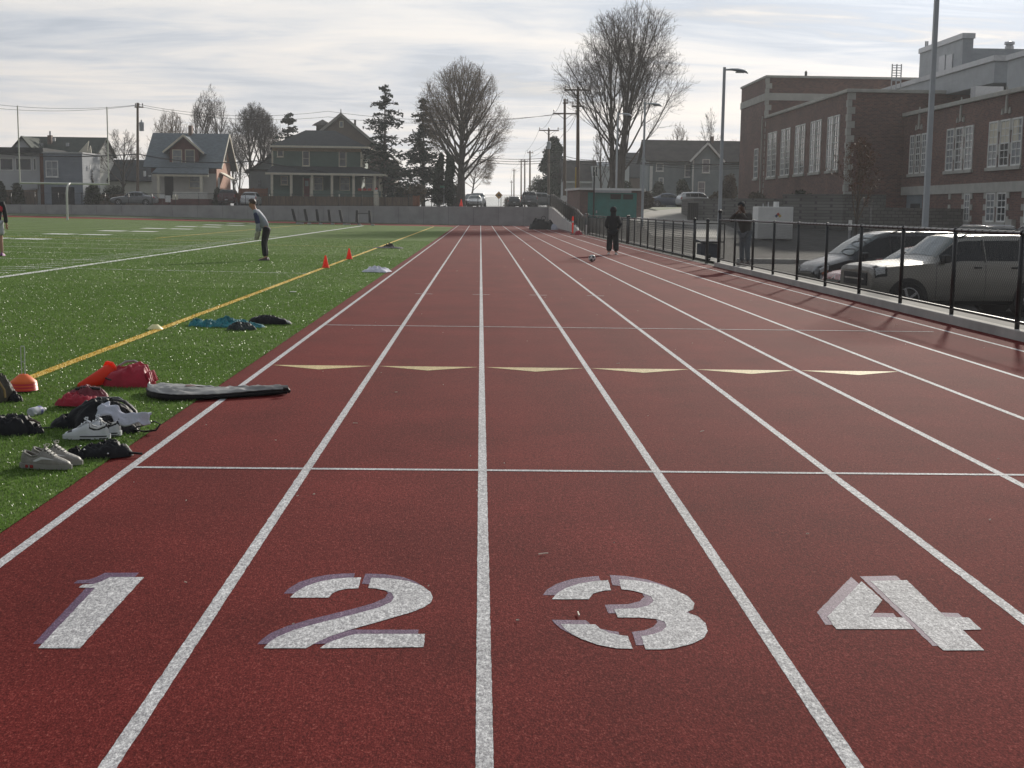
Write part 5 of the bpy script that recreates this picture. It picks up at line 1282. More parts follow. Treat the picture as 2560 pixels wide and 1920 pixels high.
for i, (px, pt, pb, Y, w, mm, lab) in enumerate((
    (6, 455, 510, 148, 30, m_shrub, 'leafy shrub behind the board fence at the left border'), (40, 459, 510, 148, 40, m_shrub, 'dark shrub behind the fence below the pale house windows'),
    (235, 462, 510, 147.5, 60, m_shrub, 'wide dark hedge to the right of the dark garage door'), (285, 466, 510, 151, 60, m_shrub, 'hedge between the slate box house and the low house'),
    (228, 425, 505, 152, 28, m_brush, 'tall brownish bush at the right side of the slate house'),
    (545, 470, 510, 149, 26, m_shrub, 'dark hedge under the salmon gable of the dormered house'), (1040, 462, 510, 150, 70, m_brush, 'brown undergrowth at the foot of the two conifers'),
    (1138, 462, 512, 156, 50, m_brush, 'brown brush between the cedars and the lane'), (1000, 470, 510, 152, 50, m_shrub, 'green brush by the right end of the brown fence'),
    (1275, 492, 512, 230, 40, m_brush, 'hazy bush beside the far lane'), (1345, 440, 505, 200, 60, m_shrub, 'dark bushes at the left foot of the broad conifer'),
    (1560, 455, 505, 140, 60, m_shrub, 'dark shrubs at the foot of the tallest bare tree'), (1620, 480, 520, 128, 50, m_brush, 'brown bush at the right end of the shed'),
    (1645, 455, 505, 151, 55, m_shrub, 'dark shrub covering the left corner of the grey blue house'), (1705, 450, 505, 150, 48, m_shrub, 'tall dark shrub between the windows of the grey blue house'),
    (1822, 435, 520, 142, 60, m_brush, 'leafy bush at the right corner of the grey blue house'), (1800, 480, 530, 118, 80, m_brush, 'brown shrubs behind the low block wall'),
    (1900, 482, 510, 104, 90, m_brush, 'brown planting along the foot of the school wall'), (2010, 478, 500, 96, 80, m_shrub, 'dark planting above the taller block wall'))):
    evergreen('shrub', lab, px, pt, pb, Y, w, 30+i, 2600, mm, .16, 5, g_s, 'shrub', .3)
# red leaved young tree in front of the school
def leafy_tree():
    Y = 62; b, t = AT(2138, 560, Y), AT(2170, 355, Y); zb = -.7; H = t.z - zb
    r, nb, ns = bare_tree('young tree with sparse coppery leaves in front of the brick school', (b.x, Y, zb), H, 2.0, 101, trunk_h=.3, r0=.10, stems=1, limbs=12, up=.74, levels=3, group=None, twig=.006, warm=True)
    r.name = 'young_tree'; rn = np.random.default_rng(4)
    tw = [c for c in r.children if 'twigs' in c.name][0]
    co = np.empty(len(tw.data.vertices)*3, np.float32); tw.data.vertices.foreach_get('co', co); co = co.reshape(-1, 3)
    C = co[rn.choice(len(co), 2600)] + rn.normal(0, .07, (2600, 3))
    tri_cloud('leaves', C, .065, mat('copper_leaf', (.13, .065, .04), .6, .4, 1, spec=.22, island=.5), r, rn, flat=.9, elong=1.3)
leafy_tree()
print('tree segs', NT)
# ------------------------------------------------------------------ cars
m_tyre = mat('tyre_rubber', (.016, .016, .017), .85, .2, 20)
m_rim = mat('alloy_rim', (.42, .42, .43), .35, .08, 9, metal=.7)
m_carglass = mat('car_glass', (.012, .016, .018), .08, .2, 1, spec=.45)
m_screen = mat('windscreen_glass', (.10, .13, .13), .10, .25, 2.5, spec=.9)
m_trimblk = mat('black_plastic', (.018, .018, .019), .6, .15, 10)
m_chrome = mat('chrome', (.55, .55, .56), .18, .05, 5, metal=.9)
m_lamp = mat('headlamp_lens', (.45, .46, .46), .08, .15, 9, spec=.9)
m_tail = mat('tail_lens', (.32, .02, .015), .2, .15, 9, spec=.7)
m_amber = mat('amber_lens', (.45, .10, .03), .2, .1, 9, spec=.7)
m_plate = mat('number_plate', (.55, .56, .58), .5, .08, 20)
PROF = {
 'suv': dict(L=4.87, H=1.74, wr=.385, ws=(.285, .395), side=[(.315, .52), (.535, .70), (.715, .885)], back=(.905, .975), axle=(.165, .765), st=[(0,.42,.88,.97,.87,.78),(.006,.36,.98,1.06,.915,.83),(.03,.30,1.05,1.10,.94,.86),(.10,.27,1.09,1.135,.95,.87),(.25,.27,1.15,1.20,.95,.86),(.275,.27,1.16,1.22,.95,.83),(.335,.27,1.17,1.48,.95,.77),(.395,.27,1.17,1.72,.95,.71),(.44,.27,1.18,1.76,.95,.70),(.70,.27,1.18,1.78,.95,.70),(.91,.27,1.18,1.75,.95,.70),(.945,.28,1.18,1.64,.95,.73),(.98,.30,1.14,1.22,.94,.80),(.99,.32,1.0,1.07,.92,.82),(1,.40,.86,.9,.87,.78)]),
 'sedan': dict(L=4.6, H=1.43, wr=.33, ws=(.30, .43), side=[(.335, .535), (.55, .72)], back=(.69, .81), axle=(.19, .80), st=[(0,.38,.56,.60,.72,.60),(.015,.28,.66,.72,.83,.72),(.06,.22,.73,.79,.87,.76),(.18,.2,.82,.88,.89,.78),(.28,.2,.88,.94,.89,.76),(.30,.2,.89,.96,.89,.74),(.37,.2,.91,1.20,.89,.66),(.43,.2,.92,1.36,.89,.61),(.50,.2,.93,1.42,.89,.60),(.60,.2,.94,1.43,.89,.60),(.68,.2,.95,1.38,.89,.60),(.75,.2,.95,1.20,.89,.66),(.82,.2,.96,1.03,.89,.74),(.96,.24,.94,.99,.86,.74),(.99,.28,.86,.90,.82,.70),(1,.36,.74,.78,.76,.64)]),
 'hatch': dict(L=4.2, H=1.50, wr=.34, ws=(.29, .41), side=[(.325, .53), (.545, .74), (.755, .86)], back=(.88, .965), axle=(.19, .79), st=[(0,.38,.58,.62,.72,.60),(.015,.28,.70,.76,.83,.72),(.06,.22,.78,.84,.86,.76),(.27,.2,.92,.98,.88,.76),(.29,.2,.93,1.0,.88,.74),(.35,.2,.95,1.26,.88,.67),(.41,.2,.96,1.44,.88,.62),(.50,.2,.97,1.50,.88,.62),(.72,.2,.98,1.50,.88,.62),(.87,.2,.99,1.45,.88,.63),(.93,.22,.99,1.26,.88,.68),(.97,.24,.98,1.05,.87,.74),(.99,.28,.86,.92,.84,.74),(1,.36,.72,.76,.78,.66)]),
 'van': dict(L=4.9, H=1.76, wr=.37, ws=(.17, .345), side=[(.23, .40), (.415, .64), (.655, .87)], back=(.90, .97), axle=(.175, .79), st=[(0,.36,.60,.66,.76,.64),(.012,.27,.74,.80,.87,.76),(.05,.22,.84,.90,.93,.82),(.15,.2,.98,1.05,.95,.82),(.17,.2,1.0,1.08,.95,.80),(.25,.2,1.02,1.40,.96,.76),(.34,.2,1.04,1.66,.96,.70),(.42,.2,1.05,1.74,.96,.69),(.70,.2,1.06,1.76,.96,.69),(.89,.2,1.07,1.71,.96,.69),(.94,.22,1.07,1.52,.95,.72),(.975,.25,1.05,1.12,.94,.80),(.99,.28,.9,.96,.91,.80),(1,.36,.8,.84,.86,.76)]),
}
def make_car(kind, label, paint, loc, heading, group=None, cat='car', name='parked_car', rack=False, detail=True, driver=False, scale=1.0):
    P = PROF[kind]; L, st = P['L'], P['st']
    r = empty(name, loc, heading, label, cat, group); r.scale = (scale,)*3
    def sec(f):
        f = min(1, max(0, f))
        for a, b in zip(st, st[1:]):
            if f <= b[0]:
                t = (f-a[0])/(b[0]-a[0]); q = [a[k]*(1-t) + b[k]*t for k in range(6)]; break
        _, zb, zl, zt_, w, wr = q; x = L/2 - f*L; zm = zb + (zl-zb)*.55
        cab = max(0, min(1, (zt_-zl-.08)/.4))
        return [Vector((x, 0, zb)), Vector((x, w*.86, zb)), Vector((x, w*.975, zb+.12)), Vector((x, w, zm)), Vector((x, w*.972, zl)),
                Vector((x, wr*1.0, zt_-.035-.05*cab)), Vector((x, wr*.84, zt_-.005)), Vector((x, 0, zt_+.015))]
    def S(f, v, s=1):
        c = sec(f); i = min(int(v), 6); p = c[i].lerp(c[i+1], v-i); return Vector((p.x, p.y*s, p.z))
    fs = sorted(set([a[0] for a in st] + [i/40 for i in range(41)]))
    mb = MB()
    for s in (1, -1):
        mb.grid(lambda u, v: S(fs[int(round(u*(len(fs)-1)))], v*7, s), len(fs)-1, 21)
    for f in (0, 1): mb.poly([S(f, k) for k in range(8)] + [S(f, k, -1) for k in range(6, 0, -1)])
    body = mb.build('body', paint, r, smooth=True)
    def patch(nm, m, f0, f1, v0, v1, sides=(1, -1), off=.006, nu=6, nv=3, parent=None, across=False):
        objs = []
        def pt(u, v, s):
            f, vv = f0 + (f1-f0)*u, v0 + (v1-v0)*v; p = S(f, vv, s); e = .004
            du, dv = S(f+e, vv, s) - S(f-e, vv, s), S(f, min(7, vv+.01), s) - S(f, vv-.01, s)
            n = du.cross(dv)*s; n = n.normalized() if n.length > 1e-9 else Vector((0, 0, 1))
            if n.dot(p - Vector((p.x, 0, .8))) < 0: n = -n
            return p + n*off
        if across:
            b = MB(); 
            for s in sides: b.grid(lambda u, v: pt(u, v, s), nu, nv)
            return b.build(nm, m, parent or r, smooth=True)
        for s in sides: objs.append(MB().grid(lambda u, v: pt(u, v, s), nu, nv).build(nm, m, parent or r, smooth=True))
        return objs
    patch('windscreen', m_screen, P['ws'][0]+.012, P['ws'][1], 5.06, 7, across=True, nv=6)
    patch('rear_window', m_carglass, P['back'][0], P['back'][1]-.01, 5.08, 7, across=True, nv=6)
    for a, b in P['side']: patch('side_window', m_carglass, a, b, 4.08, 4.94)
    for a in [q[0]-.008 for q in P['side'][1:]]: patch('pillar', m_trimblk, a-.006, a+.002, 4.02, 4.98, off=.008, nu=1)
    rw = (.385 if kind == 'suv' else .34 if kind == 'van' else .315)
    for fx in P['axle']:
        x = L/2 - fx*L; w = sec(fx)[3].y
        for s in (1, -1):
            MB().cyl((x, s*(w-.25), rw), (x, s*(w+.004), rw), rw*1.2, n=24).build('wheel_arch', m_trimblk, r)
            wh = MB(); ax = Matrix.Rotation(math.radians(-90*s), 3, 'X')
            wh.lathe([(rw*.62, -.1), (rw*.9, -.1), (rw, -.06), (rw, .05), (rw*.92, .095), (rw*.68, .10), (rw*.62, .06)], 24, (x, s*(w-.07), rw), ax, cap=False)
            wo = wh.build('wheel', m_tyre, r, smooth=True)
            rb = MB().lathe([(rw*.66, .07), (rw*.70, .095), (rw*.64, .10), (rw*.60, .055), (rw*.2, .05), (rw*.16, .085), (0, .09)], 24, (x, s*(w-.07), rw), ax)
            for k in range(5):
                a = 2*math.pi*k/5; d = Vector((math.cos(a), 0, math.sin(a))); c = Vector((x, s*(w+.008), rw))
                rb.bar(c + d*rw*.12, c + d*rw*.64, .05, .03, (0, 1, 0))
            rb.build('rim', m_rim, wo)
    big = kind in ('suv', 'van')
    zl = st[1][2]; w1 = st[1][4]
    # lamps, grille, bumpers, plates
    patch('lamp_bezel', m_trimblk, .010, .065 if big else .066, 3.45 if big else 3.35, 4.85, off=.007, nu=4)
    patch('headlamp', m_lamp, .013, .055 if big else .06, 3.62 if big else 3.5, 4.7, off=.012, nu=4)
    patch('grille', m_trimblk, .0125, .03, 5.05, 5.9, across=True, off=.012)
    fz = .40 + .0; xb = L/2
    gz0, gz1 = (st[0][1]+.24, st[0][2]+.05) if big else (st[0][1]+.22, st[0][2]-.02)
    MB().box(xb-.03, xb+.02, -st[0][4]*.72, st[0][4]*.72, gz0, gz1).build('grille', m_trimblk, r, bevel=.01)
    MB().box(xb+.021, xb+.034, -st[0][4]*.6, st[0][4]*.6, (gz0+gz1)/2-.02, (gz0+gz1)/2+.02).build('grille_bar', m_chrome, r)
    patch('bumper_strip', m_trimblk if paint is not m_trimblk else m_chrome, .004, .02, 1.2, 2.1, across=True, off=.014, nu=3)
    MB().box(xb+.02, xb+.035, -.16, .16, .40, .52).build('front_plate', m_plate, r)
    patch('tail_lamp', m_tail, .955, .992, 3.55, 4.6, off=.012, nu=4)
    MB().box(-xb-.03, -xb+.02, -.16, .16, .62, .74).build('rear_plate', m_plate, r)
    MB().box(-xb-.02, -xb+.05, -st[-1][4]*.92, st[-1][4]*.92, .40, .56).build('rear_bumper', m_trimblk if big else paint, r, bevel=.02)
    if detail:
        for s in (1, -1):
            p = S(P['side'][0][0]+.012, 4.15, s)
            MB().box(p.x-.09, p.x+.05, p.y, p.y+s*.2, p.z-.02, p.z+.15).build('wing_mirror', paint if kind != 'suv' else m_trimblk, r, bevel=.03)
        for a, b in P['side'][:2]:
            for s in (1, -1):
                p = S(b-.03, 3.75, s); MB().box(p.x-.09, p.x+.09, p.y-.005, p.y+s*.03, p.z-.02, p.z+.02).build('door_handle', m_trimblk if big else m_chrome, r, bevel=.008)
        for f in [P['side'][0][0]-.02] + [q[1]+.008 for q in P['side'][:2]]: patch('door_seam', m_trimblk, f, f+.0018, 1.4, 4.02, off=.003, nu=1, nv=8)
        patch('sill_strip', m_trimblk, .24, .74, 1.05, 1.7, off=.008, nu=3, nv=2)
    if rack:
        for s in (1, -1):
            pts = [S(f, 5.6, s) + Vector((0, 0, h)) for f, h in ((.42, .0), (.46, .06), (.6, .065), (.75, .065), (.86, .06), (.9, .0))]
            MB().tube(pts, .02, 6).build('roof_rail', m_chrome if rack == 2 else m_trimblk, r, smooth=True)
    if driver:
        p = S(P['side'][0][0] + .11, 4.3, 1); d = MB().sphere((p.x, p.y*.62, p.z+.12), .11, sz=1.2).sphere((p.x, p.y*.55, p.z-.14), .2, sy=1.1).build('driver', mat('driver_shape', (.12, .06, .045), .8, .1, 3), r, smooth=True)
    return r, S, patch
p_silver = mat('silver_paint', (.25, .24, .215), .30, .04, 2, metal=.4, coat=.4)
p_dark = mat('dark_green_paint', (.012, .015, .020), .25, .1, 2, coat=.5)
p_red = mat('red_car_paint', (.34, .045, .04), .25, .06, 2, coat=.6)
p_white = mat('white_car_paint', (.62, .63, .64), .3, .04, 2, coat=.5)
p_maroon = mat('maroon_car_paint', (.07, .015, .018), .25, .06, 2, coat=.6)
p_blue = mat('blue_car_paint', (.045, .07, .12), .3, .06, 2, coat=.5)
p_grey = mat('grey_car_paint', (.16, .17, .18), .3, .05, 2, coat=.5)
HD = math.atan2(-.13, -.99)
g_lot = 'cars parked nose to the fence in the lot'
make_car('suv', 'silver off-road car behind the near fence with its driver at the open window', p_silver, (10.72, 30.1, -.61), HD, g_lot, rack=True, driver=True)
make_car('sedan', 'red car whose nose shows between the dark van and the silver off-road car', p_red, (10.95, 33.4, -.61), HD, g_lot)
rv, Sv, pv = make_car('van', 'dark minivan with a glinting roof, farthest of the three nose-in cars', p_dark, (11.15, 36.4, -.61), HD, g_lot, 'van', 'parked_van', rack=True)
pv('bumper_panel', m_plate, .014, .022, 2.6, 3.3, off=.014, nu=2)
pv('turn_signal', m_amber, .02, .05, 3.35, 3.6, sides=(1,), off=.015, nu=2)
mb = MB()
for c, rr in ((.20, .035), (.255, .04), (.29, .03)):
    mb.tube([Sv(c + rr*math.cos(a)*.55, 5.9 + 1.0*math.sin(a) if 5.9 + math.sin(a) < 6.98 else 6.97, 1) + Vector((.008, 0, .012)) for a in np.linspace(0, 6.283, 20)], .009, 4)
mb.build('windscreen_loops', m_trimblk, rv)  # thin dark loops laid over the windscreen
make_car('suv', 'black off-road car with roof rails parked by the school wall, left of two', m_trimblk, (22.3, 60.5, -.63), R(100), 'black cars parked by the school wall', rack=2)
make_car('suv', 'black off-road car with roof rails parked by the school wall, right of two', m_trimblk, (24.6, 59.5, -.63), R(100), 'black cars parked by the school wall', rack=2)
g_st = 'cars along the street beyond the wall'
def street_car(px, Y, kind, paint, hd, label, **k):
    x = AT(px, 500, Y).x; make_car(kind, label, paint, (x, Y, zs(x, Y) + .0 if Y > 136 else zr(x, Y)), R(hd), g_st, detail=False, **k)
street_car(336, 141.5, 'sedan', p_grey, 180, 'grey saloon car parked along the street before the brown fence at the left')
street_car(574, 150.0, 'suv', p_maroon, 92, 'dark maroon car seen from behind in the driveway beside the dormered house', rack=True)
street_car(630, 148.4, 'hatch', p_white, 88, 'white hatchback seen from behind, right of the maroon car')
street_car(990, 152.5, 'sedan', p_white, 0, 'white car whose roof shows over the brown fence by the green house', scale=1.0)
street_car(1187, 160, 'sedan', p_white, -90, 'white saloon facing the camera on the lane beyond the wall')
street_car(1195, 169, 'suv', p_white, -92, 'white off-road car directly behind the white saloon on the lane')
street_car(1178, 178, 'van', p_maroon, -90, 'maroon van last in the line of cars facing the camera', cat='van', name='parked_van')
street_car(1323, 157, 'suv', p_grey, 88, 'dark grey off-road car seen from behind on the right of the lane', rack=2)
street_car(1355, 166, 'suv', p_grey, 5, 'grey truck like car standing sideways left of the sloping fence')
street_car(1286, 185, 'hatch', p_dark, 88, 'dark hatchback farther along the right edge of the lane')
street_car(1674, 141, 'sedan', p_blue, 0, 'dark blue saloon in front of the grey blue house')
street_car(1744, 138.5, 'hatch', p_white, 10, 'white car whose roof shows above the low block wall')
# ------------------------------------------------------------------ people
m_skin = mat('skin', (.42, .23, .16), .55, .08, 12, spec=.35)
m_skin_d = mat('skin_dark', (.12, .065, .045), .55, .08, 12, spec=.35)
m_hair = mat('brown_hair', (.05, .028, .018), .6, .3, 30, stretch=(1, 1, .2))
m_navy = mat('black_cloth', (.012, .013, .017), .9, .2, 9, .3, 25)
m_denim = mat('faded_denim', (.16, .19, .22), .9, .15, 14, .3, 60)
m_jersey = mat('grey_blue_jersey', (.30, .33, .38), .8, .08, 10, .2, 30)
m_jnavy = mat('navy_panel', (.03, .04, .10), .8, .1, 10)
m_glove = mat('goalkeeper_glove', (.42, .42, .33), .8, .15, 14)
m_jacket = mat('dark_brown_jacket', (.035, .028, .024), .85, .2, 8, .4, 18)
m_shoe_w = mat('white_leather', (.62, .62, .60), .5, .08, 12)
m_shoe_d = mat('dark_shoe', (.05, .035, .035), .6, .2, 12)
m_bib = mat('red_bib', (.50, .035, .06), .8, .08, 8)
m_short = mat('pale_shorts', (.42, .43, .46), .85, .08, 8)
m_purpleshoe = mat('purple_shoe', (.22, .05, .22), .6, .1, 12)
def skinned(name, J, E_, m, parent, grow=0.0, root='pelvis', sub=2):
    """one continuous surface grown over joints J[name] = (x, y, z, r[, r2]) joined by the edges E_"""
    names = []
    for a, b in E_:
        for q in (a, b):
            if q not in names: names.append(q)
    idx = {q: i for i, q in enumerate(names)}
    me = bpy.data.meshes.new(name); me.from_pydata([J[q][:3] for q in names], [(idx[a], idx[b]) for a, b in E_], []); me.update()
    o = bpy.data.objects.new(name, me); COL.objects.link(o)
    md = o.modifiers.new('skin', 'SKIN'); md.use_smooth_shade = True
    if not me.skin_vertices:
        b = bmesh.new(); b.from_mesh(me); b.verts.layers.skin.verify(); b.to_mesh(me); b.free()
    for q, i in idx.items():
        r = J[q][3] + grow; r2 = (J[q][4] if len(J[q]) > 4 else J[q][3]) + grow
        me.skin_vertices[0].data[i].radius = (r, r2); me.skin_vertices[0].data[i].use_root = (q == root or (root not in idx and i == 0))
    ms = o.modifiers.new('sub', 'SUBSURF'); ms.levels = sub; ms.render_levels = sub
    dg = bpy.context.evaluated_depsgraph_get(); ev = o.evaluated_get(dg); nm = bpy.data.meshes.new_from_object(ev)
    o.modifiers.clear(); old = o.data; o.data = nm; bpy.data.meshes.remove(old)
    nm.materials.clear(); nm.materials.append(m)
    for p in nm.polygons: p.use_smooth = True
    o.parent = parent; o.name = name
    return o
def hand(J, E_, tag_, wrist, dirv, side, curl=.5, s=1.0):
    """palm, four unequal fingers and a thumb from the side of the palm"""
    w = Vector(wrist); d = Vector(dirv).normalized(); sd = Vector(side).normalized(); n = d.cross(sd).normalized()
    pm = w + d*.075*s; J[tag_+'palm'] = (*pm, .030*s, .017*s); E_.append((tag_+'wrist', tag_+'palm'))
    for k, (off, ln) in enumerate(((-.026, .072), (-.009, .082), (.009, .078), (.025, .060))):
        b = pm + d*.028*s + sd*off*s; m1 = b + (d*(1-curl*.4) + n*curl*.6).normalized()*ln*.5*s; t = m1 + (d*(1-curl) + n*curl*1.1).normalized()*ln*.5*s
        for q, pnt, rr in (('a', b, .0095), ('b', m1, .009), ('c', t, .007)): J[f'{tag_}f{k}{q}'] = (*pnt, rr*s)
        E_ += [(tag_+'palm', f'{tag_}f{k}a'), (f'{tag_}f{k}a', f'{tag_}f{k}b'), (f'{tag_}f{k}b', f'{tag_}f{k}c')]
    b = w + d*.035*s - sd*.032*s; t = b + (d*.7 - sd*.55 + n*.3).normalized()*.05*s
    J[tag_+'ta'] = (*b, .011*s); J[tag_+'tb'] = (*t, .008*s); E_ += [(tag_+'palm', tag_+'ta'), (tag_+'ta', tag_+'tb')]
def person(label, loc, rz, pose, skin, tops, legs, shoe_m, hair_m=m_hair, group=None, gloves=None, hood=None, scale=1.0, shorts=False, bib=None):
    """figure facing its local +x; pose gives the joints of the body"""
    r = empty('person', loc, rz, label, 'person', group); r.scale = (scale,)*3
    J = dict(pose); E_ = [('pelvis', 'waist'), ('waist', 'chest'), ('chest', 'neck'), ('neck', 'jaw'), ('jaw', 'head'), ('head', 'crown'),
        ('jaw', 'nose')]
    for s in 'lr':
        E_ += [('chest', s+'shoulder'), (s+'shoulder', s+'elbow'), (s+'elbow', s+'wrist'), ('pelvis', s+'hip'), (s+'hip', s+'knee'), (s+'knee', s+'ankle'), (s+'ankle', s+'toe')]
        w, e = Vector(J[s+'wrist'][:3]), Vector(J[s+'elbow'][:3]); d = (w - e).normalized()
        hand(J, E_, s, w, J.get(s+'hdir', d)[:3] if s+'hdir' in J else d, (0, 1, 0) if abs(d.y) < .8 else (1, 0, 0), .5)
    J.pop('lhdir', None); J.pop('rhdir', None)
    B = dict(J)
    for q in ('pelvis', 'waist', 'chest', 'lshoulder', 'rshoulder', 'lelbow', 'relbow', 'lhip', 'rhip') + (() if shorts else ('lknee', 'rknee', 'lankle', 'rankle')): B[q] = (*J[q][:3], *[v*.62 for v in J[q][3:]])
    skinned('body', B, E_, skin, r)
    arms = lambda s: [('chest', s+'shoulder'), (s+'shoulder', s+'elbow'), (s+'elbow', s+'wrist')]
    T = dict(J)
    for s in 'lr':
        w, e = Vector(J[s+'wrist'][:3]), Vector(J[s+'elbow'][:3]); T[s+'wrist'] = (*(e.lerp(w, .95)), J[s+'wrist'][3]+.012)
        k, a = Vector(J[s+'knee'][:3]), Vector(J[s+'ankle'][:3]); T[s+'ankle'] = (*(k.lerp(a, .93)), J[s+'ankle'][3]+.018)
    T['neck'] = (*(Vector(J['chest'][:3]).lerp(Vector(J['neck'][:3]), .75)), J['neck'][3]+.012)
    T['pelvis'] = (*(Vector(J['pelvis'][:3]) - Vector((0, 0, .06))), J['pelvis'][3]+.012, (J['pelvis'][4] if len(J['pelvis']) > 4 else J['pelvis'][3])+.012)
    skinned('top', T, [('pelvis', 'waist'), ('waist', 'chest'), ('chest', 'neck')] + arms('l') + arms('r'), tops, r, grow=.016, root='chest')
    T['pelvis'] = J['pelvis']
    if shorts:
        for s in 'lr':
            h, k = Vector(J[s+'hip'][:3]), Vector(J[s+'knee'][:3]); T[s+'knee'] = (*(h.lerp(k, .85)), J[s+'knee'][3]+.05)
        le = [('pelvis', 'lhip'), ('lhip', 'lknee'), ('pelvis', 'rhip'), ('rhip', 'rknee')]
    else: le = [('pelvis', 'lhip'), ('lhip', 'lknee'), ('lknee', 'lankle'), ('pelvis', 'rhip'), ('rhip', 'rknee'), ('rknee', 'rankle')]
    skinned('trousers' if not shorts else 'shorts', T, le, legs, r, grow=.014)
    for s in 'lr':
        a, t = Vector(J[s+'ankle'][:3]), Vector(J[s+'toe'][:3]); f = (t - a); f.z = 0; f.normalize(); z0 = t.z - J[s+'toe'][3]
        def shoe(u, v):
            ang = math.pi*v; tt = u; wd = .046*(1 - .25*abs(tt-.55))*(1 if tt < .9 else .75); h = (.10 if tt < .35 else .10 - .055*(tt-.35)/.65) if 0 < tt < 1 else .03
            p = a + f*(-.085 + .275*tt); sd = Vector((-f.y, f.x, 0))
            return (p.x + sd.x*wd*math.cos(ang), p.y + sd.y*wd*math.cos(ang), z0 + .004 + h*math.sin(ang))
        MB().grid(shoe, 8, 8).build('shoe', shoe_m, r, smooth=True)
    hd, cr = Vector(J['head'][:3]), Vector(J['crown'][:3]); nose = Vector(J['nose'][:3]); fwd = (nose - Vector(J['jaw'][:3])); fwd.z *= .3; fwd.normalize(); sd = Vector((-fwd.y, fwd.x, 0)).normalized(); upv = fwd.cross(sd)
    if hair_m:
        hb = MB(); c = hd.lerp(cr, .45) - fwd*.012
        def hp(u, v):
            a, b = 2*math.pi*u, math.pi*(v*.62 - .12); ca = math.cos(a)
            lo = -.5 if ca > .45 else 0; q = fwd*math.cos(b)*ca + sd*math.cos(b)*math.sin(a) + upv*math.sin(b if ca < .45 else max(b, .25))
            return c + q*(.108 + .010*noise.noise(q*9))
        hb.grid(hp, 20, 10, True); hb.build('hair', hair_m, r, smooth=True)
    for s in (1, -1):
        e = hd + fwd*.088 + sd*.034*s + upv*.012; MB().sphere(e, .011, 8, 6).build('eye', m_shoe_w, r, smooth=True)
        if not hood: MB().sphere(hd + sd*.09*s - fwd*.008, .027, 8, 6, sy=.5).build('ear', skin, r, smooth=True)
    if hood:
        c = hd.lerp(cr, .4)
        def hf(u, v):
            a, b = 2*math.pi*u, math.pi*(v*.86 - .5+.14) ; 
            q = fwd*math.cos(b)*math.cos(a)*1.05 + sd*math.cos(b)*math.sin(a) + upv*math.sin(b)*1.08
            k = .128 if math.cos(a) < .55 else .10
            return c + q*k - fwd*.02 - upv*.012
        MB().grid(hf, 20, 12, True).build('hood', hood, r, smooth=True)
        n0 = Vector(J['neck'][:3]); MB().tube([n0 - Vector((.01, 0, .10)), n0 + Vector((-.015, 0, .02)), hd - Vector((.03, 0, .03))], [.13, .105, .10], 12).build('hood_collar', hood, r, smooth=True)
    if gloves:
        for s in 'lr':
            w = Vector(J[s+'wrist'][:3]); d = (w - Vector(J[s+'elbow'][:3])).normalized(); G = {'g0': (*(w - d*.05), .045), 'g1': (*(w + d*.02), .045), 'g2': (*(w + d*.10), .058, .034)}; ge = [('g0', 'g1'), ('g1', 'g2')]
            for k in range(4):
                b = w + d*.17 + Vector((.012*k, -.045 + .03*k, 0)); G[f'a{k}'] = (*b, .017); G[f'b{k}'] = (*(b + d*.055 + Vector((-.02, 0, 0))), .014); ge += [('g2', f'a{k}'), (f'a{k}', f'b{k}')]
            t = w + d*.09 + Vector((.05, .03, 0)); G['t'] = (*t, .017); ge.append(('g1', 't'))
            skinned('glove', G, ge, gloves, r, root='g1')
    return r, J
def base_pose():
    return {'pelvis': (0, 0, .93, .125, .15), 'waist': (0, 0, 1.10, .105, .135), 'chest': (0, 0, 1.32, .115, .16), 'neck': (.01, 0, 1.50, .05), 'jaw': (.03, 0, 1.60, .066), 'head': (.025, 0, 1.675, .092), 'crown': (.01, 0, 1.745, .062), 'nose': (.125, 0, 1.635, .014),
        'lshoulder': (-.005, .19, 1.42, .058), 'lelbow': (-.02, .25, 1.13, .042), 'lwrist': (.06, .25, .88, .030), 'rshoulder': (-.005, -.19, 1.42, .058), 'relbow': (-.02, -.25, 1.13, .042), 'rwrist': (.06, -.25, .88, .030),
        'lhip': (0, .095, .86, .095), 'lknee': (.02, .105, .48, .062), 'lankle': (-.01, .11, .09, .042), 'ltoe': (.14, .13, .035, .032), 'rhip': (0, -.095, .86, .095), 'rknee': (.02, -.105, .48, .062), 'rankle': (-.01, -.11, .09, .042), 'rtoe': (.14, -.13, .035, .032)}
# goalkeeper leaning forward, gloves hanging by the thighs, facing left
po = base_pose()
def lean(po, names, piv, ang):
    for n in names:
        x, y, z = po[n][:3]; dx, dz = x - piv[0], z - piv[1]; c, s = math.cos(ang), math.sin(ang)
        po[n] = (piv[0] + dx*c + dz*s, y, piv[1] - dx*s + dz*c, *po[n][3:])
UP = ['waist', 'chest', 'neck', 'jaw', 'head', 'crown', 'nose', 'lshoulder', 'rshoulder', 'lelbow', 'relbow', 'lwrist', 'rwrist']
lean(po, UP, (0, .95), R(31)); lean(po, ['jaw', 'head', 'crown', 'nose'], po['neck'][0:3:2], R(-12))
po['pelvis'] = (-.04, 0, .94, .10, .10)
for s, y in (('l', .2), ('r', -.2)):
    x = po[s+'shoulder'][0]; po[s+'elbow'] = (x - .08, y*1.2, 1.0, .042); po[s+'wrist'] = (x - .04, y*1.0, .79, .030)
    po[s+'knee'] = (.035, y*.5, .5, .062); po[s+'hip'] = (-.04, y*.48, .87, .092)
gk, JG = person('goalkeeper in a grey jersey and gloves leaning forward on the pitch', (*GR(664, 655)[:2], .03), R(180), po, m_skin, m_jersey, m_navy, m_shoe_d, gloves=m_glove, scale=1.03)
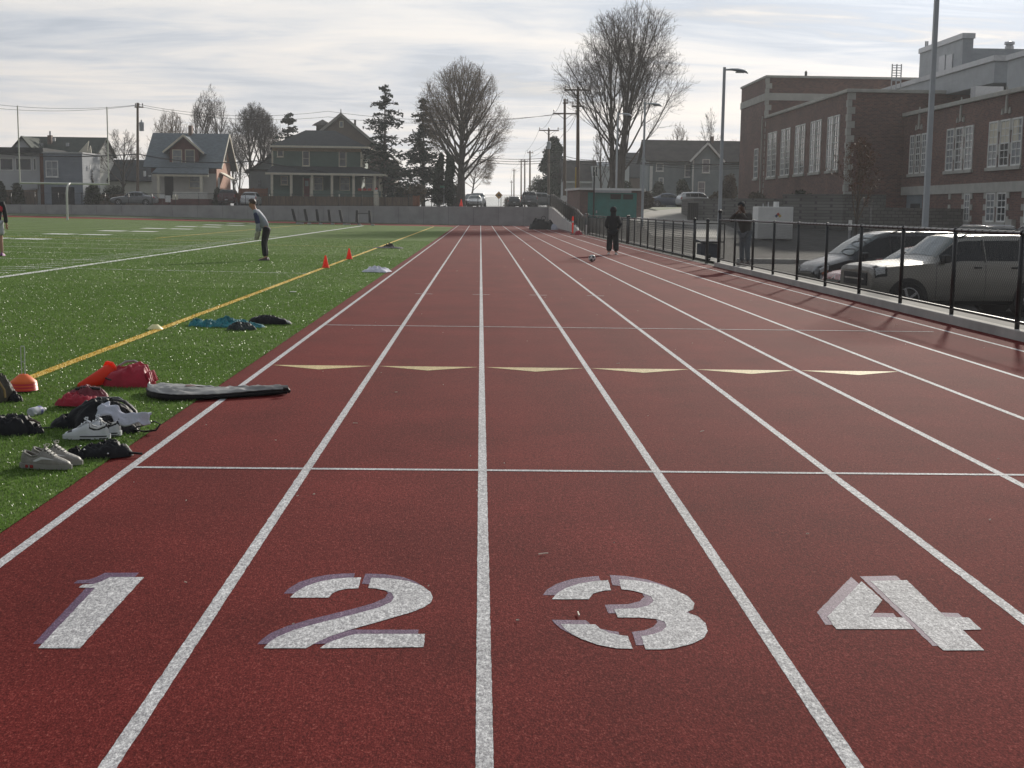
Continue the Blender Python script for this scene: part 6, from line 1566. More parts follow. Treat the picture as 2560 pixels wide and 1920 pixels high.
# dark shoulder and flank panels of the jersey
for s in 'lr':
    P_ = {'a': (*Vector(JG[s+'shoulder'][:3]), .063), 'b': (*Vector(JG[s+'shoulder'][:3]).lerp(Vector(JG[s+'elbow'][:3]), .55), .066), 'c': (*Vector(JG[s+'elbow'][:3]), .063)}
    skinned('sleeve_panel', P_, [('a', 'b'), ('b', 'c')], m_jnavy, gk, root='b', grow=.004)
# person in black with hood, seen from behind
po = base_pose()
for s, y in (('l', .24), ('r', -.24)): po[s+'elbow'] = (-.02, y*1.15, 1.12, .052); po[s+'wrist'] = (.10, y*.75, .99, .034); po[s+'shoulder'] = (-.005, y*.8, 1.41, .07)
po['waist'] = (0, 0, 1.08, .125, .165); po['chest'] = (0, 0, 1.30, .13, .18); po['pelvis'] = (0, 0, .93, .14, .17)
for s, y in (('l', .12), ('r', -.12)): po[s+'knee'] = (.02, y, .48, .105); po[s+'ankle'] = (-.01, y*1.15, .09, .085); po[s+'hip'] = (0, y*.85, .85, .12); po[s+'toe'] = (.14, y*1.35, .035, .034)
person('person in black hooded top and wide black trousers standing on the track, seen from behind', (*GR(1531, 637)[:2], .0), R(80), po, m_skin, m_navy, m_navy, m_shoe_w, hair_m=None, hood=m_navy, scale=.955)
# man leaning on the fence, hands folded under the chin
po = base_pose()
lean(po, UP, (0, .95), R(12)); 
for s, y in (('l', .26), ('r', -.26)): po[s+'shoulder'] = (po[s+'shoulder'][0], y*.82, 1.40, .07); po[s+'elbow'] = (po[s+'shoulder'][0] + .20, y*1.25, 1.24, .058); po[s+'wrist'] = (po[s+'shoulder'][0] + .20, y*.28, 1.46, .036)
po['lhdir'] = (-.1, -.6, .7); po['rhdir'] = (-.1, .6, .7)
po['chest'] = (*po['chest'][:3], .135, .18); po['waist'] = (*po['waist'][:3], .125, .165)
lean(po, ['jaw', 'head', 'crown', 'nose'], po['neck'][0:3:2], R(14))
fm = AT(1872, 668, 37.3)
person('man in dark jacket and faded jeans leaning on the fence rail with folded hands', (7.42, 37.9, .115), R(215), po, m_skin_d, m_jacket, m_denim, m_shoe_d, hair_m=m_navy, scale=1.0)
# player cut by the left border: only an arm, hip and leg show
po = base_pose(); po['rankle'] = (-.05, -.14, .09, .042); po['rtoe'] = (.09, -.16, .035, .032)
for s, y in (('l', .25), ('r', -.25)): po[s+'wrist'] = (.02, y*1.05, .88, .03)
q = AT(-7, 650, 38.0)
pl, JP = person('player in red vest, dark sleeves and pale shorts half cut off by the left border', (q.x, 38.0, zt(q.x)+.01), R(100), po, m_skin, m_navy, m_short, m_purpleshoe, shorts=True, scale=1.02)
V_ = {k: JP[k] for k in ('waist', 'chest', 'neck', 'lshoulder', 'rshoulder')}; V_['neck'] = (*Vector(JP['chest'][:3]).lerp(Vector(JP['neck'][:3]), .6), .07)
skinned('vest', V_, [('waist', 'chest'), ('chest', 'neck'), ('chest', 'lshoulder'), ('chest', 'rshoulder')], m_bib, pl, root='chest', grow=.032)
# ------------------------------------------------------------------ sports gear
m_gp = mat('goalpost_paint', (.55, .55, .50), .5, .06, 3)
pb = AT(178, 549, 111); base = Vector((pb.x, 111, zt(pb.x)))
gpst = empty('goal_post', base, 0, 'tall cream football goal post with two uprights and a bent single support', 'goal')
bar = AT(178, 459, 111).z - base.z; xl, xr = AT(50, 458, 111).x - base.x, AT(272, 460, 111).x - base.x; top = AT(46, 264, 111).z - base.z
MB().tube([(0, -1.0, -.1), (0, -1.0, bar*.72), (0, -.8, bar*.9), (0, -.35, bar*.99), (0, 0, bar)], .085, 10).build('support', m_gp, gpst, smooth=True)
MB().cyl((xl, 0, bar), (xr, 0, bar), .075, n=10).build('crossbar', m_gp, gpst, smooth=True)
for x in (xl, xr): MB().cyl((x, 0, bar-.05), (x, 0, top), .05, n=8).build('upright', m_gp, gpst, smooth=True)
# blocking sled
m_pad = mat('sled_pad', (.025, .022, .028), .75, .2, 6); m_sk = mat('sled_steel', (.45, .45, .46), .4, .1, 5, metal=.4)
s0 = AT(743, 564, 116); sled = empty('blocking_sled', (s0.x, 116, zt(s0.x)+.01), 0, 'seven man blocking sled with dark upright pads standing on the far bend', 'training sled')
for i, px in enumerate((738, 767, 795, 825, 855, 892, 925)):
    x = AT(px, 560, 116).x - s0.x; dz = zt(x + s0.x) - zt(s0.x); ln = (.26, .2, .14, .14, .22, 0, .08)[i]
    MB().prism([(x-.12, 0, dz+.25), (x+.12, 0, dz+.25), (x+.11-ln, .05, dz+1.28), (x-.09-ln, .05, dz+1.28)], (0, .22, 0)).build('pad', m_pad, sled, bevel=.04)
    MB().tube([(x+.02, .12, dz+.3), (x+.12, -.05, dz+.12), (x+.3, -.3, dz+.08)], .05, 6).build('arm', m_pad, sled, smooth=True)
    MB().box(x+.1, x+(.75 if i in (0, 4) else .4), -.36, -.22, dz, dz+.1).build('skid', m_sk, sled, bevel=.02)
for a, b in ((0, 1), (1, 2), (2, 3), (3, 4), (5, 6)):
    xs_ = [AT(p, 560, 116).x - s0.x for p in (738, 767, 795, 825, 855, 892, 925)]
    h = .14 if a < 5 else .95; MB().cyl((xs_[a]+.1, .1, h), (xs_[b], .1, h), .035, n=6).build('crossbeam', m_pad, sled)
MB().cyl((xs_[4]+.1, .1, .14), (xs_[5], .1, .1), .035, n=6).build('crossbeam', m_pad, sled)
# cones
def cone_h(px, pt, pb_, Y): return AT(px, pt, Y).z - AT(px, pb_, Y).z
g_c = 'orange cones on the yellow line'
q = GR(814, 672); tcone('traffic_cone', (q.x, q.y, .02), cone_h(814, 641, 672, q.y)*1.02, 'orange cone on the yellow line nearer the camera', g_c)
q = GR(873, 650); tcone('traffic_cone', (q.x, q.y, .02), cone_h(873, 623, 650, q.y)*1.02, 'orange cone on the yellow line farther from the camera', g_c)
# delineator post at the foot of the side wall
q = GR(1437, 588); t = empty('marker_post', (q.x, 89.5, .0), 0, 'upright orange marker post at the low end of the sloping wall', 'post')
MB().lathe([(.2, 0), (.19, .06), (.06, .08)], 14).build('base', m_trimblk, t, smooth=True); MB().lathe([(.062, .08), (.062, 1.1), (.045, 1.16), (.03, 1.2)], 12).build('tube', m_cone, t, smooth=True)
MB().lathe([(.064, .78), (.064, .9)], 12).build('band', m_shoe_w, t)
q = GR(1456, 590); t = empty('gear_bag', (q.x, 88.6, 0), 0, 'small red bag slumped at the foot of the fence by the orange marker', 'bag')
m_bagred = mat('red_nylon', (.36, .014, .035), .5, .18, 7, .5, 14, spec=.3); m_bagred2 = mat('maroon_nylon', (.17, .014, .028), .6, .2, 7, .5, 16)
m_blknyl = mat('black_nylon', (.009, .009, .011), .6, .3, 9, .5, 16, spec=.22); m_olive = mat('olive_nylon', (.05, .043, .03), .7, .3, 9, .5, 14)
m_cloth_w = mat('pale_blue_cloth', (.50, .52, .60), .9, .1, 9, .5, 16); m_tealc = mat('teal_mesh', (.015, .17, .20), .7, .35, 14, .6, 24)
m_coverg = mat('grey_cover', (.23, .225, .215), .42, .08, 4, .3, 10, spec=.5, stretch=(1, 3, 1))
def lump(name, m, parent, rx, ry, h, seed, p=2.4, e=.6, folds=.22, ff=2.6, rough=.18, c=(0, 0, 0), nu=84, nv=26, rz=0, aniso=(1, 1), tail=0, lean=0):
    o = Vector((seed*3.7, seed*1.3, 0)); cz, sz = math.cos(rz), math.sin(rz)
    def fn(u, v):
        a = 2*math.pi*u; v = max(v, 1e-3); k = 1 + rough*noise.noise(o + Vector((math.cos(a)*1.6, math.sin(a)*1.6, 1)))
        k += tail*max(0, math.cos(a))**5
        x, y = rx*v*k*math.cos(a), ry*v*k*math.sin(a)
        q = o + Vector((x/rx*ff*aniso[0], y/rx*ff*aniso[1], 0)); q = q + Vector((noise.noise(q*.8 + Vector((9, 0, 0))), noise.noise(q*.8 + Vector((0, 7, 3))), 0))*.9
        rd = max(0, 1 - abs(noise.noise(q)*2))**1.6; rd2 = max(0, 1 - abs(noise.noise(q*2.1 + Vector((5, 1, 2)))*2))**1.5; rd3 = 1 - abs(noise.noise(q*4.5 + Vector((2, 8, 2)))*2)
        env = max(0, 1 - v**p)**e
        z = h*env*(1 - folds*1.0 + folds*(rd*.95 + rd2*.5 + rd3*.10)) + h*.35*noise.noise(q*.45 + Vector((3, 3, 3)))*env
        x += lean*z; x += (rd2-.5)*.02*rx*env
        return (c[0] + x*cz - y*sz, c[1] + x*sz + y*cz, c[2] + max(0, z))
    return MB().grid(fn, nu, nv, True).build(name, m, parent, smooth=2)
lump('bag_body', m_bagred, t, .28, .16, .26, 3)
q = GR(1463, 592); t = empty('white_stake', (6.80, 87.2, 0), 0, 'short white stake against the black fence post by the red bag', 'post')
MB().cyl((0, 0, 0), (0, 0, .68), .045, n=8).build('shaft', m_shoe_w, t); MB().cyl((0, 0, .68), (0, 0, .72), .05, n=8).build('cap', m_trimblk, t)
# black equipment heap against the pale wall
q = GR(1385, 578); t = empty('equipment_heap', (q.x-.55, 110.5, 0), 0, 'dark covered roll of equipment lying against the pale side wall', 'equipment')
lump('cover', m_blknyl, t, 1.05, .5, .78, 88, folds=.4, p=3.2, rough=.25, ff=2)
tb = [(.1 + .16*math.cos(a), -.05, .92 + .17*math.sin(a)) for a in np.linspace(0, 6.283, 18)]; MB().tube(tb, .025, 6).build('wheel_ring', m_trimblk, t, smooth=True)
lump('pale_end', m_cloth_w, t, .32, .25, .42, 9, c=(.95, -.25, 0))
# football
q = GR(1480, 655); t = empty('football', (q.x, q.y, .0), 0, 'white and dark panelled football on the track near the hooded person', 'ball')
ib = bmesh.new(); bmesh.ops.create_icosphere(ib, subdivisions=4, radius=.112); vs = np.array([v.co[:] for v in ib.verts]); fcs = [tuple(v.index for v in f.verts) for f in ib.faces]; ib.free()
i1 = bmesh.new(); bmesh.ops.create_icosphere(i1, subdivisions=1, radius=1); cen = np.array([v.co.normalized()[:] for v in i1.verts]); i1.free()
cd = vs/np.linalg.norm(vs, axis=1, keepdims=True); dark = [f for f in fcs if (cd[list(f)].mean(0) @ cen.T).max() > .935]; lite = [f for f in fcs if f not in set(dark)]
for nm, ff_, m_, k in (('panel_white', lite, m_shoe_w, 1), ('panel_dark', dark, m_trimblk, 1.004)):
    mb = MB(); mb.add([tuple(v*k + np.array([0, 0, .116])) for v in vs], ff_); o = mb.build(nm, m_, t, smooth=2)

# ---- stack of disc cones on a wire carrier
q = GR(60, 982, .01); sx = q.y/FPX
t = empty('disc_cone_carrier', (q.x, q.y, .02), 0, 'clear plastic carrier handle holding a stack of disc cones at the left', 'carrier')
def loop(w, z0, z1): return [(-w*.75, 0, z0), (-w, 0, z1-.02), (-w*.8, 0, z1-.004), (w*.8, 0, z1-.004), (w, 0, z1-.02), (w*.75, 0, z0)]
MB().tube(loop(.016, 0, .385), .0042, 6).build('handle', mat('clear_plastic', (.55, .58, .58), .15, .05, 6, spec=.6), t, smooth=True)
MB().cyl((-.014, 0, .25), (.014, 0, .25), .003, n=5).build('tie_bar', MATS['clear_plastic'], t)
MB().lathe([(.07, 0), (.07, .006), (.0, .008)], 14).build('foot', m_trimblk, t)
m_disc_o = mat('disc_orange', (.90, .20, .05), .45, .06, 9, spec=.3); translucent(m_disc_o, (.95, .22, .05), .3); m_disc_r = mat('disc_red', (.75, .05, .06), .45, .1, 9, spec=.4)
for i in range(9):
    z = .016 + i*.0085 + q.z; r_ = .115 - .001*i; last = i == 8
    lbl = ('red', 'orange')[last or i % 3 == 1]
    d = MB().lathe([(r_, z), (r_*.97, z+.006), (.035, z+.062), (.025, z+.064), (.025, z+.060), (r_*.93, z)], 28, (q.x, q.y, .01)).build('disc_cone', m_disc_o if last or i % 3 == 1 else m_disc_r, None, smooth=True)
    tag(d, 'orange disc cone on top of the stack beside the yellow line' if last else lbl + ' disc cone under the clear handle, ' + ('lowest', 'second from the bottom', 'third from the bottom', 'fourth from the bottom', 'in the middle', 'fourth from the top', 'third from the top', 'second from the top')[i] + ' of the stack', 'disc cone', 'disc cones stacked on the carrier')
# lying cone
tp = GR(197, 967, .02); bs = tp + Vector((.19, .22, .080)); ax = (bs - tp).normalized(); Lc = .33
t = empty('traffic_cone', tp, 0, 'bright orange cone lying on its side against the red bag', 'cone', 'orange cones')
rm = Vector((0, 0, 1)).rotation_difference(-ax).to_matrix()
mb = MB(); mb.lathe([(.088, 0), (.082, .03), (.030, Lc*.97), (.022, Lc), (.016, Lc)], 20, ax*Lc, rm); mb.build('cone_body', m_cone, t, smooth=True)
mb = MB(); hs = .105
mb.add([tuple(ax*Lc + rm @ Vector((x*hs, y*hs, z))) for z in (0, -.028) for x, y in ((-1, -.45), (-.45, -1), (.45, -1), (1, -.45), (1, .45), (.45, 1), (-.45, 1), (-1, .45))], [tuple(range(8))[::-1], tuple(range(8, 16))] + [(i, (i+1) % 8, 8+(i+1) % 8, 8+i) for i in range(8)])
mb.build('base', m_cone, t, bevel=.006)
# red drawstring bag
q = GR(312, 972); t = empty('drawstring_bag', (q.x, q.y+.14, .01), R(-4), 'shiny red drawstring bag slumped in front of the lying orange cone', 'bag')
lump('bag_body', m_bagred, t, .235, .17, .195, 5, folds=.30, ff=1.5, rough=.22, p=2.3, e=.62, aniso=(.9, 1.1), lean=.22)
MB().tube([(-.10, .02, .165), (-.04, .05, .205), (.03, .06, .212), (.09, .05, .185)], .011, 6).build('trim', mat('grey_piping', (.30, .31, .31), .7, .1, 9), t, smooth=True)
pb_ = MB()
for k in range(9):
    a = -.9 + k*.22; pb_.tube([(.14 + .02*math.cos(a), -.02*math.sin(a), .12), (.215*math.cos(a*.45), .135*math.sin(a)*.8 - .02, .10 + .035*math.cos(a*1.2)), (.245*math.cos(a*.4), .15*math.sin(a) - .02, .045)], [.008, .013, .006], 5)
pb_.build('gathers', m_bagred, t, smooth=True)
MB().tube([(-.17, -.10, .075), (-.13, -.125, .065), (-.09, -.13, .06)], .008, 5).build('cord', m_trimblk, t)
# maroon folded bag
q = GR(205, 1022); t = empty('folded_bag', (q.x, q.y+.10, .01), R(6), 'maroon zip bag lying folded behind the black backpack', 'bag')
lump('bag_body', m_bagred2, t, .175, .12, .12, 8, folds=.25, p=3.2, c=(.0, .03, .03)); lump('front_flap', m_bagred, t, .18, .10, .085, 13, folds=.35, ff=3, c=(-.03, -.08, .02), p=3)
MB().tube([(-.07, -.02, .135), (.0, -.03, .148), (.06, -.02, .142), (.12, -.02, .135)], .012, 6).build('opening', m_trimblk, t, smooth=True)
# black backpack with straps
q = GR(240, 1085); t = empty('backpack', (q.x, q.y+.22, .01), R(-12), 'large black backpack lying open in the pile with loose straps', 'backpack')
lump('bag_body', m_blknyl, t, .27, .20, .185, 21, folds=.28, p=2.6, rough=.2, ff=1.6); lump('front_pocket', m_blknyl, t, .19, .11, .10, 22, c=(.13, -.13, 0), folds=.25, p=3); lump('side_pocket', m_blknyl, t, .12, .10, .09, 23, c=(-.26, -.04, 0), p=3)
MB().tube([(-.2, .02, .13), (-.08, .06, .198), (.08, .06, .205), (.2, .02, .155), (.27, -.03, .09)], .012, 6).build('zip', mat('grey_zip', (.10, .10, .105), .4, .2, 20), t, smooth=True)
MB().tube([(.05, .03, .2), (.15, .02, .19), (.24, -.01, .13), (.27, -.04, .06)], .022, 6, flat=.4).build('strap', m_blknyl, t, smooth=True)
MB().tube([(.28, -.12, .03), (.36, -.13, .05), (.43, -.11, .08), (.47, -.10, .06), (.45, -.13, .02), (.38, -.15, .012), (.3, -.16, .02)], .014, 6, flat=.4).build('strap', m_blknyl, t, smooth=True)
MB().tube([(-.3, -.16, .012), (-.38, -.22, .016), (-.45, -.23, .012)], .012, 5, flat=.5).build('strap', m_blknyl, t, smooth=True)
MB().box(-.49, -.43, -.245, -.215, .008, .024).build('buckle', m_trimblk, t, bevel=.004)
# pale cloth over the backpack
c0, c1 = GR(235, 1040, .15), GR(330, 1058, .10); t = empty('shirt', (c0.x, c0.y, 0), 0, 'pale blue white shirt draped over the black backpack', 'shirt')
def drape(u, v):
    L = [(0, -.02, .16), (.05, -.05, .185), (.12, -.09, .165), (.20, -.13, .11), (.30, -.12, .125), (.375, -.10, .12)]
    f = u*(len(L)-1); i = min(int(f), len(L)-2); tt = f-i; p = [L[i][k]*(1-tt) + L[i+1][k]*tt for k in range(3)]
    wd = (.075, .10, .07, .055, .06, .035)[i]*(1-tt) + (.075, .10, .07, .055, .06, .035)[i+1]*tt
    a = (v-.5)*2; n = noise.noise(Vector((u*7, v*3, 4.2)))*.03
    return (p[0] + n, p[1]*.5 - a*wd*.55, p[2] - .03*a*a + n*.8 - .03*a)
t.location.y += .10; t.location.z = .035
o = MB().grid(drape, 44, 16).build('cloth', m_cloth_w, t, smooth=2); md = o.modifiers.new('thick', 'SOLIDIFY'); md.thickness = .01
# water bottle
q = GR(72, 1048); b2 = GR(122, 1036); t = empty('water_bottle', (q.x, q.y+.03, .045), 0, 'clear plastic water bottle with a blue label lying on the turf', 'bottle')
d = (b2 - q).normalized(); rm = Vector((0, 0, 1)).rotation_difference(d).to_matrix()
m_pet = mat('clear_pet', (.86, .88, .92), .08, .04, 9, trans=.55, spec=.9, ior=1.3)
MB().lathe([(.0, .0), (.026, 0), (.033, .008), (.034, .05), (.031, .07), (.034, .09), (.034, .125), (.02, .155), (.0125, .165), (.0125, .18)], 18, (0, 0, 0), rm).build('bottle_body', m_pet, t, smooth=True)
MB().lathe([(.0345, .092), (.0348, .122)], 18, (0, 0, 0), rm).build('label', mat('blue_label', (.10, .10, .30), .5, .2, 14), t, smooth=True)
MB().lathe([(.0145, .172), (.0145, .19), (0, .19)], 12, (0, 0, 0), rm).build('cap', m_shoe_w, t, smooth=True)
# bags cut by the left border
q = GR(14, 1094); t = empty('duffel_bag', (q.x, q.y+.12, .01), 0, 'black bundle of clothing at the left border below the water bottle', 'bag')
lump('bundle', m_blknyl, t, .18, .14, .125, 31, folds=.3, p=3); lump('sleeve', m_blknyl, t, .075, .06, .075, 32, c=(.15, -.01, 0), folds=.3)
MB().tube([(.13, -.03, .10), (.17, -.045, .098), (.205, -.03, .075)], .009, 5).build('cuff', mat('brown_cuff', (.09, .06, .05), .8, .2, 9), t, smooth=True)
q = GR(-28, 1012); t = empty('duffel_bag', (q.x, q.y+.10, .01), 0, 'olive and black bag cut off by the left border beside the disc cones', 'bag')
lump('bag_body', m_olive, t, .17, .15, .21, 41, folds=.3, p=3); lump('side_pocket', m_blknyl, t, .07, .07, .08, 42, c=(.17, -.02, 0))
MB().tube([(.02, -.08, .2), (.09, -.1, .17), (.13, -.11, .11), (.135, -.11, .05)], .009, 5).build('piping', mat('tan_piping', (.28, .19, .08), .7, .2, 9), t, smooth=True)
# small black drawstring bag by the track edge
q = GR(240, 1150); t = empty('drawstring_bag', (q.x, q.y+.07, .01), R(18), 'small black drawstring bag at the track edge behind the grey shoes', 'bag')
lump('bag_body', m_blknyl, t, .17, .085, .095, 51, folds=.28, p=2.6, tail=.0, c=(.03, 0, 0)); lump('neck', m_blknyl, t, .09, .06, .055, 52, c=(-.13, -.01, 0), folds=.4)
MB().tube([(.18, -.03, .02), (.22, -.045, .018), (.26, -.05, .012)], .008, 5).build('cord', m_blknyl, t, smooth=True); MB().tube([(-.18, 0, .02), (-.25, .05, .02), (-.32, .06, .012)], .007, 5).build('cord', m_blknyl, t, smooth=True)
for x, y, z in ((-.09, -.05, .055), (-.11, .0, .07), (.05, -.085, .03)): MB().sphere((x, y, z), .007, 8, 6).build('cord_toggle', m_chrome, t, smooth=True)

# ---- shoes
def make_shoe(label, loc, rz, up_m, sole_m, acc_m, lining_m, lace_m, group, kind, Ls=.30):
    r = empty('shoe', loc, rz, label, 'shoe', group)
    def hw(t): return .5*(.068 + .030*math.sin(math.pi*min(1, t*1.12))**.8*(1 if t < .9 else 1)) * (1 if t < .86 else max(.05, 1 - ((t-.86)/.145)**2.2)) * (1 if t > .06 else .55 + 7.5*t)
    Hk = [(0, .075), (.04, .098), (.09, .104), (.2, .082), (.32, .078), (.42, .100), (.47, .112), (.55, .098), (.7, .073), (.85, .056), (.95, .044), (1, .026)]
    def hh(t):
        for a, b in zip(Hk, Hk[1:]):
            if t <= b[0]: q = (t-a[0])/(b[0]-a[0]); return a[1]*(1-q) + b[1]*q
        return Hk[-1][1]
    zs0 = .024
    def P(t, th, k=1.0, lift=0):
        w, h = hw(t)*k, hh(t) - zs0 + lift; c, s = math.cos(th), math.sin(th)
        e = .72
        return Vector((t*Ls - .1, w*math.copysign(abs(c)**e, c), zs0 + h*abs(s)**.85))
    ts = [i/44 for i in range(45)]; n = 24; mb = MB()
    vs = [P(t, math.pi*j/n) for t in ts for j in range(n+1)]; fs_ = []
    for i in range(44):
        for j in range(n):
            t, u = (i+.5)/44, (j+.5)/n
            if .055 < t < .44 and .30 < u < .70: continue
            a = i*(n+1)+j; fs_.append((a, a+1, a+n+2, a+n+1))
    mb.add(vs, fs_); o = mb.build('upper', up_m, r, smooth=2); md = o.modifiers.new('t', 'SOLIDIFY'); md.thickness = .005; md.offset = -1
    li = MB(); li.grid(lambda u, v: P(.03 + .5*u, math.pi*v, .86, -.012), 16, 14); ln = li
    ln.f = [f for f in ln.f if not (ln.v[f[0]][2] > .07 and abs(ln.v[f[0]][1]) < .02)]; ln.build('lining', lining_m, r, smooth=2)
    MB().grid(lambda u, v: (Ls*(.05 + .5*u) - .1, hw(.05 + .5*u)*.85*(2*v-1), .034), 10, 4).build('insole', lining_m, r)
    ring = [P(.055, math.pi*.5, 1.0), P(.10, math.pi*.30), P(.25, math.pi*.29), P(.38, math.pi*.30), P(.445, math.pi*.5), P(.38, math.pi*.70), P(.25, math.pi*.71), P(.10, math.pi*.70), P(.055, math.pi*.5)]
    MB().tube(ring, .0065, 6).build('collar', up_m if kind == 'grey' else m_shoe_w, r, smooth=True)
    def solefn(z0, z1, grow_, m, nm, t0=0, t1=1):
        k = 40; out = [(Ls*(t0 + (t1-t0)*i/k)*1.0 - .1 + (.006 if i == k else -.006 if i == 0 else 0), (hw(t0 + (t1-t0)*i/k) + grow_), 0) for i in range(k+1)]
        poly = [(x, w, z0) for x, w, _ in out] + [(x, -w, z0) for x, w, _ in out[::-1]]
        mb = MB(); N_ = len(poly); topv = [(x, y, z1(x)) for x, y, _ in poly]; mb.add(poly + topv, [tuple(range(N_))[::-1], tuple(range(N_, 2*N_))] + [(i, (i+1) % N_, N_ + (i+1) % N_, N_ + i) for i in range(N_)]); return mb.build(nm, m, r)
    solefn(.0, lambda x: .030 if x < .06 else .030 - .04*(x-.06)*.8, .006, sole_m, 'sole')
    if kind == 'white':
        def stripe(nm, t0, t1, z0, z1, m, off=.0075):
            mb = MB()
            for s in (1, -1):
                mb.grid(lambda u, v: (Ls*(t0 + (t1-t0)*u) - .1, s*(hw(t0 + (t1-t0)*u) + off), z0 + (z1-z0)*v), 14, 2)
            return mb.build(nm, m, r)
        stripe('sole_stripe', .04, .62, .016, .024, acc_m); stripe('heel_stripe', .0, .2, .003, .009, acc_m); stripe('arch_cut', .38, .62, .0, .006, acc_m)
        for nm, t0, t1, th0, th1 in (('toe_patch', .80, .90, .22, .5), ('collar_band', .07, .42, .20, .285), ('heel_tab', .0, .07, .25, .75)):
            for s in ((0, 1) if th1 < .6 else (0,)):
                f = lambda u, v: P(t0 + (t1-t0)*u, math.pi*((th0 + (th1-th0)*v) if not s else 1 - (th0 + (th1-th0)*v)), 1.035, .0015)
                MB().grid(f, 10, 5).build(nm, acc_m, r, smooth=2)
        MB().tube([P(.02, math.pi*.5) + Vector((-.002, 0, 0)), P(.0, math.pi*.5) + Vector((-.016, 0, .022)), P(.02, math.pi*.5) + Vector((.006, 0, .024))], .007, 6).build('pull_loop', acc_m, r, smooth=True)
    else:
        for s in (0, 1):
            def sw(u, v):
                t = .30 + .42*u; th = .115 + .10*u**1.6 + (.055*(1-u)**.6*min(1, u*6+.15))*(v-.5)*1.6; return P(t, math.pi*(th if not s else 1-th), 1.03, .001)
            MB().grid(sw, 18, 3).build('side_emblem', mat('pale_silver', (.62, .62, .62), .4, .05, 9, metal=.2), r, smooth=2)
            for k in range(3):
                t = .02 + .1*k; p = P(t + .02, math.pi*(.0 if not s else 1)); MB().box(p.x, p.x+.024, p.y-.004 if not s else p.y+.004, p.y+.0085 if not s else p.y-.0085, .004, .024).build('cushion_window', mat('red_gel', (.30, .03, .03), .25, .1, 9), r, bevel=.003)
    tg = MB().grid(lambda u, v: P(.40 + .30*u, math.pi*(.40 + .20*v), 1, .004 + .012*(1-u)), 8, 4); tg.build('tongue', up_m, r, smooth=2)
    for k in range(4 if kind == 'grey' else 3):
        t = .47 + .062*k
        MB().tube([P(t, math.pi*.34, 1.02, .003), P(t+.012, math.pi*.5, 1, .014), P(t + .005, math.pi*.66, 1.02, .003)], .0032, 5).build('lace', lace_m, r)
    for s in (1, -1):
        a = P(.47, math.pi*.5, 1, .014); MB().tube([a, a + Vector((.0, .014*s, .016)), a + Vector((.018, .026*s, .014)), a + Vector((.016, .014*s, .002)), a], .003, 5).build('lace_loop', lace_m, r)
    if kind == 'grey': MB().tube([P(.47, math.pi*.4, 1.0, .012), P(.46, math.pi*.22, 1.08, .004), P(.47, math.pi*.08, 1.1, .0), P(.45, 0, 1.12, 0) + Vector((0, 0, -.018))], .003, 5).build('loose_lace', lace_m, r)
    return r
m_wl = mat('white_shoe_leather', (.60, .62, .64), .45, .06, 14); m_bk = mat('black_suede', (.014, .014, .02), .7, .2, 14); m_gl = mat('pale_grey_lining', (.36, .37, .42), .9, .1, 20)
m_gs = mat('grey_mesh', (.24, .225, .20), .5, .12, 40, .3, 120, spec=.5); m_gsole = mat('grey_sole', (.26, .25, .23), .6, .1, 20); m_gdl = mat('dark_lining', (.12, .11, .10), .9, .2, 20); m_lw = mat('cream_lace', (.52, .50, .44), .8, .1, 40)
q = GR(283, 1104); make_shoe('white low shoe with black collar and stripes, the one nearer the camera', (q.x-.135, q.y+.035, .016), R(186), m_wl, m_wl, m_bk, m_gl, m_wl, 'pair of white shoes', 'white')
make_shoe('white low shoe half hidden behind its nearer twin', (q.x-.095, q.y+.165, .016), R(184), m_wl, m_wl, m_bk, m_gl, m_wl, 'pair of white shoes', 'white')
q = GR(45, 1178); make_shoe('silver grey running shoe with a loose lace, the one nearer the camera', (q.x+.105, q.y+.045, .016), R(-10), m_gs, m_gsole, m_bk, m_gdl, m_lw, 'pair of grey running shoes', 'grey', .31)
make_shoe('silver grey running shoe half hidden behind its nearer twin', (q.x+.125, q.y+.165, .016), R(-4), m_gs, m_gsole, m_bk, m_gdl, m_lw, 'pair of grey running shoes', 'grey', .31)

# ---- grey pop-up goal cover lying over the inner line
a, b = GR(352, 995), GR(722, 985); cx = (a.x+b.x)/2; t = empty('goal_cover', (cx, 11.20, .012), 0, 'long flat grey and black cover bag lying across the inner white line', 'cover bag')
hl = (b.x - a.x)/2
def ow(u):  # half width along the length
    return .28*(max(0, 1 - ((.28-u)/.28)**2)**.5 if u < .28 else max(.12, 1 - ((u-.28)/.72)**1.1*.90))
def zc(u): return .074 - .026*u + .008*math.sin(u*9)
def xof(u): return -hl + 2*hl*u
def yof(u): return .24 - ow(u)
def topf(u, v):
    k = (v-.5)*2; w = ow(u) if 0 < u else .01; y = yof(u) + w*k
    q = Vector((u*5.2 + k*.9, k*2.2 - u*1.7, 7)); wr = (1-abs(noise.noise(q)*2))*.030 + noise.noise(q*2.6)*.008
    return (xof(u), y, zc(u)*(1 - .25*abs(k)**4) + wr*(1-abs(k)**4) - .012)
MB().grid(topf, 70, 22).build('top_panel', m_coverg, t, smooth=2)
sb = MB()
for s in (1, -1):
    sb.grid(lambda u, v: (xof(u), yof(u) + s*(ow(u) + .014*math.sin(math.pi*v)), (zc(u)*.75 - .012 + .004)*v), 60, 6)
sb.build('side_panel', m_blknyl, t, smooth=2)
rim = [(xof(i/50), yof(i/50) - ow(i/50) - .001, zc(i/50)*.75 - .006 + .004*noise.noise(Vector((i*.9, 0, 3)))) for i in range(51)]
MB().tube(rim, .009, 5).build('piping', m_blknyl, t, smooth=True)
MB().tube([(hl - .02, .10, .05), (hl+.015, .095, .055), (hl+.03, .09, .03), (hl+.035, .085, .045)], [.02, .012, .016, .008], 6).build('end_tab', m_blknyl, t, smooth=True)
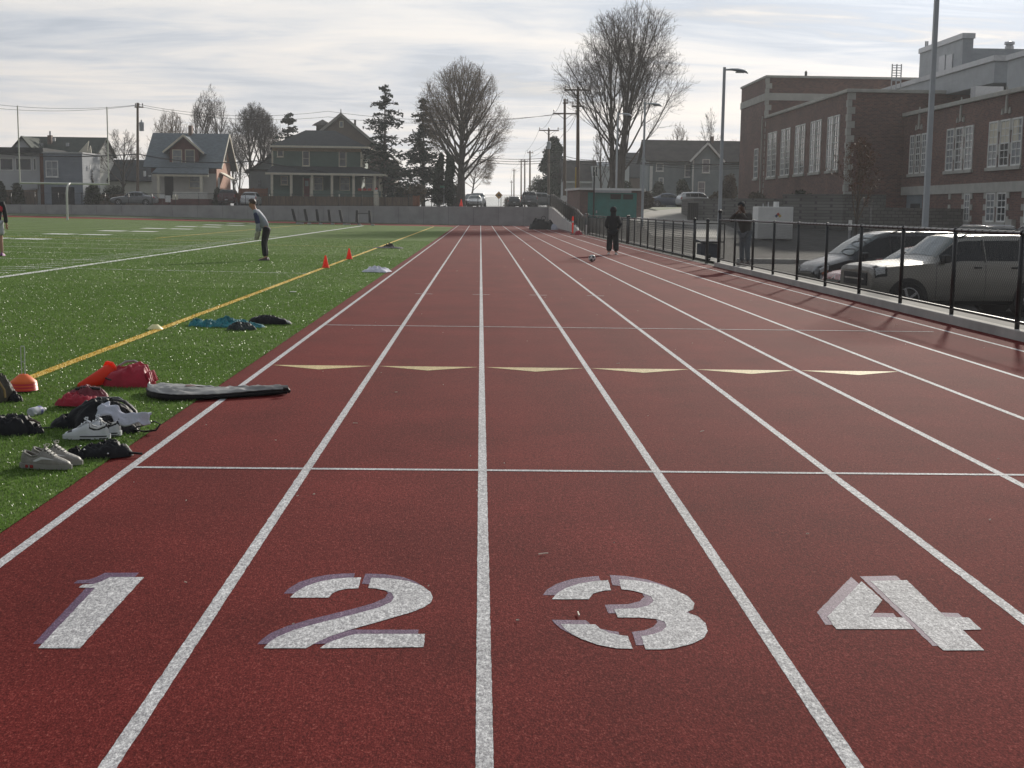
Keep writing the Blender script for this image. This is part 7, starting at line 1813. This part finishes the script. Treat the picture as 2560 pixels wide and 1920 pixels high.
lump('side_handle', m_blknyl, t, .035, .025, .035, 61, c=(.26, .30, 0))
m_print = granular('faded_red_print', (.20, .15, .145), (.24, .14, .13), (.34, .15, .13), 60, .1, .7)
pm = MB(); pm.grid(lambda u, v: (lambda p: (p[0], p[1], p[2] + .004))(topf(.30 + .20*u, .52 + .12*v + .03*u)), 16, 5); pm.build('print', m_print, t, smooth=2)

# ---- clothes farther along the field
q = GR(565, 822); t = empty('jersey_heap', (q.x, q.y+.15, .02), R(-3), 'heap of crumpled teal mesh bibs lying beside the yellow line', 'clothing')
for k, (x, y, rx, ry, h) in enumerate(((-.42, .02, .11, .13, .085), (-.24, -.03, .14, .16, .085), (-.02, .02, .18, .19, .115), (.16, .02, .13, .15, .085), (.32, -.05, .16, .10, .06))): lump('bib', m_tealc, t, rx, ry, h, 70+k, c=(x, y, 0), folds=.45, ff=2.2, rough=.7, p=2, e=.7, nu=80, nv=24)
q = GR(602, 828); t = empty('dark_jersey', (q.x, q.y+.06, .02), R(-10), 'dark green black garment crumpled in front of the teal bibs', 'clothing')
lump('cloth', mat('dark_green_cloth', (.012, .022, .02), .7, .3, 10, .5, 20), t, .17, .15, .085, 81, folds=.45, ff=2.4, rough=.6, e=.7)
q = GR(665, 815); t = empty('jacket', (q.x, q.y+.14, .02), R(-8), 'black jacket with a white edge lying right of the teal bibs', 'jacket')
lump('jacket_body', m_blknyl, t, .27, .12, .105, 83, folds=.25, ff=1.8, tail=.25); MB().tube([(.10, .02, .075), (.2, -.02, .055), (.29, -.04, .03), (.33, -.045, .015)], [.006, .014, .016, .006], 5).build('white_edge', m_shoe_w, t, smooth=True)
q = GR(388, 824, .02); t = tag(MB().lathe([(.105, 0), (.10, .008), (.04, .062), (.028, .064), (.028, .058), (.095, 0)], 24, (q.x, q.y, .022)).build('disc_cone', mat('disc_yellow', (.70, .66, .34), .5, .06, 9), None, smooth=True), 'pale yellow disc cone sitting on the yellow line', 'disc cone')
q = GR(943, 682); t = empty('white_towel', (q.x, q.y+.2, .02), 0, 'crumpled white towel on the turf close to the track edge', 'towel')
lump('cloth', mat('lilac_white_cloth', (.60, .60, .68), .9, .08, 6, .4, 12), t, .33, .36, .12, 91, folds=.40, ff=2.0, rough=.5, e=.7)
q = GR(968, 622); t = empty('black_coat', (q.x, q.y+.3, .02), 0, 'black coat spread flat at the far yellow line, one corner raised', 'jacket')
lump('coat_body', m_blknyl, t, .62, .5, .055, 95, folds=.4, ff=2.2, rough=.4); lump('raised_corner', m_olive, t, .24, .2, .17, 96, c=(.05, .1, 0), folds=.7, e=1)
q = GR(732, 734); t = tag(MB().box(q.x-.05, q.x+.06, q.y-.04, q.y+.05, .03, .04).build('paper_scrap', m_shoe_w), 'small white paper scrap on the turf', 'paper')
# white tank and its fittings behind the fence
q = AT(1940, 545, 78); t = empty('fuel_tank', (q.x, 78, zr(q.x, 78)), 0, 'white rectangular storage tank with a hazard diamond and top vents', 'tank')
w0, w1 = AT(1895, 545, 78).x - q.x, AT(1983, 545, 78).x - q.x; zt2 = AT(1940, 517, 78).z - t.location.z
MB().box(w0, w1, 0, 1.6, .10, zt2).build('tank_body', m_whitetrim, t, bevel=.03); 
for x in (w0+.2, w1-.2): MB().box(x-.1, x+.1, .1, 1.5, -.08, .10).build('foot', m_conc, t)
def PX(px): return AT(px, 520, 78).x - q.x
MB().cyl((PX(1946), .6, zt2), (PX(1946), .6, zt2+.30), .16, n=12).build('vent', m_whitetrim, t); MB().cyl((PX(1925), .5, zt2), (PX(1925), .5, zt2+.28), .035).cyl((PX(1912), .5, zt2), (PX(1912), .5, zt2+.18), .03).build('pipe', m_galv, t)
sx_, sz_ = PX(1946), AT(1946, 540, 78).z - t.location.z
for (dx, dz, mm) in ((0, .10, m_redpaint), (-.10, 0, mat('hazard_blue', (.02, .03, .12), .5, .1, 9)), (.10, 0, mat('hazard_yellow', (.5, .33, .03), .5, .1, 9)), (0, -.10, m_shoe_w)):
    MB().prism([(sx_+dx-.097, -.012, sz_+dz), (sx_+dx, -.012, sz_+dz-.097), (sx_+dx+.097, -.012, sz_+dz), (sx_+dx, -.012, sz_+dz+.097)], (0, .010, 0)).build('hazard_diamond', mm, t)
# wheeled bin seen through the fence and a low planter kerb beyond it
q = AT(1768, 620, 52); t = empty('waste_bin', (q.x, 52, zr(q.x, 52)), R(8), 'dark blue grey waste bin seen through the fence near the gate', 'bin')
hz = 1.15; m_bin = mat('bin_plastic', (.045, .05, .07), .85, .1, 4, spec=.1)
MB().prism([(-.32, -.32, .06), (.32, -.32, .06), (.32, .32, .06), (-.32, .32, .06)], (0, 0, hz-.2)).build('bin_body', m_bin, t, bevel=.03); MB().prism([(-.37, -.4, hz-.13), (.37, -.4, hz-.13), (.37, .37, hz-.06), (-.37, .37, hz-.06)], (0, 0, .07)).build('lid', m_bin, t, bevel=.02)
for x in (-.3, .3): MB().cyl((x-.04, .3, .12), (x+.04, .3, .12), .12, n=12).build('wheel', m_tyre, t)
pk = MB(); a, b = AT(1700, 612, 58), AT(2010, 640, 58)
pk.box(11.0, 15.6, 57.6, 58.0, -.75, -.36); o = pk.build('island_kerb', m_lightconc, bevel=.03); o['kind'] = 'structure'
# ------------------------------------------------------------------ damp winter air
def haze():
    m = bpy.data.materials.new('haze'); m.use_nodes = True; nt = m.node_tree; nt.nodes.clear()
    o = nt.nodes.new('ShaderNodeOutputMaterial'); v = nt.nodes.new('ShaderNodeVolumePrincipled')
    v.inputs['Color'].default_value = (.86, .88, .92, 1); v.inputs['Density'].default_value = .00036; v.inputs['Anisotropy'].default_value = .35
    nt.links.new(v.outputs[0], o.inputs['Volume'])
    ob = MB().box(-3600, 3600, -3600, 5100, -3.0, 60).build('haze', m); ob['kind'] = 'stuff'; ob['label'] = 'thin pale haze in the air'
haze()
